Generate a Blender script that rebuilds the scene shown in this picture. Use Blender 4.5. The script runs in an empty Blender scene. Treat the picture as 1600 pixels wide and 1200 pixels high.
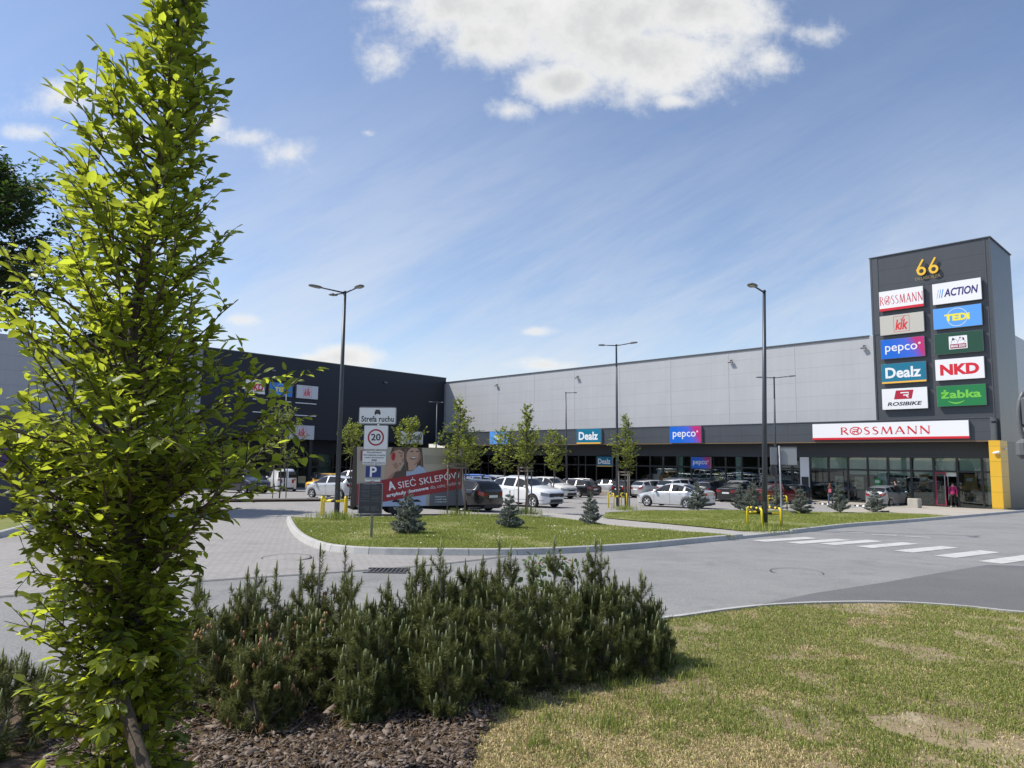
import bpy, bmesh, math, random
import numpy as np
from math import sin, cos, tan, atan, atan2, sqrt, pi, radians, degrees
from mathutils import Matrix, Vector

sc = bpy.context.scene
COL = sc.collection
rnd = random.Random(7)
nr = np.random.default_rng(11)

# ---------------------------------------------------------------- camera
FOC, ROLL, PITCH, EYE = 1110.0, 0.012, atan(117.4 / 1110.0), 1.58
GK, GM = 0.0246, 0.00727            # the whole site falls gently away from the camera
cam_d = bpy.data.cameras.new('camera')
cam_d.sensor_fit = 'HORIZONTAL'; cam_d.sensor_width = 36.0
cam_d.lens = 36.0 * FOC / 1600.0
cam_d.clip_start = 0.05; cam_d.clip_end = 3000
cam = bpy.data.objects.new('camera', cam_d); COL.objects.link(cam)
cam.matrix_world = Matrix.Translation((0, 0, EYE)) @ Matrix.Rotation(pi / 2 + PITCH, 4, 'X') @ Matrix.Rotation(ROLL, 4, 'Z')
sc.camera = cam

def ray(px, py):
    x, y = (px - 800) / FOC, -(py - 600) / FOC
    x, y = cos(ROLL) * x - sin(ROLL) * y, sin(ROLL) * x + cos(ROLL) * y
    d = Vector((x, cos(PITCH) - sin(PITCH) * y, sin(PITCH) + cos(PITCH) * y))
    return d / d.y
def gz(x, y): return -(GK * y + GM * x)
def G(px, py, off=0.0):             # where a line of sight meets the ground
    d = ray(px, py); t = -(EYE - off) / (d.z + GK + GM * d.x)
    return Vector((d.x * t, d.y * t, EYE + d.z * t))
def R(px, py, Y):
    d = ray(px, py); return Vector((d.x * Y, Y, EYE + d.z * Y))

# ---------------------------------------------------------------- sun, sky, exposure
SUN_AZ, SUN_EL = radians(5), radians(51)
sdir = Vector((-cos(SUN_AZ) * cos(SUN_EL), sin(SUN_AZ) * cos(SUN_EL), sin(SUN_EL)))
sun_d = bpy.data.lights.new('sun', 'SUN'); sun_d.energy = 3.7; sun_d.angle = radians(0.53); sun_d.color = (1.0, 0.955, 0.88)
sun = bpy.data.objects.new('sun', sun_d); COL.objects.link(sun)
sun.rotation_euler = (-sdir).to_track_quat('-Z', 'Y').to_euler(); sun.location = sdir * 200
sc.view_settings.view_transform = 'Standard'; sc.view_settings.look = 'None'
sc.view_settings.gamma = 1.0; sc.view_settings.exposure = 0.5

world = bpy.data.worlds.new('World'); sc.world = world; world.use_nodes = True
def build_world():
    nt = world.node_tree; N = nt.nodes; Lk = nt.links; N.clear()
    def nd(t, **k):
        n = N.new(t)
        for a, b in k.items(): setattr(n, a, b)
        return n
    def math_(op, a, b=None, c=None, clamp=False):
        n = nd('ShaderNodeMath', operation=op, use_clamp=clamp)
        for i, v in enumerate((a, b, c)):
            if v is None: continue
            if isinstance(v, (int, float)): n.inputs[i].default_value = v
            else: Lk.new(v, n.inputs[i])
        return n.outputs[0]
    def smooth(v, lo, hi):
        n = nd('ShaderNodeMapRange', interpolation_type='SMOOTHSTEP')
        Lk.new(v, n.inputs[0]); n.inputs[1].default_value = lo; n.inputs[2].default_value = hi
        return n.outputs[0]
    sky = nd('ShaderNodeTexSky', sky_type='NISHITA'); sky.sun_disc = False
    sky.sun_elevation = SUN_EL; sky.sun_rotation = atan2(sdir.x, sdir.y)
    sky.air_density = 1.0; sky.dust_density = 0.5; sky.ozone_density = 4.5; sky.altitude = 100
    tc = nd('ShaderNodeTexCoord'); sep = nd('ShaderNodeSeparateXYZ'); Lk.new(tc.outputs['Generated'], sep.inputs[0])
    yy = math_('MAXIMUM', sep.outputs[1], 0.05)
    gx = math_('DIVIDE', sep.outputs[0], yy); gzz = math_('DIVIDE', sep.outputs[2], yy)
    cmb = nd('ShaderNodeCombineXYZ'); Lk.new(gx, cmb.inputs[0]); Lk.new(gzz, cmb.inputs[1])
    def noise(scale, detail, rough, sx=1, sy=1, rot=0, off=(0, 0, 0), lac=2.0):
        mp = nd('ShaderNodeMapping'); Lk.new(cmb.outputs[0], mp.inputs[0])
        mp.inputs['Scale'].default_value = (sx, sy, 1); mp.inputs['Rotation'].default_value = (0, 0, rot); mp.inputs['Location'].default_value = off
        n = nd('ShaderNodeTexNoise'); n.inputs['Scale'].default_value = scale; n.inputs['Detail'].default_value = detail
        n.inputs['Roughness'].default_value = rough; n.inputs['Lacunarity'].default_value = lac
        Lk.new(mp.outputs[0], n.inputs['Vector']); return n.outputs['Fac']
    # cumulus: (centre px, radii px, weight) given as bearings on the sky
    cl = [(900, 20, 300, 105), (1010, 85, 190, 80), (1090, 20, 140, 75), (770, 60, 110, 55), (880, 130, 90, 45), (720, 5, 90, 45), (800, 172, 48, 22, .55), (1055, 158, 50, 17, .6),
          (1285, 55, 55, 25, .4), (615, 95, 45, 30, .3), (590, 5, 40, 15, .5), (1200, 95, 55, 28, .5), (445, 238, 48, 30, .5), (385, 214, 55, 18, .45), (335, 190, 30, 30, .55),
          (110, 150, 90, 35, .55), (55, 208, 50, 15, .45), (190, 215, 80, 30, .5), (540, 556, 62, 22, 1.0), (500, 562, 50, 14, .8), (855, 571, 60, 12, .62), (378, 500, 34, 12, .5), (833, 518, 22, 5, .28), (575, 208, 14, 7, .35)]
    n1 = noise(7.0, 10, 0.66, off=(2.3, .7, 0)); n2 = noise(24.0, 8, 0.68, off=(3, 1, 0))
    nn = math_('ADD', math_('MULTIPLY', math_('SUBTRACT', n1, .5), 2.6), math_('MULTIPLY', math_('SUBTRACT', n2, .5), 1.3))
    fld = None
    for c in cl:
        d = ray(c[0], c[1]); d2 = ray(c[0] + c[2], c[1]); d3 = ray(c[0], c[1] - c[3])
        vm = nd('ShaderNodeVectorMath', operation='SUBTRACT'); Lk.new(cmb.outputs[0], vm.inputs[0]); vm.inputs[1].default_value = (d.x, d.z, 0)
        vs = nd('ShaderNodeVectorMath', operation='MULTIPLY'); Lk.new(vm.outputs[0], vs.inputs[0])
        vs.inputs[1].default_value = (1 / abs(d2.x - d.x), 1 / abs(d3.z - d.z), 0)
        ln = nd('ShaderNodeVectorMath', operation='LENGTH'); Lk.new(vs.outputs[0], ln.inputs[0])
        w = c[4] if len(c) > 4 else 1.0
        f = math_('MULTIPLY', math_('SUBTRACT', 1.12, ln.outputs['Value']), w)
        fld = f if fld is None else math_('MAXIMUM', fld, f)
    dens = math_('ADD', fld, math_('MULTIPLY', nn, 0.62))
    alpha = math_('MULTIPLY', smooth(dens, -0.04, 0.74), smooth(fld, -0.6, 0.1))
    thick = smooth(dens, 0.3, 1.2)
    n3 = noise(5.0, 6, 0.6, off=(7, 2, 0))
    shade = math_('MULTIPLY', thick, smooth(n3, 0.25, 0.60))
    ccol = nd('ShaderNodeMix', data_type='RGBA'); Lk.new(shade, ccol.inputs['Factor'])
    ccol.inputs['A'].default_value = (4.3, 4.3, 4.25, 1); ccol.inputs['B'].default_value = (2.9, 3.0, 3.05, 1)
    # thin cirrus veil, thicker low down
    mp = nd('ShaderNodeMapping', vector_type='TEXTURE'); Lk.new(cmb.outputs[0], mp.inputs[0]); mp.inputs['Rotation'].default_value = (0, 0, radians(28)); mp.inputs['Scale'].default_value = (1.9, .40, 1); mp.inputs['Location'].default_value = (.4, 1.3, 0)
    vn = nd('ShaderNodeTexNoise'); vn.inputs['Scale'].default_value = 2.4; vn.inputs['Detail'].default_value = 10; vn.inputs['Roughness'].default_value = .68; vn.inputs['Distortion'].default_value = .35; Lk.new(mp.outputs[0], vn.inputs['Vector']); v1 = vn.outputs['Fac']; v2 = noise(1.2, 3, 0.5, off=(5, 9, 0))
    vz = smooth(gzz, 0.62, 0.02)
    veil = math_('MULTIPLY', math_('MULTIPLY', smooth(math_('ADD', math_('MULTIPLY', v1, .6), math_('MULTIPLY', v2, .4)), 0.36, 0.64), math_('ADD', math_('MULTIPLY', vz, .80), .10)), .82)
    tint = nd('ShaderNodeMix', data_type='RGBA', blend_type='MULTIPLY'); tint.inputs['Factor'].default_value = 1; Lk.new(sky.outputs[0], tint.inputs['A']); tint.inputs['B'].default_value = (.93, .82, .77, 1)
    m1 = nd('ShaderNodeMix', data_type='RGBA'); Lk.new(veil, m1.inputs['Factor']); Lk.new(tint.outputs['Result'], m1.inputs['A']); m1.inputs['B'].default_value = (3.75, 3.9, 4.1, 1)
    m2 = nd('ShaderNodeMix', data_type='RGBA'); Lk.new(alpha, m2.inputs['Factor']); Lk.new(m1.outputs['Result'], m2.inputs['A']); Lk.new(ccol.outputs['Result'], m2.inputs['B'])
    bg = nd('ShaderNodeBackground'); bg.inputs['Strength'].default_value = 0.15; Lk.new(m2.outputs['Result'], bg.inputs['Color'])
    out = nd('ShaderNodeOutputWorld'); Lk.new(bg.outputs[0], out.inputs[0])
build_world()

# ---------------------------------------------------------------- materials
MATS = {}
def mat(name, col=(.5, .5, .5), rough=.6, metal=0.0, var=0.0, vscale=6.0, bump=0.0, bscale=60.0, coat=0.0, spec=0.5, island=0.0, alpha=None):
    if name in MATS: return MATS[name]
    m = bpy.data.materials.new(name); m.use_nodes = True; nt = m.node_tree; b = nt.nodes['Principled BSDF']
    b.inputs['Base Color'].default_value = (*col, 1); b.inputs['Roughness'].default_value = rough; b.inputs['Metallic'].default_value = metal
    b.inputs['Specular IOR Level'].default_value = spec
    if coat: b.inputs['Coat Weight'].default_value = coat; b.inputs['Coat Roughness'].default_value = .04
    tc = nt.nodes.new('ShaderNodeTexCoord')
    if var or island:
        n = nt.nodes.new('ShaderNodeTexNoise'); n.inputs['Scale'].default_value = vscale; n.inputs['Detail'].default_value = 6
        nt.links.new(tc.outputs['Object'], n.inputs['Vector'])
        h = nt.nodes.new('ShaderNodeHueSaturation'); h.inputs['Color'].default_value = (*col, 1)
        mr = nt.nodes.new('ShaderNodeMapRange'); mr.inputs[1].default_value = .25; mr.inputs[2].default_value = .75; mr.inputs[3].default_value = 1 - var; mr.inputs[4].default_value = 1 + var
        nt.links.new(n.outputs['Fac'], mr.inputs[0]); v = mr.outputs[0]
        if island:
            g = nt.nodes.new('ShaderNodeNewGeometry'); m2 = nt.nodes.new('ShaderNodeMapRange'); m2.inputs[3].default_value = 1 - island; m2.inputs[4].default_value = 1 + island
            nt.links.new(g.outputs['Random Per Island'], m2.inputs[0]); mm = nt.nodes.new('ShaderNodeMath'); mm.operation = 'MULTIPLY'
            nt.links.new(v, mm.inputs[0]); nt.links.new(m2.outputs[0], mm.inputs[1]); v = mm.outputs[0]
        nt.links.new(v, h.inputs['Value']); nt.links.new(h.outputs[0], b.inputs['Base Color'])
    if bump:
        n2 = nt.nodes.new('ShaderNodeTexNoise'); n2.inputs['Scale'].default_value = bscale; n2.inputs['Detail'].default_value = 4
        nt.links.new(tc.outputs['Object'], n2.inputs['Vector']); bp = nt.nodes.new('ShaderNodeBump'); bp.inputs['Strength'].default_value = bump; bp.inputs['Distance'].default_value = .01
        nt.links.new(n2.outputs['Fac'], bp.inputs['Height']); nt.links.new(bp.outputs[0], b.inputs['Normal'])
    MATS[name] = m; return m

def leafmat(name, dark, light, trans, tw=0.45, rough=.5, island=.35, vs=1.5):
    if name in MATS: return MATS[name]
    m = bpy.data.materials.new(name); m.use_nodes = True; nt = m.node_tree; b = nt.nodes['Principled BSDF']
    b.inputs['Roughness'].default_value = rough; b.inputs['Specular IOR Level'].default_value = .35
    g = nt.nodes.new('ShaderNodeNewGeometry'); mx = nt.nodes.new('ShaderNodeMix'); mx.data_type = 'RGBA'
    mx.inputs['A'].default_value = (*dark, 1); mx.inputs['B'].default_value = (*light, 1)
    nt.links.new(g.outputs['Random Per Island'], mx.inputs['Factor']); nt.links.new(mx.outputs['Result'], b.inputs['Base Color'])
    t = nt.nodes.new('ShaderNodeBsdfTranslucent'); hs = nt.nodes.new('ShaderNodeHueSaturation'); hs.inputs['Color'].default_value = (*trans, 1)
    mr = nt.nodes.new('ShaderNodeMapRange'); mr.inputs[3].default_value = 1 - island; mr.inputs[4].default_value = 1 + island
    nt.links.new(g.outputs['Random Per Island'], mr.inputs[0]); nt.links.new(mr.outputs[0], hs.inputs['Value']); nt.links.new(hs.outputs[0], t.inputs['Color'])
    ms = nt.nodes.new('ShaderNodeMixShader'); ms.inputs[0].default_value = tw
    nt.links.new(b.outputs[0], ms.inputs[1]); nt.links.new(t.outputs[0], ms.inputs[2]); nt.links.new(ms.outputs[0], nt.nodes['Material Output'].inputs[0])
    MATS[name] = m; return m

def ground_mat(name, c1, c2, c3=None, s1=1.0, s2=25.0, fine=.15, rough=.9, bump=.3, bscale=120., brick=None, stain=None):
    m = bpy.data.materials.new(name); m.use_nodes = True; nt = m.node_tree; b = nt.nodes['Principled BSDF']; Lk = nt.links
    b.inputs['Roughness'].default_value = rough; b.inputs['Specular IOR Level'].default_value = .25
    tc = nt.nodes.new('ShaderNodeTexCoord')
    def noise(s, d=6, r=.6):
        n = nt.nodes.new('ShaderNodeTexNoise'); n.inputs['Scale'].default_value = s; n.inputs['Detail'].default_value = d; n.inputs['Roughness'].default_value = r
        Lk.new(tc.outputs['Object'], n.inputs['Vector']); return n.outputs['Fac']
    def rampmix(f, a, bb, lo, hi):
        mr = nt.nodes.new('ShaderNodeMapRange'); mr.inputs[1].default_value = lo; mr.inputs[2].default_value = hi; Lk.new(f, mr.inputs[0])
        mx = nt.nodes.new('ShaderNodeMix'); mx.data_type = 'RGBA'; Lk.new(mr.outputs[0], mx.inputs['Factor'])
        for k, v in (('A', a), ('B', bb)):
            if isinstance(v, tuple): mx.inputs[k].default_value = (*v, 1)
            else: Lk.new(v, mx.inputs[k])
        return mx.outputs['Result']
    col = rampmix(noise(s1), c1, c2, .35, .65)
    if c3: col = rampmix(noise(s1 * 2.7, 8, .7), col, c3, .52, .68)
    if stain: col = rampmix(noise(.35, 7, .65), col, stain, .5, .75)
    h = nt.nodes.new('ShaderNodeHueSaturation'); Lk.new(col, h.inputs['Color'])
    mr = nt.nodes.new('ShaderNodeMapRange'); mr.inputs[1].default_value = .3; mr.inputs[2].default_value = .7; mr.inputs[3].default_value = 1 - fine; mr.inputs[4].default_value = 1 + fine
    Lk.new(noise(s2, 5, .8), mr.inputs[0]); Lk.new(mr.outputs[0], h.inputs['Value']); col = h.outputs[0]
    if brick:
        bw, bh, dk, rot = brick
        mp = nt.nodes.new('ShaderNodeMapping'); mp.inputs['Rotation'].default_value = (0, 0, rot); Lk.new(tc.outputs['Object'], mp.inputs[0])
        bt = nt.nodes.new('ShaderNodeTexBrick'); Lk.new(mp.outputs[0], bt.inputs['Vector']); bt.inputs['Scale'].default_value = 1
        bt.inputs['Brick Width'].default_value = bw; bt.inputs['Row Height'].default_value = bh; bt.inputs['Mortar Size'].default_value = .012; bt.inputs['Mortar Smooth'].default_value = .3
        bt.inputs['Color1'].default_value = (.94, .94, .94, 1); bt.inputs['Color2'].default_value = (1.06, 1.05, 1.03, 1); bt.inputs['Mortar'].default_value = (dk, dk, dk, 1)
        mm = nt.nodes.new('ShaderNodeMix'); mm.data_type = 'RGBA'; mm.blend_type = 'MULTIPLY'; mm.inputs['Factor'].default_value = 1
        Lk.new(col, mm.inputs['A']); Lk.new(bt.outputs['Color'], mm.inputs['B']); col = mm.outputs['Result']
    Lk.new(col, b.inputs['Base Color'])
    bp = nt.nodes.new('ShaderNodeBump'); bp.inputs['Strength'].default_value = bump; bp.inputs['Distance'].default_value = .01
    Lk.new(noise(bscale, 4, .6), bp.inputs['Height']); Lk.new(bp.outputs[0], b.inputs['Normal'])
    MATS[name] = m; return m

def panel_mat(name, col, rough, step, zoff, line=.72, var=.05, vstep=None, spec=.5, metal=0.):
    """sandwich-panel cladding: fine horizontal joints at a fixed spacing"""
    m = bpy.data.materials.new(name); m.use_nodes = True; nt = m.node_tree; b = nt.nodes['Principled BSDF']; Lk = nt.links
    b.inputs['Roughness'].default_value = rough; b.inputs['Specular IOR Level'].default_value = spec; b.inputs['Metallic'].default_value = metal
    tc = nt.nodes.new('ShaderNodeTexCoord'); sp = nt.nodes.new('ShaderNodeSeparateXYZ'); Lk.new(tc.outputs['Object'], sp.inputs[0])
    def mth(op, a, bb):
        n = nt.nodes.new('ShaderNodeMath'); n.operation = op
        for i, v in enumerate((a, bb)):
            if isinstance(v, (int, float)): n.inputs[i].default_value = v
            else: Lk.new(v, n.inputs[i])
        return n.outputs[0]
    zz = mth('DIVIDE', mth('ADD', sp.outputs[2], zoff), step); fr = mth('FRACT', zz, 0)
    ln = mth('LESS_THAN', fr, .03 / step)
    if vstep: ln = mth('MAXIMUM', ln, mth('LESS_THAN', mth('FRACT', mth('DIVIDE', sp.outputs[0], vstep), 0), .03 / vstep))
    n = nt.nodes.new('ShaderNodeTexNoise'); n.inputs['Scale'].default_value = .4; n.inputs['Detail'].default_value = 5; Lk.new(tc.outputs['Object'], n.inputs['Vector'])
    wn = nt.nodes.new('ShaderNodeTexWhiteNoise'); wn.noise_dimensions = '1D'; Lk.new(mth('FLOOR', zz, 0), wn.inputs['W'])
    v = mth('ADD', mth('MULTIPLY', mth('SUBTRACT', n.outputs['Fac'], .5), var * 3), mth('ADD', mth('MULTIPLY', wn.outputs['Value'], var * .8), 1 - var * .4))
    # faint run-off streaks below the parapet
    mp = nt.nodes.new('ShaderNodeMapping'); mp.inputs['Scale'].default_value = (2.2, 2.2, .06); Lk.new(tc.outputs['Object'], mp.inputs[0])
    n4 = nt.nodes.new('ShaderNodeTexNoise'); n4.inputs['Scale'].default_value = 1.3; n4.inputs['Detail'].default_value = 5; Lk.new(mp.outputs[0], n4.inputs['Vector'])
    v = mth('MULTIPLY', v, mth('ADD', mth('MULTIPLY', mth('SUBTRACT', n4.outputs['Fac'], .5), var * 2.4), 1))
    v = mth('MULTIPLY', v, mth('SUBTRACT', 1, mth('MULTIPLY', ln, 1 - line)))
    h = nt.nodes.new('ShaderNodeHueSaturation'); h.inputs['Color'].default_value = (*col, 1); Lk.new(v, h.inputs['Value']); Lk.new(h.outputs[0], b.inputs['Base Color'])
    n5 = nt.nodes.new('ShaderNodeTexNoise'); n5.inputs['Scale'].default_value = .9; n5.inputs['Detail'].default_value = 3; Lk.new(tc.outputs['Object'], n5.inputs['Vector']); bp = nt.nodes.new('ShaderNodeBump'); bp.inputs['Strength'].default_value = .5; bp.inputs['Distance'].default_value = .03; Lk.new(n5.outputs['Fac'], bp.inputs['Height']); Lk.new(bp.outputs[0], b.inputs['Normal'])
    MATS[name] = m; return m

def glass_mat(name, tint, trans=.55, gloss=1.0):
    m = bpy.data.materials.new(name); m.use_nodes = True; nt = m.node_tree; nt.nodes.remove(nt.nodes['Principled BSDF']); Lk = nt.links
    t = nt.nodes.new('ShaderNodeBsdfTransparent'); t.inputs[0].default_value = (*[c * trans for c in tint], 1)
    g = nt.nodes.new('ShaderNodeBsdfGlossy'); g.inputs['Roughness'].default_value = .015; g.inputs['Color'].default_value = (.95, .97, .96, 1)
    fr = nt.nodes.new('ShaderNodeFresnel'); fr.inputs[0].default_value = 1.75
    ms = nt.nodes.new('ShaderNodeMixShader'); Lk.new(fr.outputs[0], ms.inputs[0]); Lk.new(t.outputs[0], ms.inputs[1]); Lk.new(g.outputs[0], ms.inputs[2])
    Lk.new(ms.outputs[0], nt.nodes['Material Output'].inputs[0]); MATS[name] = m; return m

# ---------------------------------------------------------------- mesh helpers
class MB:
    def __init__(s): s.v = []; s.f = []; s.m = []; s.mi = 0
    def add(s, vs, fs):
        o = len(s.v); s.v += [tuple(v) for v in vs]; s.f += [tuple(i + o for i in f) for f in fs]; s.m += [s.mi] * len(fs); return s
    def box(s, x0, x1, y0, y1, z0, z1, M=None):
        vs = [(x, y, z) for z in (z0, z1) for y in (y0, y1) for x in (x0, x1)]
        if M is not None: vs = [M @ Vector(v) for v in vs]
        return s.add(vs, [(0, 2, 3, 1), (4, 5, 7, 6), (0, 1, 5, 4), (2, 6, 7, 3), (0, 4, 6, 2), (1, 3, 7, 5)])
    def rbox(s, x0, x1, y0, y1, z0, z1, r=.02, M=None):        # box with bevelled vertical and top edges
        cx, cy = (x0 + x1) / 2, (y0 + y1) / 2; hx, hy = (x1 - x0) / 2, (y1 - y0) / 2
        def ring(e, z): return [(cx + a * (hx - e) * 1 - (0), cy + b, z) for a, b in ()]
        def oct(e, z):
            X, Y = hx - e, hy - e; return [(cx + X - r, cy + Y, z), (cx - X + r, cy + Y, z), (cx - X, cy + Y - r, z), (cx - X, cy - Y + r, z), (cx - X + r, cy - Y, z), (cx + X - r, cy - Y, z), (cx + X, cy - Y + r, z), (cx + X, cy + Y - r, z)]
        vs = oct(r * .7, z0) + oct(0, z0 + r) + oct(0, z1 - r) + oct(r * .7, z1)
        fs = [tuple(reversed(range(8)))] + [(k * 8 + i, k * 8 + (i + 1) % 8, k * 8 + 8 + (i + 1) % 8, k * 8 + 8 + i) for k in range(3) for i in range(8)] + [tuple(range(24, 32))]
        if M is not None: vs = [M @ Vector(v) for v in vs]
        return s.add(vs, fs)
    def tube(s, pts, rad, n=8, caps=True):
        pts = [Vector(p) for p in pts]; rad = rad if isinstance(rad, (list, tuple)) else [rad] * len(pts)
        vs = []; prev = None
        for i, p in enumerate(pts):
            d = (pts[min(i + 1, len(pts) - 1)] - pts[max(i - 1, 0)])
            d = d.normalized() if d.length > 1e-9 else Vector((0, 0, 1))
            a = prev if prev is not None else (Vector((1, 0, 0)) if abs(d.x) < .8 else Vector((0, 1, 0)))
            a = (a - d * a.dot(d)).normalized(); prev = a; b = d.cross(a)
            vs += [p + (a * cos(2 * pi * k / n) + b * sin(2 * pi * k / n)) * rad[i] for k in range(n)]
        fs = [(i * n + k, i * n + (k + 1) % n, (i + 1) * n + (k + 1) % n, (i + 1) * n + k) for i in range(len(pts) - 1) for k in range(n)]
        if caps: fs += [tuple(reversed(range(n))), tuple(range((len(pts) - 1) * n, len(pts) * n))]
        return s.add(vs, fs)
    def lathe(s, prof, n=24, M=None, axis='z', cap=True):
        vs = []
        for r, z in prof:
            for k in range(n):
                a = 2 * pi * k / n; p = (r * cos(a), r * sin(a), z) if axis == 'z' else ((r * cos(a), z, r * sin(a)))
                vs.append(M @ Vector(p) if M is not None else p)
        fs = [(i * n + k, i * n + (k + 1) % n, (i + 1) * n + (k + 1) % n, (i + 1) * n + k) for i in range(len(prof) - 1) for k in range(n)]
        if cap and prof[0][0] > 1e-6: fs.append(tuple(reversed(range(n))))
        if cap and prof[-1][0] > 1e-6: fs.append(tuple(range((len(prof) - 1) * n, len(prof) * n)))
        return s.add(vs, fs)
    def poly(s, pts, y=0.0, M=None):                            # flat polygon in local XZ, facing -Y
        vs = [(p[0], y, p[1]) for p in pts]
        if M is not None: vs = [M @ Vector(v) for v in vs]
        return s.add(vs, [tuple(range(len(vs)))])
    def stroke(s, pts, w, y=0.0, closed=False):                 # ribbon of constant or per-point width in XZ
        n = len(pts); P = [Vector((p[0], p[1])) for p in pts]; W = w if isinstance(w, (list, tuple)) else [w] * n
        L_, R_ = [], []
        for i in range(n):
            a = P[(i - 1) % n] if (closed or i > 0) else P[i]; b = P[(i + 1) % n] if (closed or i < n - 1) else P[i]
            d = (b - a).normalized(); q = Vector((-d.y, d.x)) * W[i] / 2
            L_.append(P[i] + q); R_.append(P[i] - q)
        vs = [(p.x, y, p.y) for p in L_ + R_]
        fs = [(i, n + i, n + (i + 1) % n, (i + 1) % n) for i in range(n if closed else n - 1)]
        return s.add(vs, fs)
    def text(s, t, x0, x1, z0, z1, y=0.0, bold=0.0, shear=0.0, fit='both', M=None, spacing=1.0, cap=True):
        vs, fs = text_geo(t, bold, shear, spacing)
        xs = [v[0] for v in vs]; ys = [v[1] for v in vs]
        bx0, bx1 = min(xs), max(xs); by0, by1 = min(ys), max(ys)
        sx = (x1 - x0) / (bx1 - bx0); sy = (z1 - z0) / (by1 - by0)
        if fit == 'h': sx = sy
        elif fit == 'w': sy = sx
        cx, cz = (x0 + x1) / 2, (z0 + z1) / 2
        out = [((v[0] - (bx0 + bx1) / 2) * sx + cx, y, (v[1] - (by0 + by1) / 2) * sy + cz) for v in vs]
        if M is not None: out = [M @ Vector(v) for v in out]
        return s.add(out, fs)
    def ring(s, cx, cz, r, w, y=0.0, n=40, rz=None):
        rz = rz or r
        return s.stroke([(cx + r * cos(2 * pi * k / n), cz + rz * sin(2 * pi * k / n)) for k in range(n)], w, y, True)
    def ell(s, cx, cz, rx, rz, y=0.0, n=28, rot=0):
        return s.poly([(cx + rx * cos(a) * cos(rot) - rz * sin(a) * sin(rot), cz + rx * cos(a) * sin(rot) + rz * sin(a) * cos(rot)) for a in [2 * pi * k / n for k in range(n)]], y)
    def build_each(s, name, mats, parent=None, M=None):
        par = list(range(len(s.v)))
        def fd(i):
            while par[i] != i: par[i] = par[par[i]]; i = par[i]
            return i
        for f in s.f:
            for i in f[1:]: par[fd(i)] = fd(f[0])
        gr = {}
        for f in s.f: gr.setdefault(fd(f[0]), []).append(f)
        out = []
        for fs in gr.values():
            ids = sorted({i for f in fs for i in f}); mp = {i: k for k, i in enumerate(ids)}; q = MB(); q.add([s.v[i] for i in ids], [tuple(mp[i] for i in f) for f in fs]); out.append(q.build(name, mats, parent, M))
        return out
    def build(s, name, mats, parent=None, M=None, smooth=False, fixn=False):
        me = bpy.data.meshes.new(name); me.from_pydata(s.v, [], s.f)
        for m in (mats if isinstance(mats, (list, tuple)) else [mats]): me.materials.append(m)
        if len(me.materials) > 1: me.polygons.foreach_set('material_index', s.m)
        if smooth: me.polygons.foreach_set('use_smooth', [True] * len(me.polygons))
        if fixn:
            bm = bmesh.new(); bm.from_mesh(me); bmesh.ops.recalc_face_normals(bm, faces=bm.faces); bm.to_mesh(me); bm.free()
        me.update(); return link(name, me, parent, M)
def link(name, me, parent=None, M=None):
    o = bpy.data.objects.new(name, me); COL.objects.link(o)
    if parent is not None: o.parent = parent
    if M is not None: o.matrix_local = M
    return o
def npmesh(name, V, F, mats, parent=None, M=None, smooth=False, mi=None):
    V = np.asarray(V, dtype=np.float32).reshape(-1, 3); F = np.asarray(F, dtype=np.int32); k = F.shape[1]
    me = bpy.data.meshes.new(name); me.vertices.add(len(V)); me.vertices.foreach_set('co', V.ravel())
    me.loops.add(F.size); me.loops.foreach_set('vertex_index', F.ravel()); me.polygons.add(len(F))
    me.polygons.foreach_set('loop_start', np.arange(0, F.size, k, dtype=np.int32)); me.polygons.foreach_set('loop_total', np.full(len(F), k, dtype=np.int32))
    for m in (mats if isinstance(mats, (list, tuple)) else [mats]): me.materials.append(m)
    if mi is not None: me.polygons.foreach_set('material_index', np.asarray(mi, dtype=np.int32))
    if smooth: me.polygons.foreach_set('use_smooth', np.ones(len(F), dtype=bool))
    me.update(calc_edges=True); return link(name, me, parent, M)
_tc = {}
def text_geo(t, bold=0.0, shear=0.0, spacing=1.0):
    key = (t, bold, shear, spacing)
    if key not in _tc:
        c = bpy.data.curves.new('t', 'FONT'); c.body = t; c.size = 1; c.offset = bold; c.shear = shear; c.space_character = spacing; c.resolution_u = 3; c.fill_mode = 'FRONT'
        o = bpy.data.objects.new('t', c); COL.objects.link(o)
        me = bpy.data.meshes.new_from_object(o.evaluated_get(bpy.context.evaluated_depsgraph_get()))
        _tc[key] = ([tuple(v.co) for v in me.vertices], [tuple(p.vertices) for p in me.polygons])
        bpy.data.objects.remove(o); bpy.data.curves.remove(c); bpy.data.meshes.remove(me)
    return _tc[key]
def tag(o, label, cat, group=None, kind=None):
    o['label'] = label; o['category'] = cat
    if group: o['group'] = group
    if kind: o['kind'] = kind
    return o
def empty(name, M, label, cat, group=None):
    o = bpy.data.objects.new(name, None); COL.objects.link(o); o.empty_display_size = .2
    o.matrix_world = M if isinstance(M, Matrix) else Matrix.Translation(M)
    return tag(o, label, cat, group)
def kids(o): return [c for c in bpy.data.objects if c.parent == o]
def dup(root, M, label, group=None):
    by = {}
    for c in bpy.data.objects:
        if c.parent: by.setdefault(c.parent.name, []).append(c)
    r = root.copy(); COL.objects.link(r); r.matrix_world = M; r['label'] = label
    if group: r['group'] = group
    def rec(a, b):
        for ch in by.get(a.name, []):
            c = ch.copy(); COL.objects.link(c); c.parent = b; rec(ch, c)
    rec(root, r); return r
def place(x, y, rz=0, s=1.0, dz=0.0): return Matrix.Translation((x, y, gz(x, y) + dz)) @ Matrix.Rotation(rz, 4, 'Z') @ Matrix.Diagonal((s, s, s, 1))
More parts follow.
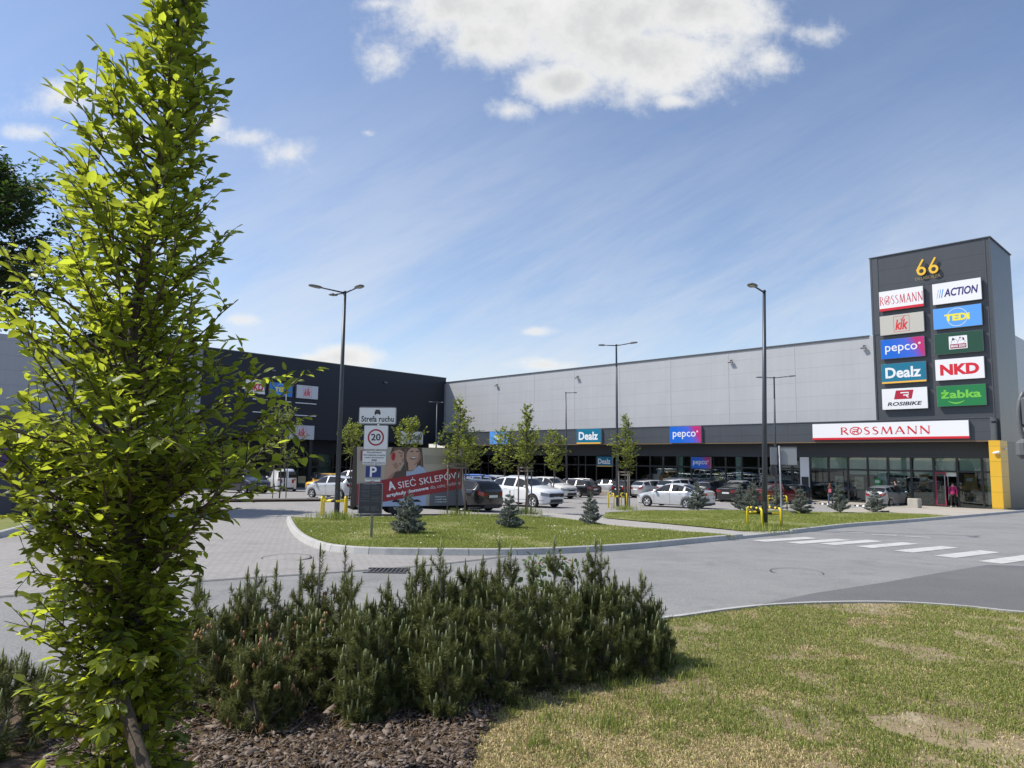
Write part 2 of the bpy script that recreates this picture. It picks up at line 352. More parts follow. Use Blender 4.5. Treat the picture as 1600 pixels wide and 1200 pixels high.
def sheet(name, pts, off, m, label, cat, kind='structure'):
    """filled ground polygon lying off metres above the falling site"""
    bm = bmesh.new(); vs = [bm.verts.new((p[0], p[1], gz(p[0], p[1]) + off)) for p in pts]
    es = [bm.edges.new((vs[i], vs[(i + 1) % len(vs)])) for i in range(len(vs))]
    bmesh.ops.triangle_fill(bm, use_beauty=True, edges=es, normal=(0, 0, 1)); bmesh.ops.recalc_face_normals(bm, faces=bm.faces)
    for f in bm.faces:
        if f.normal.z < 0: f.normal_flip()
    me = bpy.data.meshes.new(name); bm.to_mesh(me); bm.free(); me.materials.append(m)
    return tag(link(name, me), label, cat, kind=kind)
def offset_line(pts, d):                                        # ground polyline moved d metres to its left
    P = [Vector((p[0], p[1])) for p in pts]; out = []
    for i, p in enumerate(P):
        t = (P[min(i + 1, len(P) - 1)] - P[max(i - 1, 0)]).normalized(); out.append(p + Vector((-t.y, t.x)) * d)
    return out
def GP(l, off=0.0): return [G(a, b, off) for a, b in l]
def smooth_line(pts, n=6):                                      # Catmull-Rom
    P = [Vector((p[0], p[1])) for p in pts]; out = []
    for i in range(len(P) - 1):
        a, b, c, d = P[max(i - 1, 0)], P[i], P[i + 1], P[min(i + 2, len(P) - 1)]
        for k in range(n):
            t = k / n; out.append(.5 * ((2 * b) + (c - a) * t + (2 * a - 5 * b + 4 * c - d) * t * t + (3 * b - a - 3 * c + d) * t ** 3))
    return out + [P[-1]]
def kerb(name, pts, w, h, m, label, side=1, seg=1.0, gap=.012, h0=-.1):
    """row of kerb stones along a ground polyline; side=1: stones lie to the left of the line"""
    mb = MB(); P = [Vector((p[0], p[1])) for p in pts]; acc = [0]
    for i in range(1, len(P)): acc.append(acc[-1] + (P[i] - P[i - 1]).length)
    def at(sv):
        for i in range(1, len(P)):
            if sv <= acc[i] or i == len(P) - 1:
                t = (sv - acc[i - 1]) / max(acc[i] - acc[i - 1], 1e-6); p = P[i - 1].lerp(P[i], t)
                d = (P[min(i + 1, len(P) - 1)] - P[max(i - 2, 0)]).normalized(); return p, Vector((-d.y, d.x)) * side
    sv = 0
    while sv < acc[-1] - .05:
        e = min(sv + seg, acc[-1]); k = 3; vs = []
        for j in range(k + 1):
            p, q = at(sv + gap / 2 + (e - sv - gap) * j / k); c = min(.025, h * .3); jit = 0
            for (a, b) in ((-.0, h0), (.0, .0), (h * .30, h - c * .6), (h * .30 + c, h), (max(w, h * .3 + c + .03), h), (max(w, h * .3 + c + .03), h0)):
                r = p + q * a; vs.append((r.x, r.y, gz(r.x, r.y) + b))
        fs = [(j * 6 + i, j * 6 + i + 1, (j + 1) * 6 + i + 1, (j + 1) * 6 + i) for j in range(k) for i in range(5)] + [(0, 1, 2, 3, 4, 5), tuple(k * 6 + i for i in range(6))]
        mb.add(vs, fs); sv = e
    o = mb.build(name, m, fixn=True); return tag(o, label, 'kerb', kind='structure')
# ---------------------------------------------------------------- wall frames
def hdir(px, py):
    d = ray(px, py); d.z = 0; return d.normalized()
UR = hdir(-276, 704.5); VL = hdir(1770, 729)
AR = R(1367, 600, 54.3 * .9918); AR.z = 0
NR = Vector((-UR.y, UR.x, 0)); NR = NR if NR.y < 0 else -NR
def wallM(org, X):
    Y = Vector((0, 0, 1)).cross(X); m = Matrix.Identity(4)
    for i in range(3): m[i][0], m[i][1], m[i][2], m[i][3] = X[i], Y[i], (0, 0, 1)[i], org[i]
    return m
WR = wallM(AR, -UR)
def onwall(W, px, py, o=0.0):
    nrm = -Vector((W[0][1], W[1][1], 0)); org = Vector((W[0][3], W[1][3], 0)) + nrm * o
    d = ray(px, py); t = (org.x * nrm.x + org.y * nrm.y) / (d.x * nrm.x + d.y * nrm.y)
    P = Vector((d.x * t, d.y * t, EYE + d.z * t)); return (P - org).dot(Vector((W[0][0], W[1][0], 0))), P.z
def TR(px, py, o=0.0): return onwall(WR, px, py, o)
JT = TR(697, 598)[0]
J = AR + (-UR) * JT
WL = wallM(J, VL)
def TL(px, py, o=0.0): return onwall(WL, px, py, o)

# ---------------------------------------------------------------- ground
ASPH = ground_mat('asphalt_worn', (.24, .238, .232), (.275, .272, .262), (.205, .203, .2), .6, 38., .34, .88, .8, 120., stain=(.195, .192, .187))
ASPH2 = ground_mat('asphalt_patch', (.135, .136, .137), (.155, .155, .155), None, .8, 38., .30, .85, .8, 120., stain=(.18, .178, .175))
PAVE = ground_mat('block_paving', (.30, .285, .27), (.35, .335, .32), (.27, .255, .24), .35, 60., .08, .9, .3, 150., brick=(.2, .1, .74, .5), stain=(.26, .25, .235))
PAVE2 = ground_mat('paving_slabs', (.38, .345, .29), (.42, .385, .33), None, .4, 60., .08, .9, .3, 150., brick=(.5, .5, .85, .8))
CONC = ground_mat('concrete_kerb', (.40, .395, .375), (.46, .45, .43), (.33, .325, .31), 1.2, 70., .12, .9, .4, 150.)
PATHM = ground_mat('footpath_concrete', (.35, .33, .30), (.39, .37, .34), None, .7, 80., .08, .9, .4, 150., brick=(.2, .1, .85, .3))
SOIL = ground_mat('dry_turf', (.32, .255, .155), (.20, .15, .085), (.40, .33, .225), .9, 40., .35, .95, .9, 60.)
TURF = ground_mat('island_turf', (.16, .185, .05), (.22, .22, .07), (.30, .26, .14), .45, 18., .35, .95, .9, 40.)
MULCH = ground_mat('mulch_soil', (.07, .045, .028), (.11, .075, .05), (.17, .12, .08), 3., 60., .4, .95, 1., 60.)
WPAINT = ground_mat('road_paint', (.47, .465, .44), (.56, .55, .525), (.33, .325, .315), 2.5, 120., .12, .8, .3, 200.)

S_ = 320
sheet('ground', [(-S_, -60), (S_, -60), (S_, S_), (-S_, S_)], 0.0, PAVE, 'pale block paving of the car park and entrance drive, falling away to the shops', 'paving')
edge = GP([(-700, 989), (0, 933), (300, 909.5), (581, 891), (706, 880), (792, 869.5)])
isl_front = [(447, 813), (450, 822), (456, 833), (466, 843), (482, 852), (507, 860), (545, 864.5), (600, 867), (700, 868), (800, 868), (900, 864.5), (1000, 858), (1080, 850), (1163, 842)]
isl_line = GP(isl_front)
right_kerb = GP([(1240, 834), (1275, 830), (1330, 823.5), (1400, 818), (1500, 809.5), (1600, 800.5)])
rk_dir = (right_kerb[-1] - right_kerb[-2]).normalized()
near_px = [(-420, 1170), (0, 1086), (300, 1049), (600, 1013), (850, 988), (1040, 969), (1120, 957.5), (1200, 949), (1300, 944.8), (1400, 945), (1500, 951), (1600, 961.5)]
near = GP(near_px); nd_ = (near[-1] - near[-2]).normalized()
near_ext = [near[-1] + Vector((1.2, -.45, 0)), near[-1] + Vector((2.6, -1.3, 0)), near[-1] + Vector((5, -4, 0)), near[-1] + Vector((7, -9, 0))]
near_s = smooth_line([(p.x, p.y) for p in near] + [(p.x, p.y) for p in near_ext], 6)
road_pts = list(edge) + [p for p in isl_line if p.x > edge[-1].x + .15] + right_kerb + [right_kerb[-1] + rk_dir * 60, Vector((90, -30, 0)), Vector((16, -30, 0))] + [Vector((p[0], p[1], 0)) for p in reversed(near_s)] + [near[0] + Vector((-20, -3, 0))]
sheet('road', road_pts, .004, ASPH, 'worn light grey asphalt road curving between the lawns', 'road')
patch = GP([(1120, 957.3), (1198, 943), (1275, 927), (1380, 911), (1471, 895), (1544, 883), (1600, 885)])
sheet('road_patch', patch + [patch[-1] + Vector((12, 2, 0)), Vector((24, 1, 0)), near_ext[2], near_ext[1], near_ext[0]] + [near[i] for i in (11, 10, 9, 8, 7)], .008, ASPH2, 'darker newer asphalt patch along the near kerb', 'road patch')
e2 = smooth_line([(p.x, p.y) for p in edge], 4)
mb = MB()
for a, b in zip(e2[:-1], e2[1:]):
    q = Vector((-(b - a).y, (b - a).x)).normalized() * .07
    mb.add([(p.x, p.y, gz(p.x, p.y) + .009) for p in (a - q, b - q, b + q, a + q)], [(0, 1, 2, 3)])
tag(mb.build('road_edging', mat('edging_dark', (.12, .12, .12), .9, var=.2, vscale=3)), 'dark flush edging line between asphalt road and block paving', 'edging', kind='structure')
# crossing stripes
c0 = G(1516, 866.5); c1 = G(1451, 859.8); step = (c1 - c0).length
cdir = (c1 - c0); cdir.z = 0; cdir.normalize()
sdir2 = (G(1433, 855.4) - G(1367, 859)); sdir2.z = 0; slen = 2.75
sd = (G(1447, 862.5) - G(1404, 866.5)); sd = (G(1560, 860.3) - G(1470, 871)); sd.z = 0; sd.normalize()
stripes = MB(); mids = [(1316, 844), (1269, 844)]
tops = [(1228, 843.2), (1281, 846.2), (1332, 848.0), (1388, 852.2), (1449, 858.6), (1513, 866.2), (1583, 874.5), (1660, 885)]
for mx_, my_ in tops:
    c = G(mx_, my_); q = cdir * .24; l = sd * 1.28
    stripes.add([(p.x, p.y, gz(p.x, p.y) + .012) for p in (c - q - l, c + q - l, c + q + l, c - q + l)], [(0, 1, 2, 3)])
for a, b in (((1313, 832.3), (1352, 833.4)), ((1362, 835.6), (1401, 837.2)), ((1415, 838.3), (1455, 840.4))):
    a, b = G(*a), G(*b); q = Vector((-(b - a).y, (b - a).x, 0)).normalized() * .11
    stripes.add([(p.x, p.y, gz(p.x, p.y) + .012) for p in (a - q, b - q, b + q, a + q)], [(0, 3, 2, 1)])
tag(stripes.build('crosswalk_markings', WPAINT, fixn=True), 'worn white zebra crossing stripes and short dashes on the asphalt', 'road marking', kind='structure')
for px, py, r, lab in ((1245, 895, .42, 'round asphalt-filled manhole cover in the road near the crossing'), (448, 872, .42, 'round pale manhole cover in the block paving left of the grass island')):
    c = G(px, py); m_ = MB(); M_ = Matrix.Translation((c.x, c.y, gz(c.x, c.y))) @ Matrix.Rotation(GK, 4, 'X') @ Matrix.Rotation(-.0, 4, 'Y')
    m_.lathe([(r, .004), (r, .016), (r - .035, .016), (r - .035, .012), (r - .05, .012), (r - .05, .015), (0, .016)], 32)
    tag(m_.build('manhole_cover', [ASPH if px > 900 else PAVE], M=M_), lab, 'manhole cover')
    m2 = MB(); m2.lathe([(r + .03, .005), (r + .03, .013), (r + .001, .013), (r + .001, .005)], 32); m2.build('rim', mat('iron_dark', (.05, .05, .05), .7), bpy.data.objects[-1] if False else [o for o in COL.objects if o.name.startswith('manhole_cover')][-1])
c = G(606, 893); m_ = MB()
for k in range(9): m_.box(-.3 + k * .07, -.265 + k * .07, -.2, .2, .008, .022)
m_.box(-.36, .33, -.26, -.2, .008, .024); m_.box(-.36, .33, .2, .26, .008, .024)
tag(m_.build('drain_grate', mat('iron_dark', (.05, .05, .05), .7), M=Matrix.Translation((c.x, c.y, gz(c.x, c.y)))), 'slotted dark iron drain grate at the road edge', 'drain')

# kerbs
kerb('island_kerb', smooth_line([(p.x, p.y) for p in isl_line], 5), .14, .135, CONC, 'pale concrete kerb stones round the large grass island', 1)
kerb('right_kerb', smooth_line([(p.x, p.y) for p in right_kerb + [right_kerb[-1] + rk_dir * 25]], 5), .14, .13, CONC, 'concrete kerb of the grass strip and shop pavement', 1)
kerb('path_kerb', [(isl_line[-1].x, isl_line[-1].y), (right_kerb[0].x, right_kerb[0].y)], .14, .09, CONC, 'lowered kerb stones where the footpath meets the crossing', 1)
kerb('lawn_kerb', near_s, .10, .055, CONC, 'thin pale concrete edging along the near lawn', -1)
# island turf
ih = .115
path_up = [(842, 800.5), (900, 805), (942, 809.5), (1040, 818.5), (1100, 824), (1160, 829.8), (1236, 831.6)]
path_lo = [(1150, 838.5), (1100, 832.3), (1040, 827.8), (944, 819.5), (900, 813.5), (846, 807.5)]
inner = [(452, 812.5), (455, 822), (461, 832), (471, 841.2), (487, 850), (511, 857), (548, 861.4), (602, 863.8), (700, 864.8), (800, 864.8), (900, 861.2), (1000, 854.8), (1080, 847.2), (1150, 840.2)]
isl_s = smooth_line([(p.x, p.y) for p in isl_line], 5); pend = G(1140, 840, ih)
ISL_POLY = [p for p in offset_line(isl_s, .15) if p.x < pend.x] + GP(path_lo + [(800, 803.5), (700, 805.5), (600, 808), (520, 809.5)], ih)
sheet('island_turf', ISL_POLY, ih, TURF, 'mown green turf of the large kerbed island', 'turf')
rturf = [(942, 808.5), (946, 801.5), (1000, 798.2), (1120, 797), (1280, 800), (1380, 801.5), (1440, 803.5), (1490, 806.0), None, (1160, 828.8), (1100, 823), (1040, 817.5)]
ki_ = rturf.index(None); rk_in = [p for p in offset_line(smooth_line([(p.x, p.y) for p in right_kerb], 4), .15) if p.x < G(1485, 808, ih).x]
VERGE_POLY = GP(rturf[:ki_], ih) + list(reversed(rk_in)) + GP(rturf[ki_ + 1:], ih)
sheet('verge_turf', VERGE_POLY, ih, TURF, 'green turf strip between footpath and parked cars', 'turf')
fe = offset_line([(isl_line[-1].x, isl_line[-1].y), (right_kerb[0].x, right_kerb[0].y)], .15)
sheet('footpath', GP(path_up[:-1], ih - .03) + [fe[1], fe[0]] + GP(path_lo, ih - .03), ih - .03, PATHM, 'pale narrow footpath running between the two turf islands', 'path')
# turf edge at left
lk = GP([(-160, 872), (0, 841), (58, 824), (110, 812)])
kerb('drive_kerb', [(p.x, p.y) for p in lk], .14, .13, CONC, 'concrete kerb on the left of the paved drive', 1)
sheet('left_turf', offset_line([(p.x, p.y) for p in lk], .15) + GP([(60, 806), (-200, 815)], .1), .1, TURF, 'strip of shaded turf left of the paved drive', 'turf')
md = GP([(330, 779.5), (500, 779), (520, 782), (330, 783.5)])
kerb('median_kerb', [(p.x, p.y) for p in (md[3], md[2], md[1])], .15, .14, CONC, 'kerb of the planted median in front of the dark shop', 1)
sheet('median_bed', GP([(325, 779), (505, 778.5), (517, 780.5), (328, 782)], .1), .1, MULCH, 'narrow mulched median strip with staked tree', 'planting bed')
# pavement in front of the shops, level with the shop floor
FLOOR = -1.40
pv = MB(); pv.box(-52, 9.2, -4.1, .3, -2.7, FLOOR - .02)
rk_all = offset_line(smooth_line([(p.x, p.y) for p in right_kerb + [right_kerb[-1] + rk_dir * 25]], 5), .145); x0_, x1_ = G(1488, 808, .1).x, G(1600, 799.2, .1).x + 1.2
pa = GP([(1346, 792.5), (1420, 792.5), (1560, 795.5)], .1) + [p for p in reversed(rk_all) if x0_ < p.x < x1_] + GP([(1440, 804.8), (1360, 801.5), (1290, 800.2)], .1)
sheet('shop_pavement', pa, .105, PAVE2, 'beige slab pavement in front of the drugstore entrance', 'pavement')
WRg = WR.copy()
pvo = MB(); pvo.box(-52, 8.6, -2.6, -.06, -2.7, FLOOR); tag(pvo.build('shop_step', PAVE2, M=WR), 'low beige paved terrace running along the shop windows', 'pavement', kind='structure')
# near lawn and mulch
lawn_poly = [(p.x, p.y) for p in near_s]
sheet('lawn', [(p[0] - 0 * .1, p[1] - .07) for p in lawn_poly] + [(14, -14), (-14, -14), (-14, near[0].y - .1)], .03, SOIL, 'patchy dry lawn in the foreground', 'lawn')
mul = GP([(-300, 1130), (300, 1062), (640, 1020), (900, 1000), (1015, 1000), (1020, 1030), (960, 1052), (880, 1075), (795, 1112), (752, 1160), (742, 1230)]) + [Vector((-.05, 2.2, 0)), Vector((-6, 2.2, 0))]
qj = random.Random(5); ms_ = smooth_line([(p.x, p.y) for p in mul] , 8); mul = [Vector((p.x + qj.gauss(0, .028), p.y + qj.gauss(0, .028), 0)) for p in ms_]
sheet('mulch_bed', mul, .045, MULCH, 'dark bark mulch bed under the pine hedge', 'planting bed')

# ---------------------------------------------------------------- building materials
GREY = panel_mat('cladding_light_grey', (.43, .437, .447), .42, 1.17, .1, .78, .055)
GREYB = panel_mat('cladding_blue_grey', (.36, .375, .40), .5, 1.17, .1, .75, .04)
DARK = panel_mat('cladding_anthracite', (.042, .047, .055), .42, 1.17, .1, .7, .06)
DARKL = panel_mat('cladding_navy', (.018, .023, .034), .45, 1.17, .1, .75, .05, spec=.3)
TOWM = panel_mat('cladding_graphite', (.062, .068, .076), .38, 1.17, .1, .62, .05)
FASC = panel_mat('canopy_cassette', (.062, .07, .08), .4, .74, 1.33 - 1.48 + .1, .55, .07, vstep=2.0)
JOINT = mat('joint_strip', (.425, .432, .442), .45); COPE = mat('coping_dark', (.07, .075, .085), .4)
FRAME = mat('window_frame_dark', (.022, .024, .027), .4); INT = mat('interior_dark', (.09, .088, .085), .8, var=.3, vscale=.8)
GLS = glass_mat('shop_glass', (.88, .96, .93), .86); BLIND = mat('blind_pale', (.70, .76, .70), .7, var=.08, vscale=2); COLM = mat('column_pale', (.78, .84, .80), .6)
YEL = panel_mat('panel_yellow', (.72, .42, .03), .4, 1.0, .2, .6, .05); WHITE = mat('white_paint', (.78, .78, .78), .4); SOFF = mat('soffit_brown', (.30, .20, .10), .6)
STEEL = mat('brushed_steel', (.55, .56, .57), .3, metal=1.0); RED = mat('sign_red', (.62, .015, .03), .35)

# ---------------------------------------------------------------- right-hand shop building
ZR, ZC0, ZC1 = 11.28, 3.19, 4.68
zg1 = TR(1300, 714.5)[1]; zgm = TR(1300, 733.3)[1]
RB = empty('retail_building', WR, 'long retail hall with light grey cladding above a dark canopy and glazed shopfronts', 'building')
m = MB(); m.box(JT, -.02, 0, 45, ZC0, ZR); m.box(0, 7.86, 6.2, 45, ZC0, ZR); m.build('wall', GREY, RB)
m = MB()
for k in range(0, 9): m.box(-6.02 * k - .20 - .06, -6.02 * k - .20 + .06, -.012, -.002, ZC0 + 1.4, ZR - .02) if k else None
m.box(-.26, .02, -.05, -.002, ZC0 + 1.2, ZR + .05); m.build_each('joint_strip', JOINT, RB)
m = MB(); m.box(JT, -.27, -.08, .25, ZR, ZR + .12); m.build('coping', COPE, RB)
m = MB(); m.box(JT + 1.5, 7.74, -2.0, -.005, ZC0, ZC1); m.build('canopy', FASC, RB)
m = MB(); m.box(JT + 1.5, 7.76, -2.04, -.005, ZC1, ZC1 + .06); m.build('canopy_capping', COPE, RB)
m = MB(); m.box(JT + 1.5, 7.72, -1.98, -1.86, ZC0 - .07, ZC0 - .002); m.build('canopy_trim', SOFF, RB)
m = MB()
for px in (936, 1024, 1062, 1115, 1180, 1255, 1278, 1340, 1430, 1527):
    t = TR(px, 692, 1.5)[0]; m.box(t - .3, t + .3, -1.6, -1.3, ZC0 - .05, ZC0 - .004)
m.build_each('soffit_light', mat('lamp_plate', (.6, .58, .53), .5), RB)
m = MB(); m.box(JT, 7.3, 0.0, .3, zg1, ZC0 - .003); m.build('header', DARK, RB)
m = MB(); m.box(JT, 7.3, .02, .3, -3.2, FLOOR); m.build('plinth', mat('plinth_dark', (.05, .05, .052), .7), RB)
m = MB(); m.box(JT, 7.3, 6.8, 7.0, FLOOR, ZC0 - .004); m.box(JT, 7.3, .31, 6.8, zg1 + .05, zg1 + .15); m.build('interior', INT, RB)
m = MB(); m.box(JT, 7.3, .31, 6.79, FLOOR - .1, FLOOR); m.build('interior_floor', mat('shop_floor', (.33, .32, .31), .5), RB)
m = MB(); m.box(7.32, 7.88, 0.0, 45, -3.2, ZC0 - .003); m.build('side_wall', DARK, RB)
f0, f1 = TR(1547.3, 740, 2.0)[0], TR(1565.2, 740, 2.0)[0]
m = MB(); m.box(f0, f1, -2.0, -.0, FLOOR + .15, ZC0 - .004); m.build('yellow_fin', YEL, RB)
m = MB(); m.box(f0 + .02, f1 - .02, -1.97, -.01, -2.6, FLOOR + .148); m.build('fin_base', mat('plinth_dark', (.05, .05, .052), .7), RB)
mull = [TR(x, 740)[0] for x in (751, 763, 776, 790, 812, 831, 851, 868, 886, 904, 915, 932, 957, 978, 994.5, 1016, 1036, 1058, 1080, 1111, 1134, 1159, 1186, 1212, 1238, 1250, 1265.5, 1294.5, 1325, 1356, 1388, 1424, 1459, 1496, 1535)] + [7.28]
mull = [JT + .6 + i * (mull[0] - JT - .6) / 5 for i in range(5)] + mull
m = MB()
for t in mull: m.box(t - .06, t + .06, -.04, .1, FLOOR, zg1 - .001)
m.box(mull[0], 7.28, -.03, .09, zgm - .06, zgm + .06); m.box(mull[0], 7.28, -.03, .09, FLOOR + .001, FLOOR + .1); m.build('window_frame', FRAME, RB)
door_i = [i for i in range(len(mull) - 1) if abs(mull[i] - TR(1459, 740)[0]) < .01][0]
dk = mat('door_red_base', (.28, .03, .03), .5)
for i in range(len(mull) - 1):
    a, b = mull[i] + .061, mull[i + 1] - .061
    if b - a < .1: continue
    w = MB(); w.box(a, b, .03, .045, zgm + .061, zg1 - .002)
    if i != door_i: w.box(a, b, .03, .045, FLOOR + .101, zgm - .061)
    w.build('window', GLS, RB)
a, b = mull[door_i] + .07, mull[door_i + 1] - .07; mid = (a + b) / 2
d = MB(); dz0, dz1 = FLOOR + .02, zgm - .07
for x0, x1, z0, z1 in ((a, a + .09, dz0, dz1), (mid - .09, mid, dz0, dz1), (a + .09, mid - .09, dz0, dz0 + .12), (a + .09, mid - .09, dz1 - .1, dz1)): d.box(x0, x1, -.02, .04, z0, z1)
dr = d.build('door', mat('door_frame_red', (.30, .02, .05), .4), RB)
d = MB(); d.box(a + .09, mid - .09, .0, .012, dz0 + .12, dz1 - .1); d.build('door_pane', GLS, dr)
for t in (mid - .05, mid + .16): d = MB(); d.tube([(t, -.0, dz0 + .5), (t, -.10, dz0 + .5), (t, -.10, dz0 + .55), (t, -.10, dz1 - .3), (t, -.10, dz1 - .25), (t, 0, dz1 - .25)], .024, 8); d.build('door_handle', STEEL, dr)
# pale columns and blinds behind the glass
m = MB()
for x0, x1 in ((779, 789), (832, 848), (904, 913), (978, 985), (1060, 1067), (1150, 1158), (1371, 1385), (1542, 1547)):
    a, b = TR(x0, 740, -.25)[0], TR(x1, 740, -.25)[0]; m.box(a, b, .25, .6, FLOOR, zg1 - .01)
m.build_each('column', COLM, RB)
m = MB()
for x0, x1 in ((1266, 1294), (1297, 1323), (1327, 1370), (1390, 1422), (1427, 1457), (1462, 1494), (1499, 1533)):
    a, b = TR(x0, 725, -.13)[0], TR(x1, 725, -.13)[0]; m.box(a, b, .13, .15, zgm - (.35 if 1300 < x0 < 1470 else .05), zg1 - .02)
for x0, x1 in ((751, 763), (764, 776)): a, b = TR(x0, 740, -.13)[0], TR(x1, 740, -.13)[0]; m.box(a, b, .13, .15, FLOOR + .4, zgm - .1)
m.build_each('blind', BLIND, RB)
m = MB(); a, b = TR(1250.5, 740, .06)[0], TR(1264.5, 740, .06)[0]; m.box(a, b, -.07, -.045, FLOOR + .05, zg1 - .01); wp = m.build('white_panel', WHITE, RB)
m = MB(); zb0, zb1 = TR(1257, 761, .06)[1], TR(1257, 745, .06)[1]; m.box(a + .1, b - .06, -.10, -.072, zb0, zb1); m.build('notice_board', FRAME, wp)

# ---------------------------------------------------------------- sign tower
TW = empty('sign_tower', WR, 'tall graphite clad pylon tower carrying two columns of shop signs', 'tower')
ztop = 17.38
def depth_at(px, py, z):   # local inward depth where the sight line meets height z
    d_ = ray(px, py); s_ = (z - EYE) / d_.z; P = Vector((d_.x * s_, d_.y * s_, 0)); return (WR.inverted() @ P)
dback = depth_at(1586.7, 397.7, ztop)
m = MB(); m.box(0.0, 7.9, .03, dback.y, ZC0 + .001, ztop); m.build('wall', TOWM, TW)
m = MB(); m.box(-.02, .55, .0, .028, ZR + .1, ztop - .02); m.box(.03, .12, -.02, .028, ZC1 + .1, ztop); m.box(7.55, 7.62, -.0, .028, ZC1 + .1, ztop - .01); m.box(7.84, 7.93, -.01, .08, ZC0 + 1.55, ztop); m.build_each('corner_trim', COPE, TW)
m = MB(); m.box(-.06, 7.98, -.05, dback.y + .05, ztop, ztop + .07); m.build('coping', COPE, TW)

# ---------------------------------------------------------------- left-hand building
LB = empty('dark_retail_building', WL, 'near-black clad retail building with overhanging upper wall and grey far wing', 'building')
DT = TL(318, 545)[0]; ZL = 11.86; zl0 = TL(490, 687)[1]
m = MB(); m.box(DT, 0, 0, 40, zl0, ZL); m.build('wall', DARKL, LB)
m = MB(); m.box(DT, .02, -.06, .2, ZL, ZL + .1); m.build('coping', COPE, LB)
zg_top = TL(60, 528)[1]
m = MB(); m.box(-95, DT - .02, .0, 40, 3.2, zg_top); m.build('grey_wing', GREYB, LB)
m = MB()
for k in range(1, 6): m.box(DT - 6 * k - .06, DT - 6 * k + .06, -.012, -.002, 5.2, zg_top - .05)
m.build_each('joint_strip', JOINT, LB)
zc0, zc1 = TL(150, 690, 1.5)[1], TL(150, 652, 1.5)[1]
m = MB(); m.box(-95, DT - .1, -1.5, -.005, zc0, zc1); m.build('canopy', FASC, LB)
m = MB(); m.box(-95, 0, 3.0, 3.3, 1.9, zl0 - .003); m.build('header', DARKL, LB)
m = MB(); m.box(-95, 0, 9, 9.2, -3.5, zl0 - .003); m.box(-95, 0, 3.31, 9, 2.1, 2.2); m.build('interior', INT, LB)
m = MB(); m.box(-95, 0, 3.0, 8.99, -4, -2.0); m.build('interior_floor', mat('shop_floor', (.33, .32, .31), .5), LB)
m = MB(); lm = [TL(x, 720, -3.0)[0] for x in (372, 395, 420, 445, 466, 486, 497, 520, 541, 560, 600, 640, 675)]
for t in lm + [-80 + 2.4 * k for k in range(14)]: m.box(t - .06, t + .06, 2.95, 3.1, -3, 1.9)
m.box(-95, 0, 2.96, 3.09, .35, .45); m.build('window_frame', FRAME, LB)
for a, b in zip(lm[:-1], lm[1:]):
    w = MB(); w.box(a + .061, b - .061, 3.02, 3.035, -2.0, .349); w.box(a + .061, b - .061, 3.02, 3.035, .451, 1.898); w.build('window', GLS, LB)
m = MB()
for x0, x1 in ((497, 519), (521, 540)): a, b = TL(x0, 720, -3.2)[0], TL(x1, 720, -3.2)[0]; m.box(a, b, 3.2, 3.22, -1.2, 1.85)
m.build_each('blind', mat('blind_grey', (.33, .37, .37), .7, var=.1, vscale=2), LB)
m = MB()
for x in (484, 640, 372): t = TL(x, 700, -.4)[0]; m.box(t - .2, t + .2, .2, .6, -3, zl0 - .003)
m.build_each('column', mat('column_black', (.02, .02, .022), .5), LB)
m = MB(); m.box(-.25, -.06, -.06, -.002, zl0, ZR - .1); m.build('downpipe', mat('pipe_grey', (.25, .26, .28), .5), LB)
m = MB()
for x0, x1, y in ((395, 418, 624), (424, 455, 627), (462, 494.5, 630.3), (395, 418, 644), (424, 455, 647), (461, 494, 649.5)):
    a, b = TL(x0, y, .1)[0], TL(x1, y, .1)[0]; z = TL((x0 + x1) / 2, y, .1)[1]; m.box(a, b, -.1, -.002, z - .045, z + .045)
m.build_each('sign_rail', mat('rail_white', (.75, .76, .78), .4), LB)
# ---------------------------------------------------------------- shop signs
def cm(name, c, r=.35): return mat(name, c, r)
SW, SBLUE, SDEAL, SGRN, SDG = cm('sign_white', (.80, .80, .81)), cm('sign_blue', (.015, .20, .62)), cm('sign_teal', (.006, .165, .27)), cm('sign_green', (.012, .19, .055)), cm('sign_dark_green', (.012, .065, .035))
SKIK, SYEL, SORA, SNAVY, SLIME, SBLK, SGREYL = cm('sign_silver', (.52, .50, .44)), cm('sign_yellow', (.85, .75, .03)), cm('sign_orange', (.85, .47, .06)), cm('sign_navy', (.03, .02, .16)), cm('sign_lime', (.17, .55, .06)), cm('sign_black', (.02, .02, .025)), cm('sign_pale_grey', (.55, .57, .62))
SBLUE2 = cm('sign_light_blue', (.10, .34, .80))
def pepco_mat():
    m = bpy.data.materials.new('sign_gradient'); m.use_nodes = True; nt = m.node_tree; b = nt.nodes['Principled BSDF']; b.inputs['Roughness'].default_value = .35
    tc = nt.nodes.new('ShaderNodeTexCoord'); sp = nt.nodes.new('ShaderNodeSeparateXYZ'); nt.links.new(tc.outputs['Generated'], sp.inputs[0])
    ad = nt.nodes.new('ShaderNodeMath'); ad.operation = 'MULTIPLY_ADD'; nt.links.new(sp.outputs[2], ad.inputs[0]); ad.inputs[1].default_value = .25; nt.links.new(sp.outputs[0], ad.inputs[2])
    cr = nt.nodes.new('ShaderNodeValToRGB'); e = cr.color_ramp.elements; e[0].position = .40; e[0].color = (.004, .13, .60, 1); e[1].position = 1.0; e[1].color = (.50, .02, .16, 1)
    k = e.new(.78); k.color = (.05, .12, .62, 1); k = e.new(.95); k.color = (.24, .06, .36, 1)
    nt.links.new(ad.outputs[0], cr.inputs[0]); nt.links.new(cr.outputs[0], b.inputs['Base Color']); return m
PEP = pepco_mat()
CASE = mat('sign_casing', (.35, .36, .38), .4)
